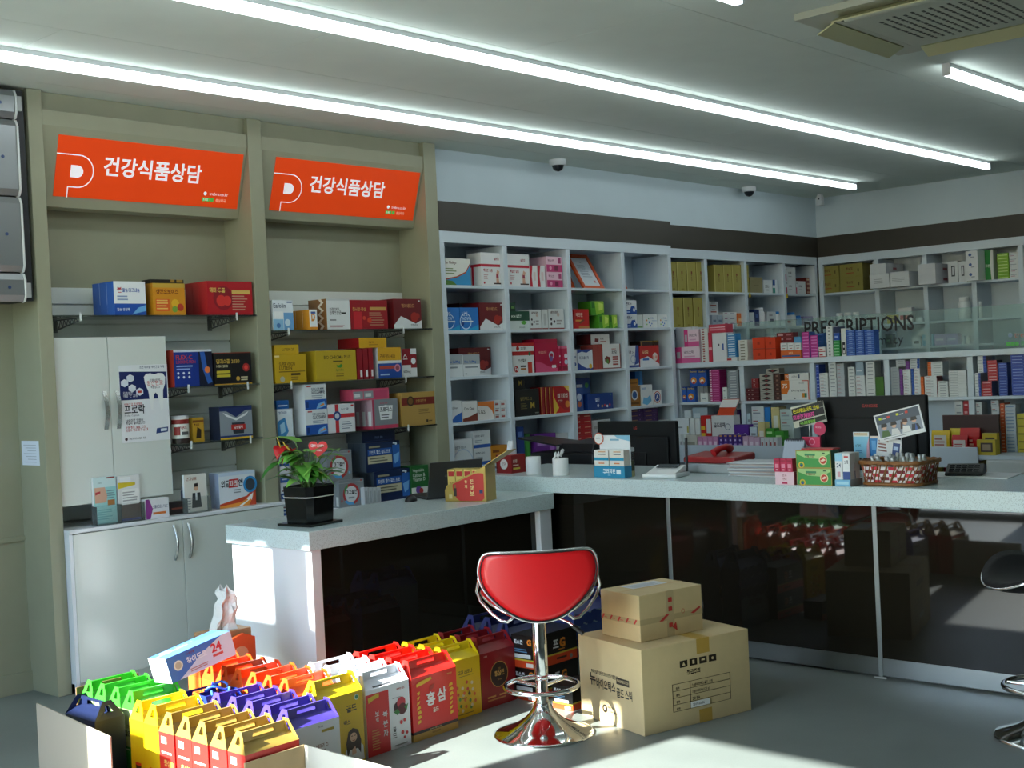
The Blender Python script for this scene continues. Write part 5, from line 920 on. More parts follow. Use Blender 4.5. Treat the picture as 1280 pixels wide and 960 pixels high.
place('R', F, 446, 500, 600, z, .08, '#dcdad2', [R(.2, .2, .7, .6, '#8a8478')], 'cream carton in a seven-high pile', st=7, group='seven piled cream cartons', jit=.002)
zt_ = None
for a, b in ((530, 604), (606, 668)): place('R', F, a, b, 583, z, .09, '#d8411a', [R(.4, .35, .6, .6, '#b02c10'), R(0, .94, 1, 1, '#a02a10')], 'vermilion carton in the double two-high pile', st=2, group='vermilion cartons two high')
place('R', F+.1, 676, 775, 556, z, .08, '#6a1a22', [R(.1, .3, .4, .7, '#c0a0a0'), R(.6, .3, .9, .6, '#a87078')], 'maroon carton in a six-high pile behind an orange one', st=6, group='six piled maroon cartons', jit=.002)
zt_ = place('R', F, 701, 824, 661, z, .09, '#d8682a', [R(.05, .2, .95, .4, '#2a5a9a'), T(.4, .5, .3, '비타', '#f4d8a8', mw=.3)], 'flat orange carton carrying small white ones')
for i in range(3): place('R', F+.004, 699+i*42, 739+i*42, 617, zt_+.0004, .07, '#dfe1e1', [R(.2, .5, .8, .7, '#9a9aa0'), R(.3, .2, .7, .3, '#a85a5a')], 'small white carton standing on the flat orange one', group='small white cartons on the orange one')
place('R', F+.1, 780, 824, 580, z, .07, '#5a9ac8', [R(0, .5, 1, .6, '#d86a3a')], 'blue carton behind the small white ones')
place('R', F, 827, 871, 552, z, .09, '#b8308c', [R(.1, .3, .9, .6, '#e090c8')], 'magenta carton in an eight-high pile', st=8, group='eight piled magenta cartons', side='#2f5a9a')
place('R', F, 877, 923, 571, z, .09, '#b8308c', [R(.1, .3, .9, .6, '#e090c8')], 'magenta carton in a seven-high pile beside the taller one', st=7, group='seven piled magenta cartons', side='#2f5a9a')
place('R', F+.1, 890, 960, 560, z, .08, '#2c5a94', [R(.1, .3, .8, .6, '#8ab0d8')], 'steel blue carton in the pile behind white ones', st=6, group='six piled steel blue cartons')
place('R', F, 928, 969, 641, z, .06, '#dfe0e0', [R(.1, .3, .6, .6, '#b84a4a'), R(0, 0, 1, .15, '#b82a2a')], 'low white and red carton in a two-high pile', st=2, group='two low white and red cartons')
place('R', F, 972, 1010, 517, z, .08, '#dcdedd', [R(.3, .3, .6, .7, '#8a8e90')], 'white carton in a nine-high narrow pile', st=9, group='nine-high narrow white pile', jit=.001)
zt_ = place('R', F, 1016, 1055, 602, z, .08, '#2f9a48', [R(.1, .3, .9, .5, '#b8e0c0')], 'bright green carton in a five-high pile', st=5, group='five piled green cartons')
zt_ = place('R', F, 1017, 1054, 558, zt_+.0004, .08, '#2452b0', [R(.2, .3, .7, .6, '#a0b8e8')], 'blue carton on the green pile'); place('R', F, 1016, 1055, 520, zt_+.0004, .08, '#1e2c50', [], 'navy carton topmost on the green pile')
place('R', F, 1061, 1090, 530, z, .08, '#dde0dc', [Q([(.2, .05), (.8, .05), (.8, .5), (.2, .5)], '#20242a'), R(.35, .1, .65, .2, '#dde0dc'), R(.35, .3, .65, .4, '#dde0dc')], 'tall white carton with black vertical lettering')
view(1040, 290, 4.571)
for a, b in ((80, 130), (133, 182), (184, 240)): place('R', F, a, b, 560, z, .08, '#1d4fa6', [R(.06, .3, .94, .5, '#7aa0dc'), R(.3, .6, .7, .75, '#b8ccec')], 'royal blue carton in the three piles on the hutch ledge', st=12, group='royal blue cartons in three piles')
# shelf under the ledge
F = XI+.02; z = 1.1568; view(840, 460, 5.82)
BO = [O(.5, .35, .36, '#e0902a'), O(.45, .3, .2, '#f0ece0'), R(0, .8, 1, 1, '#1d3f90'), T(.5, .84, .1, 'Bear&us', '#e8c83a', 'c', .8), O(.5, .22, .16, '#c8402a')]
zt_ = place('R', F, 47, 104, 137, z, .08, '#2a5cb4', BO, 'blue pouch-style carton with an orange bear face in the lower pair', group='lower blue and orange cartons'); place('R', F, 108, 166, 137, z, .08, '#2a5cb4', BO, 'blue pouch-style carton with an orange bear face in the lower pair', group='lower blue and orange cartons')
for i in range(3): place('R', F+.04, 170+i*31, 199+i*31, 135, z, .08, '#9a9c9a', [R(.2, .3, .8, .6, '#c8cac8')], 'narrow grey carton beside the blue and orange ones', group='narrow grey cartons')
for a, b in ((127, 186), (188, 250)): place('R', F+.006, a, b, 12, zt_+.0006, .07, '#2a5cb4', BO, 'blue carton with an orange bear face in the upper pair', group='upper blue and orange cartons')
place('R', F-.015, 207, 263, 184, z, .03, '#dfe4e0', [R(.2, .3, .7, .5, '#9aaab0')], 'small white carton in front of the narrow grey ones')
place('R', F, 272, 345, 12, z, .1, '#b02a78', [R(0, .3, .2, .8, '#e8dce4'), R(.3, .3, .9, .6, '#d880b0')], 'magenta and white carton in a fourteen-high pile', st=14, group='tall magenta pile under the ledge')
place('R', F, 404, 482, 16, z, .1, '#8f969c', [R(.2, .3, .8, .7, '#c8ccd0')], 'grey carton in a twelve-high pile', st=12, group='tall grey pile under the ledge', jit=.002)
place('R', F-.012, 368, 402, 140, z, .05, '#dfe2e2', [R(.2, .4, .6, .6, '#a0a4a8')], 'white carton in a pair beside the grey pile', st=2, group='pair of white cartons beside the grey pile')
zt_ = place('R', F, 532, 634, 147, z, .1, '#5c1a20', [O(.2, .5, .16, '#b8a8a0'), T(.4, .3, .4, '케이', '#c0a8a0', mw=.4)], 'maroon carton in a three-high pile beside silver ones', st=3, group='three piled maroon cartons')
place('R', F+.01, 578, 630, 77, zt_+.0004, .08, '#8a2226', [T(.3, .3, .5, 'K', '#e0d0d0', mw=.4)], 'small dark red carton in a pair on the maroon pile', st=2, group='pair of dark red cartons')
DIA = [Q([(.1, .5), (.5, .85), (.9, .5), (.5, .15)], '#1e1a1c'), Q([(.35, .5), (.5, .65), (.65, .5), (.5, .35)], '#8a2a2c'), R(0, 0, 1, .04, '#5a5048')]
zt_ = place('R', F, 637, 735, 42, z, .1, '#a8a49a', DIA, 'silver carton with a black diamond in a six-high pile', st=6, group='silver cartons with black diamonds'); place('R', F, 741, 788, 42, z, .1, '#4a2a22', [R(.3, .3, .7, .7, '#8a6a5a')], 'dark brown carton in a six-high pile beside silver ones', st=6, group='six piled dark brown cartons')
place('R', F+.006, 684, 780, 3, zt_+.0005, .08, '#a8a49a', DIA, 'silver carton with a black diamond lying topmost')
zt_ = place('R', F, 792, 1000, 88, z, .1, '#e2e2de', [Q([(0, .3), (.2, .3), (.3, .6), (.3, 1), (0, 1)], '#dc7420'), T(.05, .6, .22, '75', '#f6efe4', mw=.2, b=.02), R(.74, .94, .98, .98, '#c84a2a'), R(.95, .0, .98, .98, '#c84a2a'), T(.36, .4, .12, '현제75 mg 장용정', '#44464c', mw=.52), T(.64, .8, .08, '아스피린', '#8a8c90', mw=.24), R(.74, .12, .82, .34, '#d88a2a'), R(.82, .12, .9, .34, '#2a8a6a'), O(.48, .08, .04, '#5a5c60')], 'large white carton with an orange 75 badge')
place('R', F+.006, 818, 994, 38, zt_+.0005, .09, '#e2e2de', [R(0, 0, .17, 1, '#dc7420'), T(.03, .3, .4, '75', '#f6efe4', mw=.12), T(.3, .35, .3, 'ASTRIX', '#8a8c90', mw=.24), R(.56, .2, .64, .8, '#5a6a8a')], 'flat white and orange carton lying on the 75 carton')
view(830, 300, 4.8)
W1 = [R(.1, .3, .7, .45, '#9aa2a8'), R(.1, .6, .5, .7, '#b0605c')]; W2 = [R(.2, .3, .8, .5, '#8a9298')]
def pile(x0, x1, yt, n, base, ops, label, yb=None, z0=None, d=.1, dx=0, side=None):
    return place('R', F+dx, x0, x1, yt, z if z0 is None else z0, d, base, ops, label, st=n, group=label, side=side, jit=.0015)
pile(890, 929, 748, 10, '#2848a8', [R(.1, .3, .9, .5, '#a0b4e8')], 'blue carton in the narrow pile beside a divider')
pile(932, 984, 798, 8, '#dcdfe0', W1, 'white carton in the eight-high pile beside the blue one'); pile(986, 1032, 735, 10, '#d8dbdb', W2, 'white carton in the ten-high pile behind the monitor')
pile(1034, 1080, 742, 9, '#b8bfc4', W1, 'pale grey carton in the nine-high pile behind the monitor')
view(1040, 290, 4.571)
pile(90, 130, 772, 9, '#dcdfde', W2, 'white carton in the narrow nine-high pile'); zt_ = pile(135, 188, 820, 6, '#dcdfe0', W1, 'white carton in the six-high pile')
place('R', F, 135, 180, 742, zt_+.0004, .1, '#9ab0c0', [R(.1, .3, .8, .4, '#d8e0e6')], 'pale blue carton standing on the six-high pile')
pile(191, 243, 741, 10, '#dadddc', W2, 'white carton in the pile beside the olive green box')
place('R', F, 247, 296, 827, z, .1, '#3f6a1e', [], 'olive green carton beside the divider', side='#20304a')
zt_ = pile(331, 384, 771, 11, '#a3aaae', W2, 'grey carton in the eleven-high pile'); pile(386, 402, 782, 10, '#7a3a90', [], 'purple-edged carton in the slim pile')
pile(365, 420, 730, 3, '#c0c6ca', W2, 'pale grey carton in the trio on top of the grey pile', z0=zt_+.0005)
zt_ = pile(405, 449, 785, 10, '#dcdfe0', W1, 'white carton in the pile between purple and blue edges'); pile(422, 442, 737, 3, '#7a3a90', [], 'purple carton in the trio on top', z0=zt_+.0005); 
pile(451, 465, 782, 10, '#2a58a8', [], 'blue-edged carton in the slim pile'); zt_ = pile(467, 504, 780, 9, '#dcdfe0', W1, 'white carton in the pile beside the blue edges')
pile(445, 502, 722, 4, '#d2d6d8', [R(.72, 0, .98, 1, '#2a58a8'), R(.1, .3, .6, .5, '#9aa2a8')], 'white and blue carton in the quartet on top', z0=zt_+.0005)
pile(506, 524, 826, 6, '#e06a26', [], 'orange-edged carton in the slim pile'); zt_ = pile(527, 598, 823, 7, '#dcdfe0', W1, 'white carton in the seven-high pile beside orange edges', side='#b0686c')
pile(545, 632, 741, 6, '#d6dadb', [R(0, 0, .24, 1, '#e06a26'), R(.4, .3, .9, .5, '#9aa2a8')], 'white and orange carton in the six on top', z0=zt_+.0005)
pile(603, 663, 852, 6, '#dcdfde', W2, 'white carton in the low six-high pile'); pile(666, 768, 792, 10, '#d9dcdb', [R(.05, .3, .5, .5, '#a8aeb0'), R(.5, 0, .52, 1, '#b8bcbe')], 'white carton in the ten-high wide pile beside the divider')
zt_ = pile(801, 850, 806, 8, '#dcdfe0', [R(.62, 0, 1, 1, '#2a48a0'), R(.1, .3, .5, .5, '#9aa2a8')], 'white and blue carton in the eight-high pile'); pile(830, 882, 703, 6, '#dcdfe0', [R(.62, 0, 1, 1, '#2a48a0'), R(.1, .3, .5, .5, '#9aa2a8')], 'white and blue carton in the six on top', z0=zt_+.0005)
zt_ = pile(855, 914, 852, 5, '#b01c26', [R(.1, .3, .9, .5, '#e8c0c0')], 'red carton in the five-high pile', side='#4a5a90'); pile(886, 944, 733, 7, '#b8202a', [R(.1, .3, .9, .5, '#e8c0c0')], 'red carton in the seven on top', z0=zt_+.0005, side='#4a5a90')
pile(949, 1000, 747, 12, '#1c3c94', [R(.1, .3, .9, .5, '#7a94d8')], 'dark blue carton in the twelve-high pile'); pile(1020, 1097, 692, 13, '#2444a4', [R(.1, .3, .9, .5, '#8aa0e0')], 'dark blue carton in the thirteen-high pile beside the frame edge'.replace('beside the frame edge', 'reaching the ledge'))
# lowest hutch row
view(1040, 470, 5.333); z = .7808; F = XI+.02
pile(818, 872, 167, 7, '#d2d6d6', W2, 'white carton in the seven-high pile behind the brown board'); pile(874, 911, 167, 7, '#b8222c', [R(.2, .3, .8, .6, '#e0b0b0')], 'red carton in the pile behind the brown board')
pile(932, 1000, 175, 7, '#d2d6d6', W1, 'white carton in the pile between divider and brown board'); pile(1060, 1114, 163, 8, '#d2d6d6', W1, 'white carton in the eight-high pile beside the orange one')
pile(1118, 1150, 182, 14, '#d8602a', [R(.2, .3, .8, .5, '#f0c8a8')], 'orange carton in the narrow tall pile'); pile(1152, 1224, 190, 14, '#c0c8cc', [R(.1, .2, .8, .5, '#7a94b0')], 'pale grey-blue carton in the tall pile'); pile(1232, 1300, 252, 5, '#c8b82c', [R(.1, .3, .7, .5, '#8a7a1a')], 'yellow carton in the five-high pile')
view(840, 460, 5.82)
pile(88, 142, 310, 2, '#d0d6da', W2, 'white carton in the pair at the back of the tray'); pile(150, 260, 288, 3, '#9fb2bc', [R(.1, .3, .5, .6, '#c8d4da')], 'grey-blue carton in the trio at the back of the tray'); pile(420, 470, 302, 2, '#d6dae0', W1, 'white carton in the pair beside a violet one'); place('R', F, 473, 489, 302, z, .1, '#5a3a80', [], 'slim violet carton beside the divider of the hutch')
pile(578, 668, 280, 4, '#d8dcdc', W1, 'white carton in the four-high pile behind the tray'); place('R', F, 672, 715, 286, z, .1, '#2a80c8', [R(.2, .1, .8, .4, '#cfe2f0')], 'bright blue carton behind the tray'); place('R', F, 720, 782, 285, z, .1, '#d8c88a', [R(.25, .2, .75, .8, '#e8e6dc'), R(0, 0, 1, .1, '#e0a020')], 'cream and yellow carton behind the tray')
pile(520, 574, 330, 3, '#b8ccd0', W2, 'pale teal carton in the trio beside the four-high pile'); pile(786, 880, 300, 4, '#c0ccc8', W1, 'pale carton in the pile behind the lettered card')
# tray, back layer then front layer
F = 8.24
place('R', F, 26, 124, 366, z, .09, '#dcdfe2', [R(.1, .7, .5, .74, '#8a8e94'), R(.4, .4, .7, .44, '#8a8e94'), R(.84, .55, .96, .75, '#a8a04a')], 'large white carton in the tray'); place('R', F, 130, 164, 366, z, .09, '#d6d8d6', [R(.4, .2, .9, .4, '#9a8a80')], 'slim white carton beside the large one in the tray', group='slim white cartons in the tray'); place('R', F, 168, 204, 366, z, .09, '#d6d8d6', [R(.4, .2, .9, .4, '#9a8a80')], 'slim white carton beside the large one in the tray', group='slim white cartons in the tray')
place('R', F, 208, 283, 346, z, .09, '#c82018', [R(0, .6, .4, .7, '#e8c83a'), R(0, .4, .4, .5, '#e8c83a'), R(0, .2, .4, .3, '#e8c83a'), R(.55, .5, 1, .9, '#d8d8d8')], 'red and yellow carton in the tray')
zt_ = place('R', F, 287, 450, 346, z, .09, '#e0e0dc', [Q([(0, 0), (.7, 0), (.9, .4), (.6, .3), (.3, .1), (0, .2)], '#e0842a'), T(.1, .66, .14, '골드루팩', '#3a3a40', mw=.5), G(.72, .68, .1, .13, '#8a9098'), R(.1, .12, .6, .2, '#6a9a3a')], 'white carton with orange swirl in the tray')
m = MB(); a = onx(PU(385), PV(335), F+.03); b_ = onx(PU(385), PV(228), F+.03); w2 = .075; hh = b_.z-zt_
m.prism([(0, w2, 0), (0, -w2, 0), (.02, -w2-.05, hh), (.02, w2-.05, hh)], (.002, 0, 0), P('#d84a24', .4)); m.prism([(-.001, w2-.025, hh*.5), (-.001, -w2-.025, hh*.5), (.018, -w2-.049, hh*.97), (.018, w2-.049, hh*.97)], (.0005, 0, 0), P('#ece6e2', .4))
m.build('price_card', None, (F+.03, a.y, zt_+.0002), label='leaning red and white card behind the swirl carton', cat='card')
place('R', F-.005, 452, 558, 412, z, .07, '#5a2a90', [O(.3, .6, .12, '#e0d4ec'), O(.75, .6, .12, '#e0d4ec'), T(.35, .3, .16, '키즈짱', '#e8c8f0', mw=.4)], 'purple children carton with white round faces in the tray')
pile(683, 747, 440, 3, '#3f9a2c', [R(.1, .3, .7, .6, '#bfe0a8')], 'green carton in the trio beside the other green trio'.replace('beside the other green trio', 'in the tray'), d=.07); pile(750, 815, 460, 2, '#3f9a2c', [R(.1, .3, .7, .6, '#bfe0a8')], 'green carton in the pair in the tray', d=.07)
pile(566, 620, 430, 2, '#c8d8dc', W2, 'pale teal carton in the pair in the tray', d=.07); place('R', F, 624, 676, 395, z, .07, '#d9c98a', [R(.2, .2, .8, .7, '#ece8dc'), R(0, 0, 1, .15, '#3a80c0')], 'cream carton beside the green trio')
F = 8.13
for i in range(3): place('R', F, 30+i*24, 52+i*24, 484, z, .07, '#d9dbd9', [R(.2, .4, .8, .6, '#a0a0a0')], 'tiny white carton at the front of the tray', group='tiny white cartons at the tray front')
place('R', F, 104, 182, 490, z, .07, '#cfcabc', [R(.1, .4, .8, .6, '#9a9484')], 'low beige carton at the front of the tray')
for i in range(4): place('R', F, 187+i*37, 222+i*37, 500, z, .07, '#d490b8', [R(.2, .4, .8, .7, '#f0d4e4')], 'small pink carton at the front of the tray', group='small pink cartons at the tray front')
for i in range(5): place('R', F, 340+i*34.5, 372+i*34.5, 487, z, .07, '#4c2a86', [O(.5, .7, .2, '#d8c8e8'), R(.2, .3, .8, .5, '#a88ac8'), R(.2, .9, .8, .98, '#d89a4a')], 'small purple carton in the row of five', group='row of five purple cartons')
for i in range(3): place('R', F, 515+i*42, 555+i*42, 497+i*4, z, .07, '#d8b0c8', [R(.2, .4, .8, .7, '#f0dce8')], 'small pale pink carton beside the purple row', group='pale pink cartons beside the purple row')
for i in range(4): place('R', F, 645+i*31, 674+i*31, 508, z, .07, '#dcdfe0', [R(.2, .4, .6, .7, '#b05a5a')], 'small white and red carton at the front of the tray', group='small white and red cartons at the tray front')
# brown board and packets
F = 8.28; view(1040, 470, 5.333)
place('R', F, 736, 1113, 259, z, .02, '#3a1d18', [R(0, .98, 1, 1, '#55302a')], 'dark brown board standing on the hutch counter', name='display_board', cat='board')
def packet(x0, x1, yt, x, ops, base, label, lean=.02):
    a, b = onx(PU(x0), PV(yt+20), x), onx(PU(x1), PV(yt+20), x); h = a.z if 0 else onx(PU((x0+x1)/2), PV(yt), x).z-z; w = a.y-b.y
    m = MB(); n = 6; pts = []
    for i in range(n+1):
        t_ = i/n; th = .018*math.sin(math.pi*min(1, t_*.9+.05)); pts.append((t_*h, th))
    for i in range(n):
        (z0_, t0), (z1_, t1) = pts[i], pts[i+1]
        for sgn in (-1, 1): m.quad((-w/2, sgn*t0, z0_), (w/2, sgn*t0, z0_), (w/2, sgn*t1, z1_), (-w/2, sgn*t1, z1_), P(base, .25))
    draw(m, ops, (-w/2, -.0205, 0), X3, Z3, -Y3, w, h); o = m.build('candy_packet', None, (x+.03, (a.y+b.y)/2, z+.0003), -math.pi/2, label=label, cat='packet')
packet(655, 775, 365, 8.2, [R(.15, .1, .85, .8, '#cfc8bc'), L(.2, .2, .8, .7, 4, '#a04a3a')], '#d8b422', 'yellow packet with a pale window')
packet(790, 895, 395, 8.13, [R(.12, .1, .88, .75, '#d8ccc4'), L(.2, .2, .8, .6, 3, '#a84040')], '#c21c22', 'red packet with a pale window in front'); packet(845, 975, 348, 8.2, [L(.2, .3, .8, .6, 2, '#e8b0a0')], '#c81c20', 'plain red packet behind the windowed one')
packet(775, 850, 350, 8.235, [], '#d8c02a', 'plain yellow packet behind the red ones')
for k, (a, b, t_) in enumerate(((965, 1090, 425), (1000, 1100, 382))):
    zt_ = place('R', 8.14+.05*k, a, b, t_, z, .045, '#c8b02a', [R(.2, .2, .85, .8, '#4a3a30'), R(.3, .3, .75, .7, '#a08a70')], ('flat yellow candy box beside the red packets', 'taller yellow candy box behind the flat one')[k], name='candy_box', cat='box')
dw = wthing('drawer_unit', 'low white drawer unit at the end of the hutch', 'drawers', (8.2, 2.9, .5))
yd = onx(1233, 580, 8.1).y; zt_ = onx(1250, 567, 8.1).z
bx('body', 8.117, 2.3, .505, 8.44, yd, zt_ if zt_ < .754 else .753, P('#cfd3d2', .45), dw)
for k in range(2):
    z0_ = .51+k*.12; d_ = bx('drawer', 8.10, 2.3, z0_, 8.116, yd, min(z0_+.115, .75), P('#d6dad8', .45), dw, bev=.002)

PILE.build('medicine_box_piles', kind='stuff', label='thin medicine cartons piled too high to count on shelves', cat='boxes')
# ================= gift boxes on the floor
def gift_mesh(w, d, h, hr, base, top, ops, side=None, lops=(), slot=True, tops=()):
    """returns (body MB, lid MB): carton with a gabled carry-handle top"""
    b = MB(); x, y = w/2, d/2; bm = P(base, .38); sm = P(side or base, .38); tm = P(top, .38)
    b.quad((-x, -y, 0), (x, -y, 0), (x, -y, h), (-x, -y, h), bm); b.quad((x, y, 0), (-x, y, 0), (-x, y, h), (x, y, h), bm)
    b.quad((-x, y, 0), (-x, -y, 0), (-x, -y, h), (-x, y, h), sm); b.quad((x, -y, 0), (x, y, 0), (x, y, h), (x, -y, h), sm)
    b.quad((-x, y, 0), (x, y, 0), (x, -y, 0), (-x, -y, 0), bm)
    draw(b, ops, (-x, -y, 0), X3, Z3, -Y3, w, h); draw(b, lops, (-x, y, 0), -Y3, Z3, -X3, d, h)
    t = MB(); zr_ = h+hr*.45; zt = h+hr; k = .004
    # two sloping roof panels to the ridge
    t.quad((-x, -y, h), (x, -y, h), (x*.93, -k, zr_), (-x*.93, -k, zr_), tm); t.quad((x, y, h), (-x, y, h), (-x*.93, k, zr_), (x*.93, k, zr_), tm)
    # upright handle: frame around a slot, two leaves thick
    sx, s0, s1 = x*.42, zr_+(zt-zr_)*.22, zr_+(zt-zr_)*.72; X = x*.93; Xt = x*.80
    for sy in (-k, k):
        P_ = [(-X, sy, zr_), (X, sy, zr_), (Xt, sy, zt), (-Xt, sy, zt)]; I_ = [(-sx, sy, s0), (sx, sy, s0), (sx*.92, sy, s1), (-sx*.92, sy, s1)]
        vs = P_+I_; fs = [(0, 1, 5, 4), (1, 2, 6, 5), (2, 3, 7, 6), (3, 0, 4, 7)]; t.add(vs, fs, tm)
        if not slot: t.add(I_, [(0, 1, 2, 3)], tm)
    t.quad((-Xt, -k, zt), (Xt, -k, zt), (Xt, k, zt), (-Xt, k, zt), tm)
    # gable end flaps: pointed leaves folded up over both ends, with a notch
    for sx_ in (-1, 1):
        xo = sx_*x; xi = sx_*x*.86; n0 = sx_*.0012; zz_ = zt+.006
        o = [(xo, -y, h), (xo, y, h), (xi, y*.30, zz_), (xi, -y*.30, zz_)]
        i_ = [((xo*.55+xi*.45), -y*.30, h+hr*.40), ((xo*.55+xi*.45), y*.30, h+hr*.40), ((xo*.2+xi*.8), y*.12, h+hr*.80), ((xo*.2+xi*.8), -y*.12, h+hr*.80)]
        t.add(o+i_, [(0, 1, 5, 4), (1, 2, 6, 5), (2, 3, 7, 6), (3, 0, 4, 7)], tm)
        t.add([(p[0]-sx_*.012, p[1], p[2]) for p in i_], [(0, 1, 2, 3)], tm)
    draw(t, tops, (-x, -y, h), X3, Vector((0, y-k, zr_-h)).normalized(), Vector((0, -(zr_-h), y)).normalized(), w, math.hypot(y, zr_-h))
    return b.mesh('body'), t.mesh('handle_top')
def gifts(x0, x1, y0, n, dy, h, hr, base, top, ops, label, side=None, lops=(), tops=(), z0=0.0, jit=.003, w2=None, firstlabel=None, rz=0.0):
    w = (x1-x0)-.006; b, t = gift_mesh(w, dy-.007, h, hr, base, top, ops, side, lops, True, tops)
    for k in range(n):
        o = thing('gift_box', label+((', '+DEP[k]) if n > 1 else ''), 'gift box', ((x0+x1)/2+random.uniform(-jit, jit), y0+dy*(k+.5), z0), rz+random.uniform(-.006, .006), label if n > 1 else None)
        link('body', b, o); link('handle_top', t, o)
YG = '#f0d23a'
BOK = [R(0, 0, .52, .93, '#cf1f1f'), R(.52, 0, 1, 1, '#eef0f4'), Q([(.06, .80), (.18, .84), (.3, .86), (.3, .92), (.16, .90), (.05, .88)], '#d8b83a'),
       T(.24, .58, .075, '보', '#f4eeee', 'c', .16), T(.24, .49, .075, '령', '#f4eeee', 'c', .16), T(.42, .52, .10, '복', '#f4eeee', 'c', .2, .02), T(.42, .38, .10, '분', '#f4eeee', 'c', .2, .02), T(.42, .24, .10, '자', '#f4eeee', 'c', .2, .02), T(.62, .26, .075, '골', '#3a3a40', 'c', .14), T(.62, .17, .075, '드', '#3a3a40', 'c', .14),
       O(.72, .62, .10, '#3a1a22'), O(.80, .68, .10, '#c02a3c'), O(.82, .58, .10, '#581a26'), Q([(.62, .56), (.7, .5), (.76, .54), (.7, .6)], '#2f7a34'), Q([(.86, .6), (.96, .64), (.92, .54)], '#2f7a34'), T(.6, .76, .025, 'black raspberry', '#6a6a6a', mw=.36), T(.7, .88, .035, '복분자 골드', '#c05a4a', mw=.26),
       O(.78, .38, .035, '#c82a30'), O(.86, .40, .03, '#c82a30'), O(.8, .22, .035, '#c82a30'), O(.9, .2, .03, '#c82a30'), O(.84, .14, .025, '#c82a30'), L(.1, .08, .3, .4, 8, '#d88a4a'), R(.6, .04, .9, .06, '#8a8a8a')]
gifts(3.197, 3.433, 3.79, 4, .102, .262, .062, '#e9ebf0', '#e4e7ee', BOK, 'white carry box with a red raspberry front in its row', lops=[L(.2, .3, .8, .8, 6, '#d89a8a'), R(.2, .08, .8, .2, '#c8ccd0')], side='#e6e9ee', tops=[R(.2, .1, .6, .25, '#5a5a60')])
EAR = lambda x, sg: [Q([(x+sg*.02*math.sin(i*1.3)-.035, .26+i*.075), (x+.035+sg*.03*math.sin(i), .28+i*.075), (x+.03, .325+i*.075), (x-.03, .31+i*.075)], '#e8b92e') for i in range(7)]
HS = [R(0, 0, 1, .11, '#b18a3c'), R(0, .11, 1, .155, '#1c1410'), T(.5, .055, .03, '보령수앤보제약', '#5a3a10', 'c', .36), T(.5, .12, .018, 'KOREAN RED GINSENG', '#e0c890', 'c', .5)]+EAR(.14, 1)+EAR(.86, -1)+[Q([(.1, .85), (.3, .88), (.44, .92), (.42, .96), (.2, .93), (.1, .9)], '#e8b92e'), T(.30, .50, .22, '홍', '#f6f0ee', 'l', .22, .03), T(.54, .52, .22, '삼', '#f6f0ee', 'l', .24, .03), T(.5, .38, .075, '골드', '#f4e8d8', 'c', .24, .02), Q([(.36, .74), (.46, .76), (.5, .84), (.4, .82)], '#b02a1c'), T(.78, .91, .03, '복분자앤', '#e8c070', 'l', .18)]
gifts(3.437, 3.70, 3.787, 4, .102, .258, .062, '#d81a14', '#d42018', HS, 'red carry box with bold white ginseng lettering in its row', lops=[R(0, 0, 1, .11, '#b18a3c'), R(0, .11, 1, .155, '#1c1410')])
LM = [T(.38, .74, .07, '고려 레모나', '#3a3010', 'l', .56, .015), R(.4, .7, .8, .71, '#8a7a20'), R(.45, .32, .6, .34, '#a08a20')]+[O(.3+.55*((i*37) % 100)/100, .12+.5*((i*53) % 100)/100, .035, ['#e0772a', '#e8e2b8', '#5a9a3a', '#d85a3a'][i % 4]) for i in range(22)]+[T(.62, .36, .09, '4', '#4a3a10', 'l', .1), R(.3, .06, .75, .075, '#8a7a20')]
gifts(3.705, 3.93, 3.872, 3, .102, .252, .062, '#e8c60e', '#e6cd18', LM, 'yellow lemon vitamin carry box in its row')
HJ = [O(.52, .56, .26, '#c8a050'), O(.52, .56, .245, '#241812'), T(.52, .53, .10, '홍삼진', '#d8b060', 'c', .34, .02), T(.52, .64, .04, '고려', '#b89048', 'c', .2), T(.52, .45, .03, '건강기능', '#b89048', 'c', .22), R(.42, .8, .62, .86, '#8a2a2c'), T(.1, .92, .03, '이경제', '#e0b8a8', 'l', .2), R(.16, .17, .4, .2, '#d09a50'), R(.5, .17, .8, .2, '#d09a50'), L(.16, .1, .8, .16, 1, '#b88048'), Q([(.9, .05), (1, .05), (1, .3), (.94, .32)], '#2a1410')]
gifts(3.937, 4.165, 3.884, 3, .105, .246, .062, '#8c1620', '#8c1a22', HJ, 'dark red ginseng carry box with a black disc in its row')
# girl-printed yellow box and the orange row behind it
GD = [T(.62, .73, .1, '골드', '#3a3428', 'l', .36, .02), T(.55, .56, .07, '랙스', '#4a4230', 'l', .32), T(.2, .73, .1, '비타', '#3a3428', 'l', .36, .02), O(.86, .92, .05, '#d8e4d0'), O(.86, .92, .035, '#3a8a5a'),
      Q([(.52, .02), (.98, .02), (.96, .22), (.86, .30), (.66, .30), (.56, .2)], '#e6e6e4'), Q([(.58, .3), (.64, .46), (.74, .5), (.86, .46), (.92, .3), (.9, .12), (.84, .2), (.66, .2), (.6, .1)], '#3c2a20'), O(.75, .37, .08, '#e0b89a'), Q([(.71, .33), (.79, .33), (.75, .31)], '#b05a4a'), R(.7, .385, .735, .395, '#2a1c16'), R(.765, .385, .8, .395, '#2a1c16'), Q([(.7, .12), (.8, .14), (.78, .24), (.7, .2)], '#e0b89a')]
gifts(2.957, 3.185, 3.787, 1, .105, .275, .065, '#d9b313', '#e4c516', GD, 'yellow carry box printed with a smiling woman', lops=[R(.2, .3, .8, .7, '#c89a10')])
gifts(2.962, 3.190, 3.965, 7, .1005, .262, .062, '#e2541a', '#e85a1c', [R(.2, .3, .8, .7, '#f0a060')], 'orange carry box beside the table end panel', side='#e8742c', lops=[R(0, 0, 1, .1, '#e8c020')])
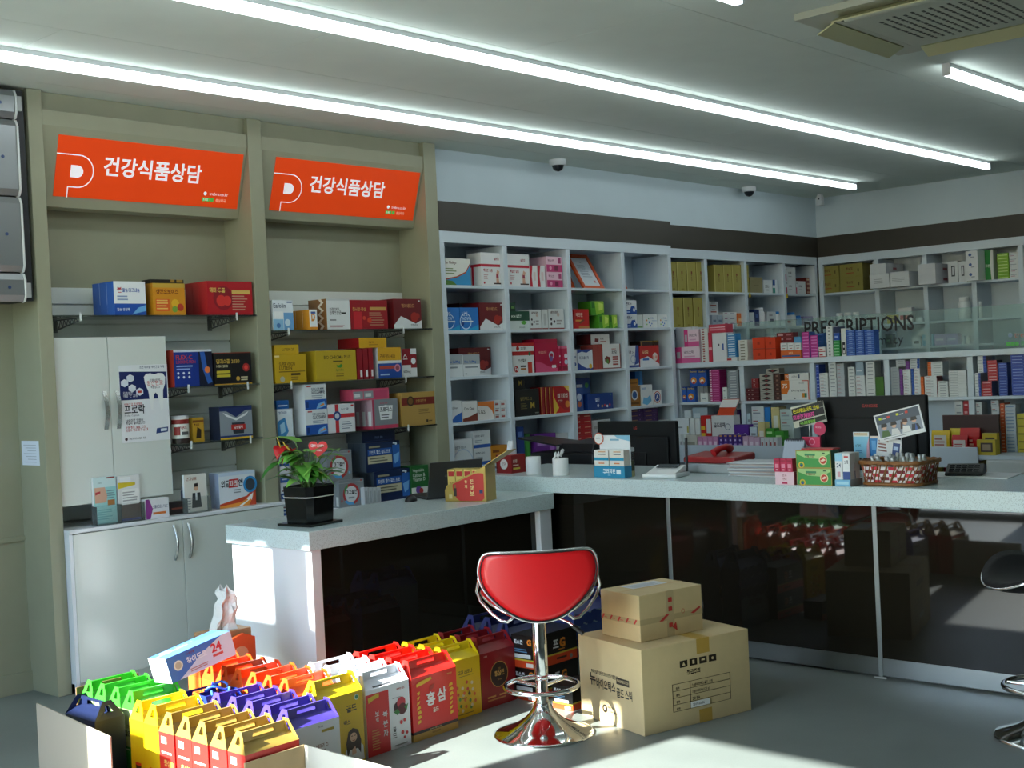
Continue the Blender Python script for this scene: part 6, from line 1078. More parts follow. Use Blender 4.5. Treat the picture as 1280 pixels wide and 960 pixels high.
PU_ = [R(0, .0, 1, 1, '#e8e8ea'), T(.36, .62, .06, '갈은 배미리 주', '#8a5a4a', 'l', .5), T(.44, .46, .13, '예리', '#2c2c30', 'l', .4, .01), R(.62, .84, .88, .88, '#a8902c'), L(.4, .2, .85, .4, 3, '#9a9aa0'), T(.55, .92, .025, '천마 배즙', '#8a8a90', 'l', .3)]
gifts(2.722, 2.952, 3.648, 5, .1055, .245, .062, '#e8e8ea', '#4a3a9c', PU_, 'white carry box with a purple handle top in its row', side='#5a4aac', lops=[])
RG = [R(0, .0, 1, 1, '#c82420'), T(.5, .5, .12, '홍삼골드', '#e8c878', 'c', .6)]
gifts(2.432, 2.662, 3.515, 5, .106, .255, .065, '#cc2a22', '#a8893e', RG, 'red carry box with a gold handle top in the carton', side='#d6302a', lops=[R(.15, .84, .5, .94, '#e8b8a8'), R(.15, .70, .8, .73, '#f0d0c0'), T(.5, .52, .1, '홍삼', '#e8c060', 'c', .8), O(.8, .56, .12, '#e0b040'), R(.35, .2, .42, .46, '#f0d8a0'), R(.55, .2, .62, .46, '#f0d8a0')])
gifts(2.445, 2.665, 4.06, 2, .104, .262, .065, '#e6c716', '#eace1a', [], 'plain yellow carry box behind the gold-topped ones', side='#e6c716', lops=[Q([(.3, .36), (.7, .36), (.62, .22), (.5, .16), (.38, .22)], '#3a2220'), R(.3, .36, .7, .40, '#d84a30')])
gifts(2.51, 2.74, 4.33, 4, .102, .262, .065, '#4aa836', '#38b02c', [], 'green carry box in its row', side='#b7c98a', lops=[R(0, 0, 1, .45, '#2a9a30'), T(.5, .72, .06, '대임', '#6a5a2a', 'c', .7), T(.5, .6, .09, '칼라이', '#3a3a1a', 'c', .8, .02), R(.2, .4, .5, .42, '#cfe8c0')])
# blue straps and navy boxes between the green and orange rows
gifts(2.765, 2.945, 4.21, 2, .14, .215, .05, '#1c2f8c', '#2238a0', [], 'deep blue carry box with light blue strap between the rows', side='#2238a0')
m = MB(); m.tube([(2.80+.05*math.cos(a)+.06, 4.30+.03*math.sin(a), .285+.012*math.sin(2*a)) for a in [i*math.pi/8 for i in range(16)]], .005, P('#4a80e0', .4), 6, True); m.tube([(2.80+.10*i/8, 4.24+.03*math.sin(i), .272+.01*math.sin(i*1.7)) for i in range(9)], .005, P('#4a80e0', .4), 6)
m.build('strap', None, label='light blue plastic strap lying on the deep blue boxes', cat='strap')
# big open carton that holds the rows
cb = wthing('open_carton', 'open cardboard carton with flaps down around the carry boxes', 'carton', (2.6, 3.5, 0))
CARD = P('#b59a72', .7, noise=.06, scale=12); CARDW = P('#d9d2c4', .6)
bx('front_wall', 2.424, 3.502, 0, 2.672, 3.510, .235, CARD, cb); bx('side_flap', 2.668, 3.06, .0, 2.674, 3.50, .235, CARDW, cb)
cb = wthing('open_carton', 'white-lined carton wall standing beside the navy carry box', 'carton', (2.25, 4.3, 0))
p0 = onz(137, 921, .29); p1 = onz(45, 879, .29)
m = MB(); m.prism([(p0.x, p0.y, 0), (p1.x, p1.y, 0), (p1.x, p1.y, .29), (p0.x, p0.y, .29)], (.006, 0, 0), P('#b3a694', .6)); m.build('side_wall', cb)
m = MB(); m.prism([(p0.x+.007, p0.y, 0), (p0.x+.06, p0.y, 0), (p1.x+.06, p1.y, 0), (p1.x+.007, p1.y, 0)], (0, 0, .004), CARD); m.build('bottom_flap', cb)
NV = [R(0, 0, 1, .3, '#d8821c'), Q([(.4, .3), (.8, .34), (.7, .6), (.5, .5)], '#d83a2a'), O(.5, .42, .12, '#e8a030')]
gifts(2.315, 2.545, 4.415, 1, .13, .25, .06, '#141c3c', '#1a2446', NV, 'navy carry box with orange foot behind the carton wall', side='#141c3c', lops=NV, rz=-math.pi/2)
# cardboard behind the green row
bx('cardboard_sheet', 2.50, 4.745, 0, 2.78, 4.751, .30, P('#7a5c3c', .8), label='brown cardboard sheet standing behind the green boxes', cat='cardboard')
# pain-relief carton lying tilted on top
w_, d_, h_ = .30, .14, .10
me = carton_mesh('tilted_carton', w_, d_, h_, '#dfe2ea', [Q([(0, 0), (0, 1), (.86, 1), (.5, .62), (.25, .2), (.12, 0)], '#4d78c2'), O(.15, .56, .2, '#e8e4da'), O(.15, .56, .14, '#c8b8a0'), T(.28, .46, .26, '하이드로', '#f2f4f8', 'l', .36, .025), T(.66, .46, .36, '24', '#d8323a', 'l', .2, .04), R(.66, .28, .82, .38, '#e05a52'), L(.3, .1, .6, .26, 2, '#c88a80'), T(.3, .8, .1, '소염진통', '#8a3a50', 'l', .3)], '#e6e8ee', '#5c8ccf', tops=[R(0, .62, 1, 1, '#4d84c8'), O(.2, .72, .2, '#b8d0e8'), T(.36, .68, .16, '하이드로', '#9ac0e8', 'l', .3), R(0, .55, .5, .64, '#a8784a')])
pc = onz(232, 838, .40)
link('carton', me, None, (2.825, 4.385, .357), (math.radians(-6), math.radians(-11), math.radians(-2)), 0, 'white and blue pain-patch carton lying tilted on the carry boxes', 'carton')
# crumpled paper bag and orange pouch in front of the table's end panel
m = MB(); rnd = random.Random(3); n = 9; rows = []
for j in range(7):
    t_ = j/6; rows.append([(.055*(i/8-.5)*2*(1-.55*t_)+.03*t_+rnd.uniform(-.006, .006), rnd.uniform(-.014, .014)+.02*math.sin(i*.8), t_*.17+.03*math.sin(i*.7)*t_) for i in range(n)])
vs = [p for r_ in rows for p in r_]; fs = [(j*n+i, j*n+i+1, (j+1)*n+i+1, (j+1)*n+i) for j in range(6) for i in range(n-1)]
vs2 = [(p[0], p[1]+.05, p[2]) for p in vs]; k = len(vs)
m.add(vs+vs2, fs+[tuple(k+q for q in reversed(f_)) for f_ in fs]+[(i, k+i, k+i+1, i+1) for i in range(n-1)]+[(j*n, (j+1)*n, k+(j+1)*n, k+j*n) for j in range(6)]+[(j*n+n-1, k+j*n+n-1, k+(j+1)*n+n-1, (j+1)*n+n-1) for j in range(6)], P('#e6e6e4', .6))
q = ony(283, 790, 4.72); m.build('paper_bag', None, (3.22, 4.74, .40), label='crumpled white paper bag beside the table end panel', cat='bag')
bx('kraft_carton', 3.11, 4.70, 0, 3.32, 4.83, .399, P('#a8845c', .7), label='tall kraft carton under the crumpled paper bag', cat='carton')
OP = MB(); OP.prism([(3.13, 4.672, .0), (3.32, 4.672, .0), (3.32, 4.672, .36), (3.26, 4.672, .385), (3.13, 4.672, .35)], (0, .02, 0), P('#e05a24', .5)); OP.prism([(3.24+.04*math.cos(a), 4.6715, .30+.03*math.sin(a)) for a in [i*.5236 for i in range(12)]], (0, -.0006, 0), P('#e8b08a', .5)); OP.build('orange_pouch', None, label='flat orange pouch standing behind the orange carry boxes', cat='pouch')
# dark cartons, blueberry box beyond the ginseng row
NB = [R(0, .0, 1, .28, '#d8481c'), R(0, .28, 1, .33, '#c8b43a'), T(.42, .48, .26, '프', '#e8eef0', 'l', .14, .03), T(.58, .46, .30, 'G', '#e0862a', 'l', .16, .05), R(.55, .4, .7, .43, '#e0862a'), O(.85, .12, .07, '#8a8a80'), R(.5, .12, .74, .18, '#3a2010')]
NBL = [R(0, 0, 1, .22, '#d8481c'), R(0, .22, 1, .27, '#c8b43a'), T(.1, .72, .14, '피스톤', '#e8eef0', 'l', .5, .03), T(.66, .7, .2, 'G', '#e0862a', 'l', .2, .05), L(.1, .46, .7, .6, 2, '#5a8ab0'), R(.08, .3, .8, .42, '#d8dcd8'), R(.6, .04, .9, .16, '#e8e0d8')]
def black_box(x0, x1, y0, y1, z0, h, label, g=None):
    w_, d_ = x1-x0, y1-y0; m = MB(); m.box(-w_/2, -d_/2, 0, w_/2, d_/2, h, P('#16120f', .35)); draw(m, NB, (-w_/2, -d_/2, 0), X3, Z3, -Y3, w_, h); draw(m, NBL, (-w_/2, d_/2, 0), -Y3, Z3, -X3, d_, h)
    m.build('drink_carton', None, ((x0+x1)/2, (y0+y1)/2, z0), label=label, cat='carton', group=g)
black_box(4.17, 4.46, 3.765, 3.905, 0, .147, 'black and orange drink carton standing on the floor under another'); black_box(4.165, 4.455, 3.763, 3.903, .1476, .147, 'black and orange drink carton stacked on another')
black_box(4.146, 4.36, 3.54, 3.655, 0, .105, 'low black and orange drink carton beside the big shipping carton')
for k in range(3): pass
gifts(4.19, 4.46, 3.932, 3, .108, .272, .065, '#1c2350', '#20285a', [], 'navy carry box behind the black drink cartons')
BLU = [R(0, 0, 1, 1, '#8fa4b4')]+[O(((i*41) % 97)/97, .45+.5*((i*59) % 89)/89, .10, ['#2c3f7c', '#3c5294', '#24346a'][i % 3]) for i in range(34)]+[T(.5, .34, .11, '블루베리', '#1f2a58', 'c', .7, .03), R(.0, .0, 1, .14, '#6a8aa0')]
gifts(4.49, 4.77, 3.80, 2, .13, .33, .085, '#8fa4b4', '#262f6e', BLU, 'blueberry-printed carry box beside the shipping cartons', side='#2a3468')
# ================= shipping cartons
KR = P('#d2ba8c', .65, noise=.05, scale=9); 
def shipping(c0, c1, c2, z0, ztop, label, lops, fops, tops, th):
    """c0 nearest ground corner, c1 far end of the left face, c2 far end of the right face"""
    a, b, c = Vector(c0), Vector(c1), Vector(c2); wl = (b-a).length; ex = (c-a); ex = ex-((b-a).normalized()*(ex.dot((b-a).normalized()))); w = ex.length
    ang = math.atan2(ex.y, ex.x); t = thing('shipping_carton', label, 'carton', (a.x, a.y, z0), ang); h = ztop-z0
    m = MB(); m.box(0, 0, 0, w, wl, h, KR); m.build('box', t, bev=.003)
    m = MB(); draw(m, fops, (0, -.0002, 0), X3, Z3, -Y3, w, h); draw(m, lops, (-.0002, wl, 0), -Y3, Z3, -X3, wl, h); draw(m, tops, (0, 0, h+.0002), X3, Y3, Z3, w, wl); m.build('print', t, kind='stuff')
    return t, w, wl, h
INKC = '#2a2218'
c0 = onz(806, 921, 0); c1 = onz(727, 893, 0); c2 = onz(900, 876, 0); zt_ = c0.z+.0
ZT = onp(799.5, 813, c0, Vector((CF.x, CF.y, 0))).z
BL = [T(.20, .565, .05, '특허기술로 만든 프로바이오틱스를 함유한', INKC, 'l', .44), R(.60, .52, .80, .60, '#2a2218'), T(.70, .545, .035, 'PHARM BIOTECH', '#cdb88e', 'c', .18), T(.17, .42, .15, '뉴', INKC, 'l', .1, .03), T(.28, .40, .125, '바이오틱스', INKC, 'l', .30, .03), T(.60, .36, .12, '골드 스틱', INKC, 'l', .24, .03), O(.40, .175, .05, INKC), O(.40, .18, .022, '#d2ba8c'), T(.45, .19, .03, '바이오텍', INKC, 'l', .12), T(.45, .14, .03, '(주) 제품개발연구소', INKC, 'l', .2), R(.34, .0, .44, .0, INKC)]
BF = [R(.50, .82, .62, 1.0, '#c19a45'), R(.50, 0, .62, .16, '#c19a45'), R(.34, .70, .41, .78, INKC), R(.43, .70, .50, .78, INKC), R(.52, .70, .59, .78, INKC), R(.61, .70, .68, .78, INKC), Q([(.36, .72), (.39, .72), (.375, .765)], '#d2ba8c'), R(.455, .72, .475, .765, '#d2ba8c'), R(.54, .735, .57, .755, '#d2ba8c'), O(.645, .74, .018, '#d2ba8c'), T(.40, .60, .06, '취급주의', INKC, 'l', .3, .015)]
for i, v_ in enumerate((.52, .44, .36, .28, .20)): BF.append(R(.26, v_, .80, v_+.005, INKC))
for x_ in (.26, .42, .797): BF.append(R(x_, .20, x_+.005, .525, INKC))
for i, s_ in enumerate(('뉴바이오틱스골드 스틱', '2 g(180EA)(120 g)', '20 EA', '2018.01.01')): BF.append(T(.44, .455-.08*i, .035, s_, '#4a4234', 'l', .34)); BF.append(T(.29, .455-.08*i, .03, '품목', '#4a4234', 'l', .1))
BF.append(R(.42, .205, .60, .275, '#e8e8e4')); BF.append(T(.44, .225, .03, '2019.03.06', '#5a5a68', 'l', .15))
bigc, W1_, L1_, H1_ = shipping((c0.x, c0.y, 0), (c1.x, c1.y, 0), (c2.x, c2.y, 0), 0, ZT, 'large kraft shipping carton with black Korean print on the floor', BL, BF, [R(.50, 0, .62, 1, '#c19a45')], 0)
s0 = onz(801, 804, ZT); s1 = onz(753, 793, ZT); s2 = onz(879, 787, ZT)
ZS = onp(799, 745, s0, Vector((CF.x, CF.y, 0))).z
RT = '#c23a34'
TPL = [R(.0, .36, 1, .48, '#bca67c')]+[Q([(.0+.21*i, .38), (.06+.21*i, .48), (.1+.21*i, .47), (.04+.21*i, .37)], RT) for i in range(5)]+[R(.08+.21*i, .40, .16+.21*i, .42, '#c86a5c') for i in range(4)]
TPF = [R(0, .36, 1, .48, '#bca67c'), R(.42, 0, .54, 1, '#bfa980'), Q([(.3, .37), (.42, .5), (.46, .48), (.36, .36)], RT), Q([(.8, .42), (.95, .54), (.97, .5), (.86, .4)], RT), R(.45, .2, .51, .3, RT), R(.45, .55, .51, .65, RT), R(.45, .75, .51, .85, RT), G(.68, .5, .04, .05, RT), Q([(.5, .2), (.58, .1), (.56, .3)], RT)]
shipping(s0, s1, s2, ZT+.001, ZS, 'smaller kraft shipping carton with red printed tape atop the large one', TPL, TPF, [R(.0, .48, 1, .56, '#c9a46a'), Q([(.25, .55), (.8, .55), (.8, .9), (.25, .9)], '#d9dade'), L(.3, .6, .75, .85, 5, '#9aa0b0')], 0)
# ================= bar stools
def stool(loc, rot, seatcol, label, group, lift=0.0):
    t = thing('bar_stool', label, 'stool', loc, rot, group); SE = P(seatcol, .35, coat=.15) if seatcol != '#141416' else P(seatcol, .6, spec=.25); TR = P('#101012', .5)
    MB().lathe([(.205, 0), (.206, .006), (.195, .012), (.15, .026), (.11, .044), (.072, .070), (.046, .098), (.036, .12)], CHROME, 48).build('base', t)
    MB().lathe([(.030, .10), (.034, .118), (.034, .13), (.0255, .135), (.0255, .25)], CHROME, 28).build('collar', t)
    MB().lathe([(.0262, .222), (.0262, .2265)], CHROME, 24).build('piston', t)
    MB().lathe([(.0285, .227), (.0295, .235), (.0295, .485+lift), (.024, .495+lift)], CHROME, 28).build('pole', t)
    # foot ring in front of the pole
    pts = [(-.15*math.cos(a)*1.0, .012+.148*math.sin(a), .195) for a in [i*2*math.pi/28 for i in range(28)]]
    m = MB(); m.tube(pts, .010, CHROME, 10, True); m.tube([(-.02, .02, .195), (-.105, .118, .195)], .008, CHROME, 8); m.tube([(.02, .02, .195), (.105, .118, .195)], .008, CHROME, 8); m.build('footrest', t)
    m = MB(); m.tube([(.04, .02, .485), (.12, -.03, .455), (.165, -.05, .42)], [.006, .006, .006], CHROME, 8); m.tube([(.135, -.037, .443), (.175, -.055, .410)], .010, TR, 8); m.build('lever', t)
    # seat pan (x across, +y forward); a scooped, padded cushion
    n, r_ = 28, 7; vs = []; fs = []
    def sp(a, q):
        x = .232*q*math.cos(a); y = .02+.195*q*math.sin(a)
        return x, y, .520+.088*(abs(x)/.232)**2.4+.01*max(0, -(y-.02)/.195)**2*q-(.010 if q > .97 else 0)
    for top in (1, 0):
        for j in range(1, r_+1):
            for i in range(n):
                q = j/r_*(1.0 if top else .97); x, y, z_ = sp(2*math.pi*i/n, q); vs.append((x, y, z_ if top else z_-.045*(1-.5*q**4)))
        c_ = len(vs); vs.append((0, .03, .525 if top else .48)); o = c_-n*r_
        for i in range(n):
            fs.append((c_, o+i, o+(i+1) % n) if top else (c_, o+(i+1) % n, o+i))
            for j in range(r_-1):
                q_ = (o+j*n+i, o+(j+1)*n+i, o+(j+1)*n+(i+1) % n, o+j*n+(i+1) % n); fs.append(q_ if top else q_[::-1])
    a0 = (r_-1)*n; b0 = n*r_+1+(r_-1)*n
    for i in range(n): fs.append((a0+i, b0+i, b0+(i+1) % n, a0+(i+1) % n))
    se_ = MB().add(vs, fs, SE, True).build('seat', t)
    MB().tube([(x, y, z_-.012) for x, y, z_ in (sp(2*math.pi*i/40, 1.0) for i in range(40))], .0052, CHROME, 8, True).build('trim', se_)
    # chrome rails curling round both sides of the seat
    for s_ in (-1, 1):
        m = MB(); m.tube([(s_*.236, -.115, .665), (s_*.247, -.09, .615), (s_*.232, -.085, .57), (s_*.19, -.11, .522), (s_*.155, -.135, .496), (s_*.13, -.155, .496), (s_*.112, -.165, .512)], .0065, CHROME, 8); m.build('side_rail', t)
    # backrest: wide shell, flat on top, tapering to a rounded foot
    out = [(-.195, .772), (-.226, .75), (-.238, .70), (-.228, .645), (-.196, .595), (-.142, .546), (-.076, .508), (0, .494), (.076, .508), (.142, .546), (.196, .595), (.228, .645), (.238, .70), (.226, .75), (.195, .772), (.10, .774), (0, .774), (-.10, .774)]
    def by(x, z_, k=0): return -.205+.9*x*x+.10*(.77-z_)*.35+k
    cx_, cz_ = 0, .64; rings = 6; vs = []; fs = []; n = len(out)*4
    o2 = []
    N_ = len(out)
    for i in range(N_):
        p0_, p1_, p2_, p3_ = (out[(i+k_) % N_] for k_ in (-1, 0, 1, 2))
        for t_ in (0, .25, .5, .75):
            o2.append(tuple(.5*(2*p1_[k_]+(p2_[k_]-p0_[k_])*t_+(2*p0_[k_]-5*p1_[k_]+4*p2_[k_]-p3_[k_])*t_*t_+(-p0_[k_]+3*p1_[k_]-3*p2_[k_]+p3_[k_])*t_**3) for k_ in (0, 1)))
    for side_ in (0, 1):
        for j in range(1, rings+1):
            for x, z_ in o2:
                q = j/rings; X_, Z_ = cx_+(x-cx_)*q, cz_+(z_-cz_)*q; vs.append((X_, by(X_, Z_, .038*(1-.75*q**6) if side_ else 0), Z_))
        c_ = len(vs); vs.append((0, by(0, cz_, .038 if side_ else 0), cz_)); o = c_-n*rings
        for i in range(n):
            f_ = (c_, o+i, o+(i+1) % n); fs.append(f_ if side_ else f_[::-1])
            for j in range(rings-1):
                q_ = (o+j*n+i, o+(j+1)*n+i, o+(j+1)*n+(i+1) % n, o+j*n+(i+1) % n); fs.append(q_ if side_ else q_[::-1])
    a0 = (rings-1)*n; b0 = n*rings+1+(rings-1)*n
    for i in range(n): fs.append((a0+i, a0+(i+1) % n, b0+(i+1) % n, b0+i))
    bk = MB().add(vs, fs, SE, True).build('backrest', t)
    m = MB(); m.tube([(x, by(x, z_, .004), z_) for x, z_ in o2], .0052, CHROME, 8, True); m.build('trim', bk)
    m = MB(); m.tube([(x*.968, by(x*.968, z_, -.002), cz_+(z_-cz_)*.962) for x, z_ in o2], .0024, TR, 6, True); m.build('piping', bk)
    for ch in t.children:
        if ch.name.split('.')[0] in ('seat', 'backrest', 'side_rail', 'lever'): ch.location.z += lift
    return t
sc = onz(680, 917, 0)
stool((sc.x, sc.y, 0), math.atan2(sc.y, sc.x)-math.pi/2+math.radians(3), '#e2161e', 'red shell-back bar stool with chrome pedestal in front of the table', 'bar stools')
s2 = onz(1243, 925, 0); s2 = s2+CR*.212
s2b = stool((s2.x, s2.y, 0), math.radians(47), '#141416', 'black bar stool with chrome pedestal beside the service counter', 'bar stools', .085)
# ================= on the consultation table
Z = TZ+.0004
pp = onz(388, 655, TZ); t = thing('potted_anthurium', 'potted plant with red flowers in a black pot on the table', 'plant', (pp.x, pp.y, Z), math.radians(8))
PB = P('#101112', .16); m = MB(); s_ = .098
m.prism([(-s_-.012, -s_-.012, 0), (s_+.012, -s_-.012, 0), (s_+.012, s_+.012, 0), (-s_-.012, s_+.012, 0)], (0, 0, .012), PB); m.build('saucer', t, bev=.003)
def ring8(k, z_): c_ = .72; return [(k*x, k*y, z_) for x, y in ((-1, -c_), (-c_, -1), (c_, -1), (1, -c_), (1, c_), (c_, 1), (-c_, 1), (-1, c_))]
lv = [ring8(s_*.90, .0125), ring8(s_*.95, .09), ring8(s_, .185), ring8(s_*.93, .185), ring8(s_*.90, .165)]
m = MB(); m.add([p for r_ in lv for p in r_], [(i*8+k, i*8+(k+1) % 8, (i+1)*8+(k+1) % 8, (i+1)*8+k) for i in range(4) for k in range(8)], PB); m.add(lv[0], [tuple(range(7, -1, -1))], PB); m.build('pot', t)
MB().add(ring8(s_*.91, .166), [tuple(range(8))], P('#3a2a1e', .9)).build('soil', t)
MB().tube(ring8(s_*.992, .135), .0025, P('#d8d6cc', .6), 6, True).build('string', t)
rnd = random.Random(11); LG = [P('#4f9038', .35), P('#6fb048', .35), P('#3a7a2c', .35), P('#86c458', .35)]; STM = P('#6a8a4a', .5)
def leafpts(L_, W_): return [(0, -.04*L_), (.30*W_, -.16*L_), (.5*W_, -.02*L_), (.48*W_, .25*L_), (.3*W_, .6*L_), (0, L_), (-.3*W_, .6*L_), (-.48*W_, .25*L_), (-.5*W_, -.02*L_), (-.30*W_, -.16*L_)]
def leaf(base, tip, L_, W_, mt, droop, name='leaf', az=0, pitch=0, spx=None):
    m = MB(); m.tube([base, (Vector(base)*.5+Vector(tip)*.5)+Vector((0, 0, .02)), tip], .0022, STM, 5)
    rot = Matrix.Translation(Vector(tip)) @ Matrix.Rotation(az, 4, 'Z') @ Matrix.Rotation(pitch, 4, 'X')
    o = leafpts(L_, W_); vs = [rot @ Vector((x, y, .18*abs(x)-droop*y*y/L_)) for x, y in o]+[rot @ Vector((0, y, -droop*y*y/L_)) for y in (.0, L_*.5)]
    a, b = 10, 11
    m.add(vs, [(a, 0, 1), (a, 1, 2), (a, 2, 3), (b, a, 3), (b, 3, 4), (b, 4, 5), (b, 5, 6), (b, 6, 7), (a, b, 7), (a, 7, 8), (a, 8, 9), (a, 9, 0)], mt, True)
    if spx: m.tube([rot @ Vector((0, .01, .003)), rot @ Vector((.0, .02, .04)), rot @ Vector((0, .022, .06))], [.004, .0035, .002], P('#d8b848', .5), 6)
    return m.build(name, t)
for i in range(46):
    a = rnd.uniform(0, 2*math.pi); r_ = rnd.uniform(.02, .105); h_ = rnd.uniform(.21, .36); b_ = (rnd.uniform(-.03, .03), rnd.uniform(-.03, .03), .165)
    leaf(b_, (r_*math.cos(a), r_*math.sin(a), h_), rnd.uniform(.06, .105), rnd.uniform(.05, .08), LG[i % 4], rnd.uniform(.2, .7), az=a-math.pi/2, pitch=rnd.uniform(-.3, .6))
# two large leaves and two red flowers standing clear of the foliage
def dirv(dx, up): v = CR*dx; return (v.x, v.y, .165+up)
Rl = Matrix.Rotation(-math.radians(8), 3, 'Z')
def LQ(dx, up, fwd=0): v = Rl @ (CR*dx-Vector((CF.x, CF.y, 0))*fwd); return (v.x, v.y, .165+up)
leaf((0, 0, .165), LQ(-.13, .13), .12, .11, LG[2], .5, az=math.radians(60), pitch=-.2); leaf((0, 0, .165), LQ(-.05, .235, .02), .16, .10, LG[1], .35, az=math.radians(20), pitch=.4)
leaf((0, 0, .165), LQ(.13, .185), .10, .055, LG[1], .3, az=math.radians(-60), pitch=.1); leaf((0, 0, .165), LQ(.05, .09, .05), .11, .09, LG[3], .5, az=math.radians(-140), pitch=-.3); leaf((0, 0, .165), LQ(-.02, .12, .06), .11, .09, LG[1], .5, az=math.radians(150), pitch=-.2)
RD = P('#c8202a', .25); leaf((0, 0, .165), LQ(-.065, .195, .03), .085, .085, RD, .4, 'flower', math.radians(75), -.5, True); leaf((0, 0, .165), LQ(-.115, .21, .02), .075, .075, RD, .4, 'flower', math.radians(110), -.4, True)
m = MB(); m.tube([(.02, 0, .165), LQ(.055, .16, .03)], .002, P('#d8d8d8', .4), 5)
hc = Vector(LQ(.06, .195, .035)); r3 = Rl @ CR; f3 = -(Rl @ Vector((CF.x, CF.y, 0)))
hp = [hc+r3*(.046*.0625*16*math.sin(a)**3)+Z3*(.046*.0625*(13*math.cos(a)-5*math.cos(2*a)-2*math.cos(3*a)-math.cos(4*a))) for a in [i*2*math.pi/32 for i in range(32)]]
m.prism(hp, -f3*.003, P('#d81c24', .4)); m.text('대박 나세요', hc-r3*.033+Z3*.006+f3*.0006, r3, Z3, .014, '#f6f0f0', 'l', .062, .02); m.text('축하해요', hc-r3*.018-Z3*.014+f3*.0006, r3, Z3, .010, '#f6f0f0', 'l', .04); m.build('heart_pick', t)
# laptop, mouse
lp = onz(551, 625, TZ); t = thing('laptop', 'dark grey open laptop on the table beside the gold display box', 'laptop', (4.885, 4.965, Z), math.radians(162))
LPM = P('#4a4a4c', .35, .4); bxl = MB().box(-.16, -.23, 0, .16, 0, .018, LPM); bxl.build('keyboard_base', t, bev=.004)
m = MB(); m.prism([(-.16, 0, .012), (.16, 0, .012), (.16, .055, .205), (-.16, .055, .205)], (0, .008, -.002), LPM); m.text('CENTER', (.07, .045, .12), -X3, Vector((0, .27, .96)), .012, '#8a8a8c', 'l', .07); m.build('lid', t)
m = MB(); m.quad((-.145, -.0005, .022), (.145, -.0005, .022), (.145, .0505, .196), (-.145, .0505, .196), P('#101418', .15)); m.build('screen', t)
mo = Vector((4.655, 5.06, 0)); t = thing('computer_mouse', 'black computer mouse with cable on the table', 'mouse', (mo.x, mo.y, Z), .5)
m = MB(); n = 14; vs = []; fs = []
for j in range(5):
    q = j/4; k = math.cos(q*math.pi/2); vs += [(.052*k*math.cos(2*math.pi*i/n), .032*k*math.sin(2*math.pi*i/n), .034*math.sin(q*math.pi/2)) for i in range(n)]
for j in range(4): fs += [(j*n+i, j*n+(i+1) % n, (j+1)*n+(i+1) % n, (j+1)*n+i) for i in range(n)]
MB().add(vs, fs, BLACK, True).build('shell', t); MB().tube([(.05, 0, .006), (.09, .02, .004), (.13, .01, .004)], .003, BLACK, 6).build('cable', t)
# gold ginseng display box
g0 = onz(600, 628.5, TZ); g1 = onz(612 if 0 else 620, 625, TZ)
t = thing('display_box', 'gold ginseng tonic display box with sloping side and raised lid', 'display box', (4.788, 4.618, Z), 0)
GO = P('#b89a4a', .35, .25); GR = P('#c42a22', .4)
L_ = .245; D_ = .12; GA = math.radians(-71.6); t.rotation_euler = (0, 0, GA)
m = MB(); prof = [(0, 0), (-L_, 0), (-L_, .06), (-L_*.95, .085), (-L_*.28, .155), (0, .19)]
m.prism([(x, 0, z_) for x, z_ in prof], (0, .003, 0), GO); m.prism([(x, D_, z_) for x, z_ in prof], (0, .003, 0), GO); m.box(-L_, 0, 0, -L_+.003, D_, .06, GO); m.box(-.003, 0, 0, 0, D_, .19, GO); m.box(-L_, 0, 0, 0, D_, .003, GO)
m.build('tray', t)
m = MB(); pr_ = [T(.66, .60, .16, '진', '#f0d890', 'c', .2, .02), T(.66, .40, .16, '생', '#f0d890', 'c', .2, .02), T(.66, .20, .16, '보', '#f0d890', 'c', .2, .02), T(.52, .62, .11, '황', '#f0d890', 'c', .14), T(.52, .46, .11, '제', '#f0d890', 'c', .14), R(.22, .18, .29, .46, '#2a1a10'), R(.235, .46, .275, .58, '#8a6a2a'), R(.10, .1, .18, .24, '#d8c890'), R(.84, .28, .92, .40, '#1f2a5a')]
dsk = [(-L_*.38+.105*math.cos(a)*1.0, -.0004, min(.082+.105*math.sin(a), .15)) for a in [i*2*math.pi/28 for i in range(28)]]; dsk = [(min(x, -.012), y, min(max(z_, .004), .078+(min(x, -.012)+L_*.95)/(L_*.67)*.068)) for x, y, z_ in dsk]
m.poly(dsk, GR); draw(m, pr_, (-L_, -.0006, 0), X3, Z3, -Y3, L_, .155); m.build('print', t, kind='stuff')
m = MB(); m.prism([(0, 0, .19), (0, D_, .19), (.13, D_, .265), (.13, 0, .265)], (-.0015, 0, .003), GO); m.build('lid_flap', t)
me = MB(); me.box(-.022, -.045, 0, .022, .045, .165, P('#d8bd62', .35)); draw(me, [R(.12, .78, .88, .94, '#b8201c'), T(.5, .5, .1, '진생', '#8a2a18', 'c', .6)], (-.022, -.045, 0), X3, Z3, -Y3, .044, .165); me = me.mesh('ginseng_sachet_box')
for i in range(4): pm = Matrix.Translation(t.location) @ Matrix.Rotation(GA, 4, 'Z') @ Vector((-L_+.034+i*.048, .0615, .0045)); link('sachet_box', me, None, pm, GA, 0, 'small gold sachet box with red band standing in the display box', 'box', 'sachet boxes in the gold display')
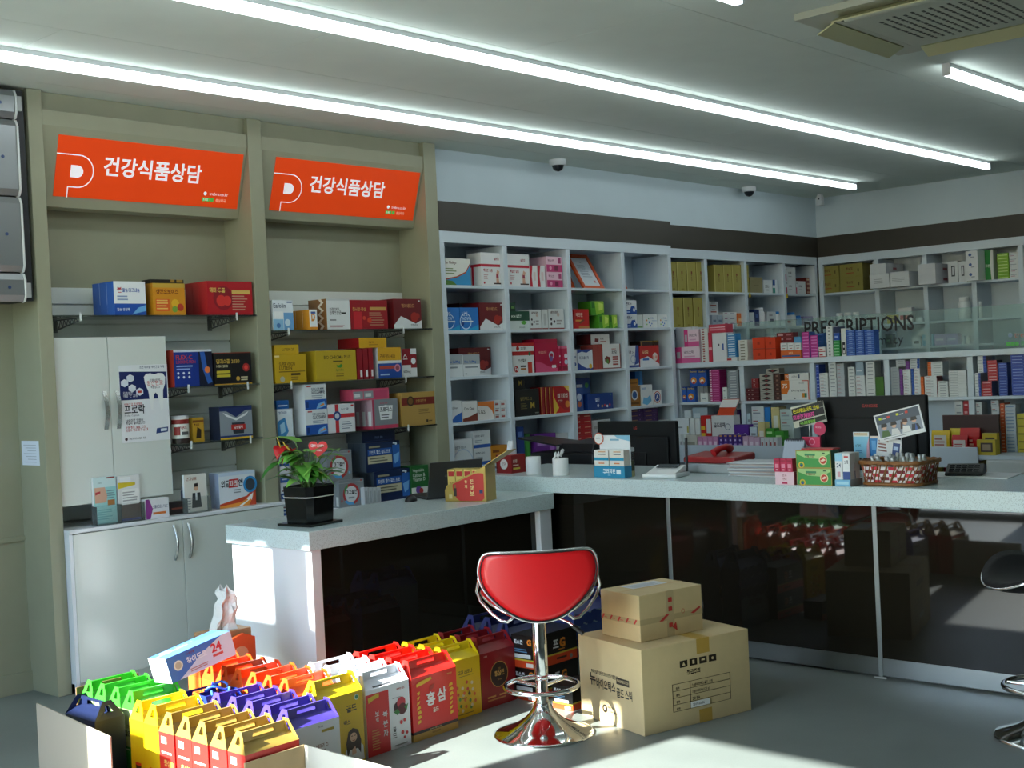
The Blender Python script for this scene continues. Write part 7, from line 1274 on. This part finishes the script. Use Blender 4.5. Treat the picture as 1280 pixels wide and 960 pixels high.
# ================= on the service counter
Z = CZ+.0004
def cbox(name, uc, vc, ul, ur, vt, z, base, fops, lops, label, cat, top=None, side=None, tops=(), group=None, maxw=.4):
    """axis-aligned carton: nearest bottom corner at pixel (uc, vc); its end face (facing the shop) reaches ul, its flank reaches ur"""
    c = onz(uc, vc, z); wl = onx(ul, vc, c.x).y-c.y; w = min(maxw, ony(ur, vc, c.y).x-c.x); h = onp(uc, vt, c, Vector((CF.x, CF.y, 0))).z-z
    m = MB(); m.box(-w/2, -wl/2, 0, w/2, wl/2, h, P(base, .4))
    if side: m.box(-w/2, -wl/2-.0002, 0, w/2, -wl/2, h, P(side, .4))
    draw(m, fops, (-w/2, -wl/2-.0003, 0), X3, Z3, -Y3, w, h); draw(m, lops, (-w/2, wl/2, 0), -Y3, Z3, -X3, wl, h); draw(m, tops, (-w/2, -wl/2, h), X3, Y3, Z3, w, wl)
    o = m.build(name, None, (c.x+w/2, c.y+wl/2, z), label=label, cat=cat, group=group); return o, c, w, wl, h
o, c, w, wl, h = cbox('tissue_box', 640, 592, 621, 659, 569, Z, '#8e1a1c', [T(.1, .55, .2, '보령', '#f0d8c8', 'l', .4), R(.1, .2, .6, .3, '#d8c84a'), R(.1, .4, .5, .46, '#e8c8b8')], [O(.5, .5, .28, '#e8e2de'), T(.5, .45, .14, '건강', '#8e1a1c', 'c', .3), R(0, 0, .06, 1, '#5a0f10')], 'dark red tissue box with a white tissue pulled up', 'tissue box', maxw=.12)
m = MB(); rnd = random.Random(5); pts = []
for j in range(4):
    q = j/3; pts += [((.035*(1-.6*q)+rnd.uniform(-.006, .006))*math.cos(a)+.01*q, (.02*(1-.4*q)+rnd.uniform(-.006, .006))*math.sin(a), q*.075+rnd.uniform(-.008, .008)*q) for a in [i*2*math.pi/12 for i in range(12)]]
m.add(pts, [(j*12+i, j*12+(i+1) % 12, (j+1)*12+(i+1) % 12, (j+1)*12+i) for j in range(3) for i in range(12)], P('#e8ecef', .7), True); m.add([pts[36+i] for i in range(12)], [tuple(range(12))], P('#e8ecef', .7)); tt = m.build('tissue', o, (0, 0, h+.0005))
def paper_roll(u, v, vt, wpx, label, loose):
    c = onz(u, v, Z); k = (c-EYE).dot(CF)/FPX; r = wpx*k/2; h = (v-vt)*k*.98; t = thing('paper_roll', label, 'paper roll', (c.x+r*.7, c.y+r*.7, Z), 0, 'white paper rolls on the counter')
    MB().lathe([(r, 0), (r*1.005, h*.5), (r, h), (r*.36, h), (r*.36, h*.85)], P('#e6e9ea', .75, bump=.2, scale=60), 28).build('roll', t)
    if loose:
        m = MB(); vs = []
        for j in range(6):
            for i in range(8): a = 1.2+i*.35; vs.append((r*(.95-.08*j)*math.cos(a), r*(.95-.08*j)*math.sin(a), h+.006*j+.012*math.sin(i*1.3+j)))
        m.add(vs, [(j*8+i, j*8+i+1, (j+1)*8+i+1, (j+1)*8+i) for j in range(5) for i in range(7)], P('#e9ecee', .75), True); m.tube([(.0, .0, h+.01), (.01, -.01, h+.04), (.025, 0, h+.045), (.02, .01, h+.02)], .009, P('#e9ecee', .75), 8); m.build('loose_end', t)
paper_roll(668, 593.5, 571, 18.6, 'white paper roll beside the tissue box', False); paper_roll(702, 594.5, 573, 20, 'white paper roll with its loose end twisted up', True)
# black printer behind the rolls
t = wthing('printer', 'black office printer behind the paper rolls', 'printer', (6.1, 4.2, .73)); px_ = 6.10
ya, yb_ = onx(664, 580, px_).y, onx(742, 580, px_).y; zt_ = onx(720, 553, px_).z; zb_ = .731
bx('body', px_, yb_, zb_, px_+.36, ya, onx(700, 566, px_).z, BLACK, t, bev=.012)
m = MB(); zl = onx(700, 566, px_).z; m.prism([(px_+.02, yb_+.02, zl+.001), (px_+.34, yb_+.02, zl+.001), (px_+.34, yb_+.02, zt_), (px_+.04, yb_+.02, zt_-.012)], (0, (ya-yb_)*.55, 0), BLACK); m.build('scanner_lid', t, bev=.008)
m = MB(); m.prism([(px_-.02, yb_+.28, zt_-.025), (px_+.30, yb_+.28, zt_-.025), (px_+.30, ya+.18, zt_+.012), (px_+.08, ya+.18, zt_+.012)], (0, 0, .010), P('#1c1d20', .35)); m.build('paper_tray', t)
def monitor(name, x, u0, u1, vt, vb, label, logo, tilt, zb):
    A, B = onx(u0, vt, x), onx(u1, vt, x); yc_ = (A.y+B.y)/2; w = A.y-B.y; zt = onx((u0+u1)/2, vt, x).z; z0 = onx((u0+u1)/2, vb, x).z
    t = thing(name, label, 'monitor', (x, yc_, zb), -math.pi/2+tilt); MK = P('#131517', .55, spec=.25); zt -= zb; z0 -= zb
    MB().box(-w/2, 0, z0, w/2, .035, zt, MK).build('rear_shell', t, bev=.008)
    MB().box(-w/2+.01, .0355, z0+.01, w/2-.01, .038, zt-.01, P('#2a3038', .1)).build('screen', t)
    MB().box(-w*.42, -.018, z0+(zt-z0)*.10, w*.42, 0, z0+(zt-z0)*.70, MK).build('rear_bulge', t, bev=.012)
    m = MB(); m.box(-.09, -.03, .012, .09, .01, z0+.12, MK); m.build('stand', t, bev=.006); MB().box(-.14, -.09, 0, .14, .10, .012, MK).build('foot', t, bev=.004)
    m = MB(); m.text(logo, (0, -.0006, z0+(zt-z0)*.84), X3, Z3, .016, P('#a8281e', .4), 'c', .09, .02); m.build('logo', t); return t
monitor('monitor', 6.12, 746, 844, 526.5, 590, 'black monitor seen from behind beside the blue display box', 'LG', 0, .731)
MBIG = monitor('monitor', 6.10, 1020, 1157, 495, 583, 'large black monitor seen from behind beside the wicker basket', 'CANOXS', 0, .731)
m = MB(); m.prism([(.019*math.cos(a)-.02, -.0192, .20+.019*math.sin(a)) for a in [i*2*math.pi/18 for i in range(18)]], (0, -.001, 0), P('#dfe3e6', .4)); m.prism([(.005*math.cos(a)-.02, -.0204, .20+.008*math.sin(a)) for a in [i*2*math.pi/12 for i in range(12)]], (0, -.0005, 0), P('#5a6a7a', .4)); m.build('round_sticker', MBIG)
# blue-and-white dispenser box with a round sign
o, c, w, wl, h = cbox('display_box', 781, 597.5, 743, 790, 583, Z, '#2a8cb4', [R(0, 0, 1, 1, '#2a86b0')], [R(0, 0, 1, 1, '#2f90b8'), T(.5, .36, .4, '큐리지핀', '#eef6f8', 'c', .5, .03), R(.74, .3, .88, .7, '#dfeef2'), T(.5, .14, .12, '큐리핀', '#b8dce8', 'c', .2)], 'blue and white medicine dispenser box with a round sign on the counter', 'display box', maxw=.10)
kz = (c-EYE).dot(CF)/FPX; hb = (597.5-545)*kz
m = MB(); m.box(w/2-.004, -wl/2, h, w/2, wl/2, hb, P('#e6ecf0', .4)); draw(m, [Q([(.6, .9), (1, .8), (1, 1), (.5, 1)], '#8ac4e0'), T(.35, .8, .1, 'hangul', '#6aa8c8', 'l', .4) if 0 else R(.35, .82, .65, .88, '#8ab8d0')], (w/2-.0045, wl/2, h), -Y3, Z3, -X3, wl, hb-h); m.build('header_card', o)
m = MB(); m.prism([(w/2-.008, wl/2+.0+.033*math.cos(a), hb-.018+.033*math.sin(a)) for a in [i*2*math.pi/24 for i in range(24)]], (-.002, 0, 0), P('#c8583a', .4)); m.prism([(w/2-.0102, wl/2+.028*math.cos(a), hb-.018+.028*math.sin(a)) for a in [i*2*math.pi/24 for i in range(24)]], (-.0006, 0, 0), P('#e8e8e6', .4)); m.text('큐리지핀', (w/2-.0112, wl/2+.02, hb-.02), -Y3, Z3, .008, '#5a6a78', 'l', .04); m.build('round_sign', o)
for i in range(2):
    me = MB(); q = wl/2-.006; me.box(-.024, -q/2, 0, .024, q/2, .085, P('#e6e4dc', .4)); draw(me, [R(0, .34, 1, .52, '#2a9ac0'), R(.3, .12, .7, .2, '#d88a5a'), R(.3, .7, .8, .76, '#6a7a80'), R(.3, .86, .8, .92, '#d8a070')], (-.024, q/2, 0), -Y3, Z3, -X3, q, .085)
    me.build('medicine_box', None, (c.x+.027, c.y+wl/2+(.25-.5*i)*wl, Z+h+.0006), label='white medicine box with a teal band standing in the dispenser', cat='box', group='boxes in the blue dispenser')
m = MB(); m.lathe([(.024, 0), (.024, .13), (.022, .133)], PLASTIC, 16); m.lathe([(.0215, .003), (.0215, .085)], P('#4a5230', .5), 14); m.lathe([(.0218, .0), (.0218, .03)], P('#cfc88a', .5), 14); m.lathe([(.0255, .134), (.0255, .152), (.02, .155)], P('#c8ccd0', .4), 16); q = onz(785, 596, Z); m.build('sample_tube', None, (c.x+w+.03, c.y+.03, Z), label='clear sample tube standing beside the dispenser box', cat='tube')
# white telephone-style terminal
q = onz(827, 598, Z); t = thing('card_terminal', 'white card terminal with antenna on the counter', 'terminal', (q.x+.08, q.y+.03, Z), math.radians(-80))
m = MB(); m.prism([(-.10, -.085, 0), (.10, -.085, 0), (.10, -.085, .022), (-.10, -.085, .022)], (0, .17, 0), P('#d8dcde', .4)); m.build('base', t, bev=.006)
m = MB(); m.prism([(-.085, -.07, .0225), (.085, -.07, .0225), (.085, .075, .0225), (.085, .075, .062), (-.085, .075, .062)][:0] or [(-.085, -.07, .0225), (-.085, .075, .0225), (-.085, .075, .058)], (.17, 0, 0), P('#e2e5e6', .4)); m.build('keypad_wedge', t, bev=.003)
m = MB(); m.prism([(-.06, .01, .0475), (.06, .01, .0475), (.06, .06, .060), (-.06, .06, .060)][:4], Vector((0, -.001, .002)), P('#2a3238', .2)); m.build('display', t)
MB().tube([(.085, .08, .02), (.087, .085, .20)], .008, P('#22262a', .4), 8).build('antenna', t)
bx('blue_label', 6.101, onx(830, 587, 6.1).y-.05, onx(830, 587, 6.1).z-.007, 6.103, onx(830, 587, 6.1).y+.05, onx(830, 587, 6.1).z+.007, P('#2a8ae0', .4), label='narrow bright blue label under the small monitor', cat='label')
# red telephone and papers
q = onz(893, 591, Z); t = thing('telephone', 'red and grey desk telephone on the counter', 'telephone', (q.x+.05, q.y, Z), math.radians(-95))
m = MB(); m.prism([(-.17, -.09, 0), (-.17, .09, 0), (-.17, .09, .062), (-.17, -.09, .052)], (.34, 0, 0), P('#9aa0a4', .45)); m.build('base', t, bev=.01)
m = MB(); m.prism([(-.175, -.095, .0535), (-.175, .095, .0635), (-.175, .095, .105), (-.175, -.09, .088)], (.35, 0, 0), P('#8c1a1e', .35)); m.build('cover', t, bev=.012)
m = MB(); m.tube([(.02, -.07, .108), (.03, -.03, .128), (.035, .02, .135), (.02, .07, .122)], [.022, .017, .017, .024], P('#a01c22', .3), 10); m.build('handset', t)
q = onz(938, 597, Z); rnd = random.Random(9); PAPM = [P('#d6d9dc', .6), P('#c4c9cf', .6), P('#9aa2ac', .6), P('#b8a8a0', .6)]
for i in range(16):
    me = MB().box(-.105, -.15, 0, .105, .15, .0040, PAPM[(i*7) % 4]); me.build('paper_sheet', None, (q.x+.16+rnd.uniform(-.012, .012), q.y+.02+rnd.uniform(-.012, .012), Z+.0044*i), rnd.uniform(-.15, .15), label='loose paper in the pile beside the red telephone', cat='paper', group='pile of papers beside the telephone')
# pink cartons, green cartons
o, c, w, wl, h = cbox('display_box', 993, 606.5, 969.5, 996, 590, Z, '#e8c8d4', [R(0, 0, 1, 1, '#a8204c')], [T(.5, .62, .2, '인사', '#a04a5a', 'c', .24), T(.5, .36, .2, '앤디', '#a04a5a', 'c', .24), Q([(.36, .08), (.64, .08), (.64, .24), (.36, .24)], '#c02a5a')], 'pale pink tray holding three crimson cartons on the counter', 'display box', maxw=.05)
for i in range(3):
    q = wl/3*.92; me = MB(); me.box(-.02, -q/2, 0, .02, q/2, .062, P('#c02450', .4)); draw(me, [R(.2, .3, .8, .6, '#e08aa4'), R(.3, .1, .7, .2, '#e8b0c0'), R(.1, .75, .9, .9, '#a01a3e')], (-.02, q/2, 0), -Y3, Z3, -X3, q, .062)
    me.build('medicine_box', None, (c.x+w/2, c.y+wl*(i+.5)/3, Z+h+.0005), label='crimson carton standing on the pale pink tray', cat='box', group='crimson cartons on the pink tray')
GC = [R(0, .0, 1, .04, '#b09a4a'), R(0, .96, 1, 1, '#b09a4a'), R(0, 0, .02, 1, '#b09a4a'), R(.98, 0, 1, 1, '#b09a4a'), Q([(.03, .95), (.97, .95), (.97, .82), (.7, .52), (.3, .56), (.03, .78)], '#a8d08a'), R(.26, .7, .56, .82, '#3a8a5a'), T(.4, .58, .13, '간에네스타', '#7a2a1a', 'c', .3, .02), O(.78, .44, .26, '#e8d8a8'), O(.78, .44, .2, '#c8402a'), Q([(.7, .42), (.8, .54), (.86, .46), (.76, .36)], '#f0d8c8'), G(.16, .16, .12, .19, '#e0c040'), O(.16, .12, .08, '#2a4a8a'), R(.76, .82, .84, .88, '#2a4a2a')]
GSIDE = [R(0, 0, 1, 1, '#1d5a34')]
for i, (vb_, vt_, zz) in enumerate(((607.5, 585.5, Z), (585.5, 563.5, None))):
    if i == 0: o, c, w, wl, h = cbox('medicine_carton', 1040.5, 607.5, 996.8, 1051, 585.5, Z, '#3f9a4a', GSIDE, GC, 'green liver-tonic carton at the bottom of the pair on the counter', 'carton', maxw=.22); z2 = Z+h+.0005; hh_ = h
    else:
        m = MB(); m.box(-w/2, -wl/2, 0, w/2, wl/2, hh_, P('#3f9a4a', .4)); draw(m, GSIDE, (-w/2, -wl/2-.0003, 0), X3, Z3, -Y3, w, hh_); draw(m, GC, (-w/2, wl/2, 0), -Y3, Z3, -X3, wl, hh_); m.build('medicine_carton', None, (c.x+w/2+.003, c.y+wl/2+.004, z2), label='green liver-tonic carton stacked on top of the pair on the counter', cat='carton')
        m = MB(); m.box(-w*.45, -wl*.45, 0, w*.45, wl*.45, .006, P('#b83030', .5)); m.build('booklet', None, (c.x+w/2+.03, c.y+wl/2, z2+hh_+.0006), label='red booklet lying on the green cartons', cat='booklet')
# light blue dispenser beside the green cartons
o, c, w, wl, h = cbox('display_box', 1063, 608.5, 1044, 1083, 600, Z, '#8ac4e0', [R(0, 0, 1, 1, '#a8b2b8')], [R(0, 0, 1, 1, '#7abce0'), R(.1, .3, .9, .7, '#a8d8ee')], 'pale blue open dispenser tray of toothpaste cartons', 'display box', maxw=.12)
NK = [R(0, 0, 1, .3, '#2a4a8c'), T(.5, .6, .14, '2개', '#3a4a5a', 'c', .5), R(.2, .82, .8, .9, '#c84a4a')]; NK2 = [R(0, .7, 1, 1, '#9ad4ec'), T(.5, .46, .16, '24', '#2a4a6a', 'c', .6), R(.3, .1, .7, .3, '#d8a8b0')]
for i in range(4):
    q = wl/2*.94; me = MB(); hh_ = .12; me.box(-.022, -q/2, 0, .022, q/2, hh_, P('#e4e8ea', .4)); draw(me, NK2 if i % 2 == 0 else NK, (-.022, q/2, 0), -Y3, Z3, -X3, q, hh_)
    me.build('toothpaste_box', None, (c.x+.028+.05*(i//2), c.y+wl/2+(.5-i % 2)*wl*.5, Z+h+.0005), label=('white and sky blue toothpaste carton', 'white and navy toothpaste carton')[i % 2]+' in the pale blue dispenser', cat='carton', group='toothpaste cartons in the dispenser')
def upright_card(u0, u1, vt, vb, x, base, ops, label, tilt=0, z=None, name='display_card', cat='card', roll=0, foot=True):
    A, B = onx(u0, (vt+vb)/2, x), onx(u1, (vt+vb)/2, x); w = A.y-B.y; um = (u0+u1)/2; z1 = onx(um, vt, x).z; z0 = onx(um, vb, x).z
    m = MB(); h = z1-z0; m.box(-w/2, 0, 0, w/2, .003, h, P(base, .4)); draw(m, ops, (-w/2, 0, 0), X3, Z3, -Y3, w, h); mt = Matrix.Translation((0, 0, h/2)) @ Matrix.Rotation(roll, 4, 'Y') @ Matrix.Translation((0, 0, -h/2)); m.v = [tuple(mt @ Vector(v)) for v in m.v]
    o = thing(name, label, cat, (x, (A.y+B.y)/2, z if z is not None else z0), -math.pi/2); dz = (z0-z) if z is not None else 0
    b_ = m.build('card', o, (0, 0, dz))
    if not foot: k = MB(); k.tube([(.004, .005, 0), (.004, .005, dz+h*.35)], .0025, P('#c8ccd0', .3), 6); k.build('stand', o)
    if foot: k = MB(); k.tube([(0, .006, 0), (0, .006, dz+h*.4)], .004, P('#c8ccd0', .3), 6); k.box(-.03, -.01, 0, .03, .03, .003, P('#c8ccd0', .3)); k.build('stand', o)
    return o
xk_ = 5.62
upright_card(1067, 1086.5, 540, 572, xk_, '#e8ecf0', [R(0, .0, 1, .82, '#8ccce8'), R(.08, .86, .92, .97, '#d8c8a8'), T(.1, .9, .06, 'Steripod', '#c04030', 'l', .7), T(.12, .42, .1, '2개씨', '#2a4a6a', 'l', .6, .02), L(.12, .12, .7, .3, 3, '#3a7ab0'), Q([(.8, .0), (1, 0), (1, .8), (.86, .5)], '#e0a8b8')], 'tall sky blue display card behind the toothpaste dispenser', z=Z, name='display_card')
upright_card(1088, 1106, 545, 574, xk_-.02, '#2f7fc4', [R(0, .9, .6, 1, '#e8dcd0'), R(.2, .1, .8, .24, '#e8f0f4'), R(.1, .4, .4, .8, '#6ab0e4')], 'bright blue display card beside the sky blue one', z=Z)
PEO = [R(.0, .0, 1, 1, '#e6e8ea'), R(.03, .14, .97, .95, '#8a94a4'), R(.03, .62, .97, .95, '#46505e')]
for i, (x_, hcol, scol) in enumerate(((.17, '#1e1a18', '#4a6a34'), (.38, '#241c18', '#dcdcdc'), (.62, '#4a2a20', '#e6e6e6'), (.82, '#1c1816', '#1e2228'))):
    PEO += [Q([(x_-.10, .15), (x_+.10, .15), (x_+.07, .36), (x_-.06, .38)], scol), O(x_, .48+.02*(i > 1), .085, '#d8ac90'), Q([(x_-.07, .5), (x_+.07, .5), (x_+.06, .62), (x_-.05, .63)], hcol)]
PEO += [Q([(.55, .3), (.58, .5), (.54, .58), (.5, .3)], '#4a2a20'), Q([(.80, .15), (.86, .15), (.84, .38)], '#3a5aa0'), R(.1, .78, .16, .86, '#c8d838'), R(.28, .78, .34, .86, '#d84a3a'), R(.48, .8, .54, .88, '#d8d838'), R(.68, .8, .74, .88, '#d84a3a'), R(.18, .78, .26, .81, '#d0d4d8'), R(.56, .8, .64, .83, '#d0d4d8'), L(.1, .05, .8, .11, 1, '#9a9ea4')]
upright_card(1095, 1154, 512, 547, 5.50, '#e6e8ea', PEO, 'tilted photo card of four people above the basket', z=Z+.054, roll=math.radians(-13), name='photo_card', foot=False)
upright_card(1096, 1126, 548, 571, 5.53, '#e2e4e6', [L(.06, .2, .5, .9, 4, '#8a5a54'), R(.66, .1, .96, .8, '#22407c'), R(.7, .4, .9, .6, '#a8c0e0')], 'smaller white notice card under the photo card', z=Z+.054, roll=math.radians(8), name='notice_card', foot=False)
SGN = [Q([(.02, .62), (.98, .74), (1, 1), (.02, .9)], '#1a1a14'), Q([(.0, .3), (.98, .40), (.98, .72), (.0, .62)], '#1c1418'), Q([(.16, .02), (.98, .12), (.98, .34), (.18, .26)], '#20281a'), T(.05, .66, .2, '신소재유아도 안심', '#e8dc2a', 'l', .9, .05), T(.02, .36, .24, '피부전체금지', '#e04a9a', 'l', .92, .05), T(.2, .08, .16, '국내품절임박', '#8ad04a', 'l', .76, .04)]
upright_card(978, 1020, 506, 533, 5.95-.02, '#c8c8b8', SGN, 'colourful hand-lettered card propped behind the counter', z=.7305, roll=math.radians(-10), name='lettered_card').location.x = 6.03
upright_card(1003, 1025, 546, 560, 5.955, '#d8325e', [Q([(0, 0), (.5, 0), (0, .6)], '#e8c8d4'), O(.55, .55, .3, '#e88aa8'), O(.55, .55, .22, '#d8325e')], 'crimson heart-shaped card holder on the counter', z=Z, name='card_holder')
m = MB(); q = onx(1015.5, 537, 5.91); m.prism([(0, .036*math.cos(a), .036*math.sin(a)) for a in [i*2*math.pi/24 for i in range(24)]], (.003, 0, 0), P('#d03a66', .4)); m.text('이지듀', (-.0006, .022, .002), -Y3, Z3, .012, '#f0d0dc', 'l', .044); m.tube([(.004, 0, 0), (.004, 0, -(q.z-Z))], .003, P('#d03a66', .4), 6); m.build('round_sign', None, (5.985, q.y, q.z), label='round pink sign on a stick behind the green cartons', cat='sign')
# desk calendar
q = onz(988, 578, CZ); A, B = onx(975, 560, 5.85), onx(1000, 560, 5.85); wd = A.y-B.y; zt_ = onx(988, 551, 5.85).z-CZ
t = thing('desk_calendar', 'grey desk calendar with spiral binding behind the pink tray', 'calendar', (5.85, (A.y+B.y)/2, Z), -math.pi/2); m = MB(); m.prism([(-wd/2, 0, 0), (wd/2, 0, 0), (wd/2, .05, zt_), (-wd/2, .05, zt_)], (0, .002, 0), P('#a8b2c2', .5)); m.prism([(-wd/2, .10, 0), (wd/2, .10, 0), (wd/2, .052, zt_), (-wd/2, .052, zt_)], (0, .002, 0), P('#a8b2c2', .5)); m.build('leaves', t)
m = MB(); 
for i in range(10): m.box(-wd*.4+i*wd*.088, .044, zt_-.006, -wd*.4+i*wd*.088+.004, .058, zt_+.007, '#3a3e44')
m.build('spiral', t, kind='stuff'); m = MB(); m.quad((-.02, .012, .03), (.05, .012, .03), (.05, .024, .055), (-.02, .024, .055), P('#dfe4ea', .5)); m.build('label', t)
# wicker basket of little glass bottles
q = onz(1121, 607, CZ); bl = onz(1081, 608, CZ); cx_, cy_ = 5.47, onx(1122, 600, 5.40).y
t = thing('wicker_basket', 'wicker basket with red checked lining full of small bottles', 'basket', (5.43, cy_, Z), math.radians(-90)); WK = P('#8a5a2c', .55, noise=.15, scale=40)
lw = (onx(1079, 600, 5.40).y-onx(1164, 600, 5.40).y)/2*.93; ld = .125; bh = .105
def oval(kx, ky, z_, n=48):
    d_ = [((lw*kx)*math.copysign(abs(math.cos(a))**.32, math.cos(a)), (ld*ky)*math.copysign(abs(math.sin(a))**.32, math.sin(a))) for a in [i*2*math.pi/720 for i in range(720)]]
    L_ = [0.0]
    for i in range(720): L_.append(L_[-1]+math.dist(d_[i], d_[(i+1) % 720]))
    out_ = []; j = 0
    for i in range(n):
        while L_[j+1] < L_[-1]*i/n: j += 1
        out_.append((*d_[j % 720], z_))
    return out_
m = MB(); m.tube(oval(.90, .9, .008), .008, WK, 8, True); m.add(oval(.90, .9, .006), [tuple(range(48))], WK); m.build('bottom', t)
m = MB()
for k in range(2): m.tube([(x, y, z_+.004*math.sin(i*1.6+k*math.pi)) for i, (x, y, z_) in enumerate(oval(1.0, 1.0, bh))], .0075, WK, 8, True)
m.build('rim', t)
m = MB(); A_, B_ = oval(.90, .9, .01), oval(.985, .985, bh-.004)
for i in range(0, 48): j = (i+2) % 48; m.tube([A_[i], B_[j]], .0028, WK, 5)
m.build('staves', t, kind='stuff')
cols = [P('#c8283c', .6), P('#e6e2e2', .6), P('#7c1a28', .6)]; m = MB(); nn = 48; rows_ = 5
for j in range(rows_):
    k0, k1 = j/rows_, (j+1)/rows_; a_ = oval(.87+.09*k0, .87+.09*k0, .012+(bh-.03)*k0); b_ = oval(.87+.09*k1, .87+.09*k1, .012+(bh-.03)*k1)
    for i in range(nn): m.quad(a_[i], a_[(i+1) % nn], b_[(i+1) % nn], b_[i], cols[1 if (i//2+j) % 2 else (0 if (i//2) % 2 == 0 else 2)])
m.build('checked_lining', t)
rnd = random.Random(21); bme = MB(); bme.lathe([(.012, 0), (.0125, .045), (.008, .052), (.008, .056)], P('#c8ccc8', .1), 10); bme.lathe([(.0105, .056), (.0105, .068), (.008, .07)], P('#b8bcc0', .3, .6), 10); bme.lathe([(.0128, .012), (.0128, .036)], P('#e2e0d8', .5), 10); bme = bme.mesh('small_vial')
for i in range(6):
    for j in range(3):
        lx = -lw*.62+lw*1.24*i/5; ly = -ld*.45+ld*.45*j; wx = 5.43+ly; wy = cy_-lx
        link('small_vial', bme, None, (wx, wy, Z+.06+.012*rnd.random()), (rnd.uniform(-.35, .35), rnd.uniform(-.35, .35), rnd.uniform(0, 6)), 0, 'small silver-capped glass vial in the wicker basket', 'vial', 'vials in the wicker basket')
MB().box(-lw*.8, -ld*.75, 0, lw*.8, ld*.75, .04, P('#d8d4cc', .7)).build('padding', t, (0, 0, .012))
# phone handset and papers at the end
q = onz(1196, 597, CZ); MB().box(-.13, -.2, 0, .13, .2, .004, P('#d6dade', .5)).build('paper_sheet', None, (q.x+.10, q.y-.03, Z), .1, label='white sheet of paper under the black calculator', cat='paper')
t = thing('calculator', 'black desk calculator lying on white paper at the counter', 'calculator', (q.x+.10, q.y, Z+.0046), math.radians(-75))
m = MB(); m.prism([(-.085, -.07, 0), (-.085, .07, 0), (-.085, .07, .045), (-.085, .03, .05), (-.085, -.07, .014)], (.17, 0, 0), P('#17181a', .35)); m.build('body', t, bev=.006)
m = MB()
for i in range(5):
    for j in range(4): y_ = -.055+j*.02; m.box(-.068+i*.028, y_, .019+(y_+.055)*.36, -.046+i*.028, y_+.013, .0245+(y_+.055)*.36, P('#3a3c40', .4))
m.build('keys', t, kind='stuff')
# red and yellow cartons in the knee space of the hutch
view(1040, 470, 5.333)
for i, (a, b, col, lb) in enumerate(((680, 735, '#b89a1e', 'yellow carton in the niche under the tray'), (745, 808, '#b01a20', 'red carton in the niche under the tray'), (842, 926, '#b82026', 'wider red carton in the niche under the tray'), (966, 1010, '#d0a41e', 'amber carton in the niche under the tray'))):
    place('R', 8.47, a, b, 572, .5005, .15, col, [R(.1, .5, .9, .6, '#e0c8a0')], lb)
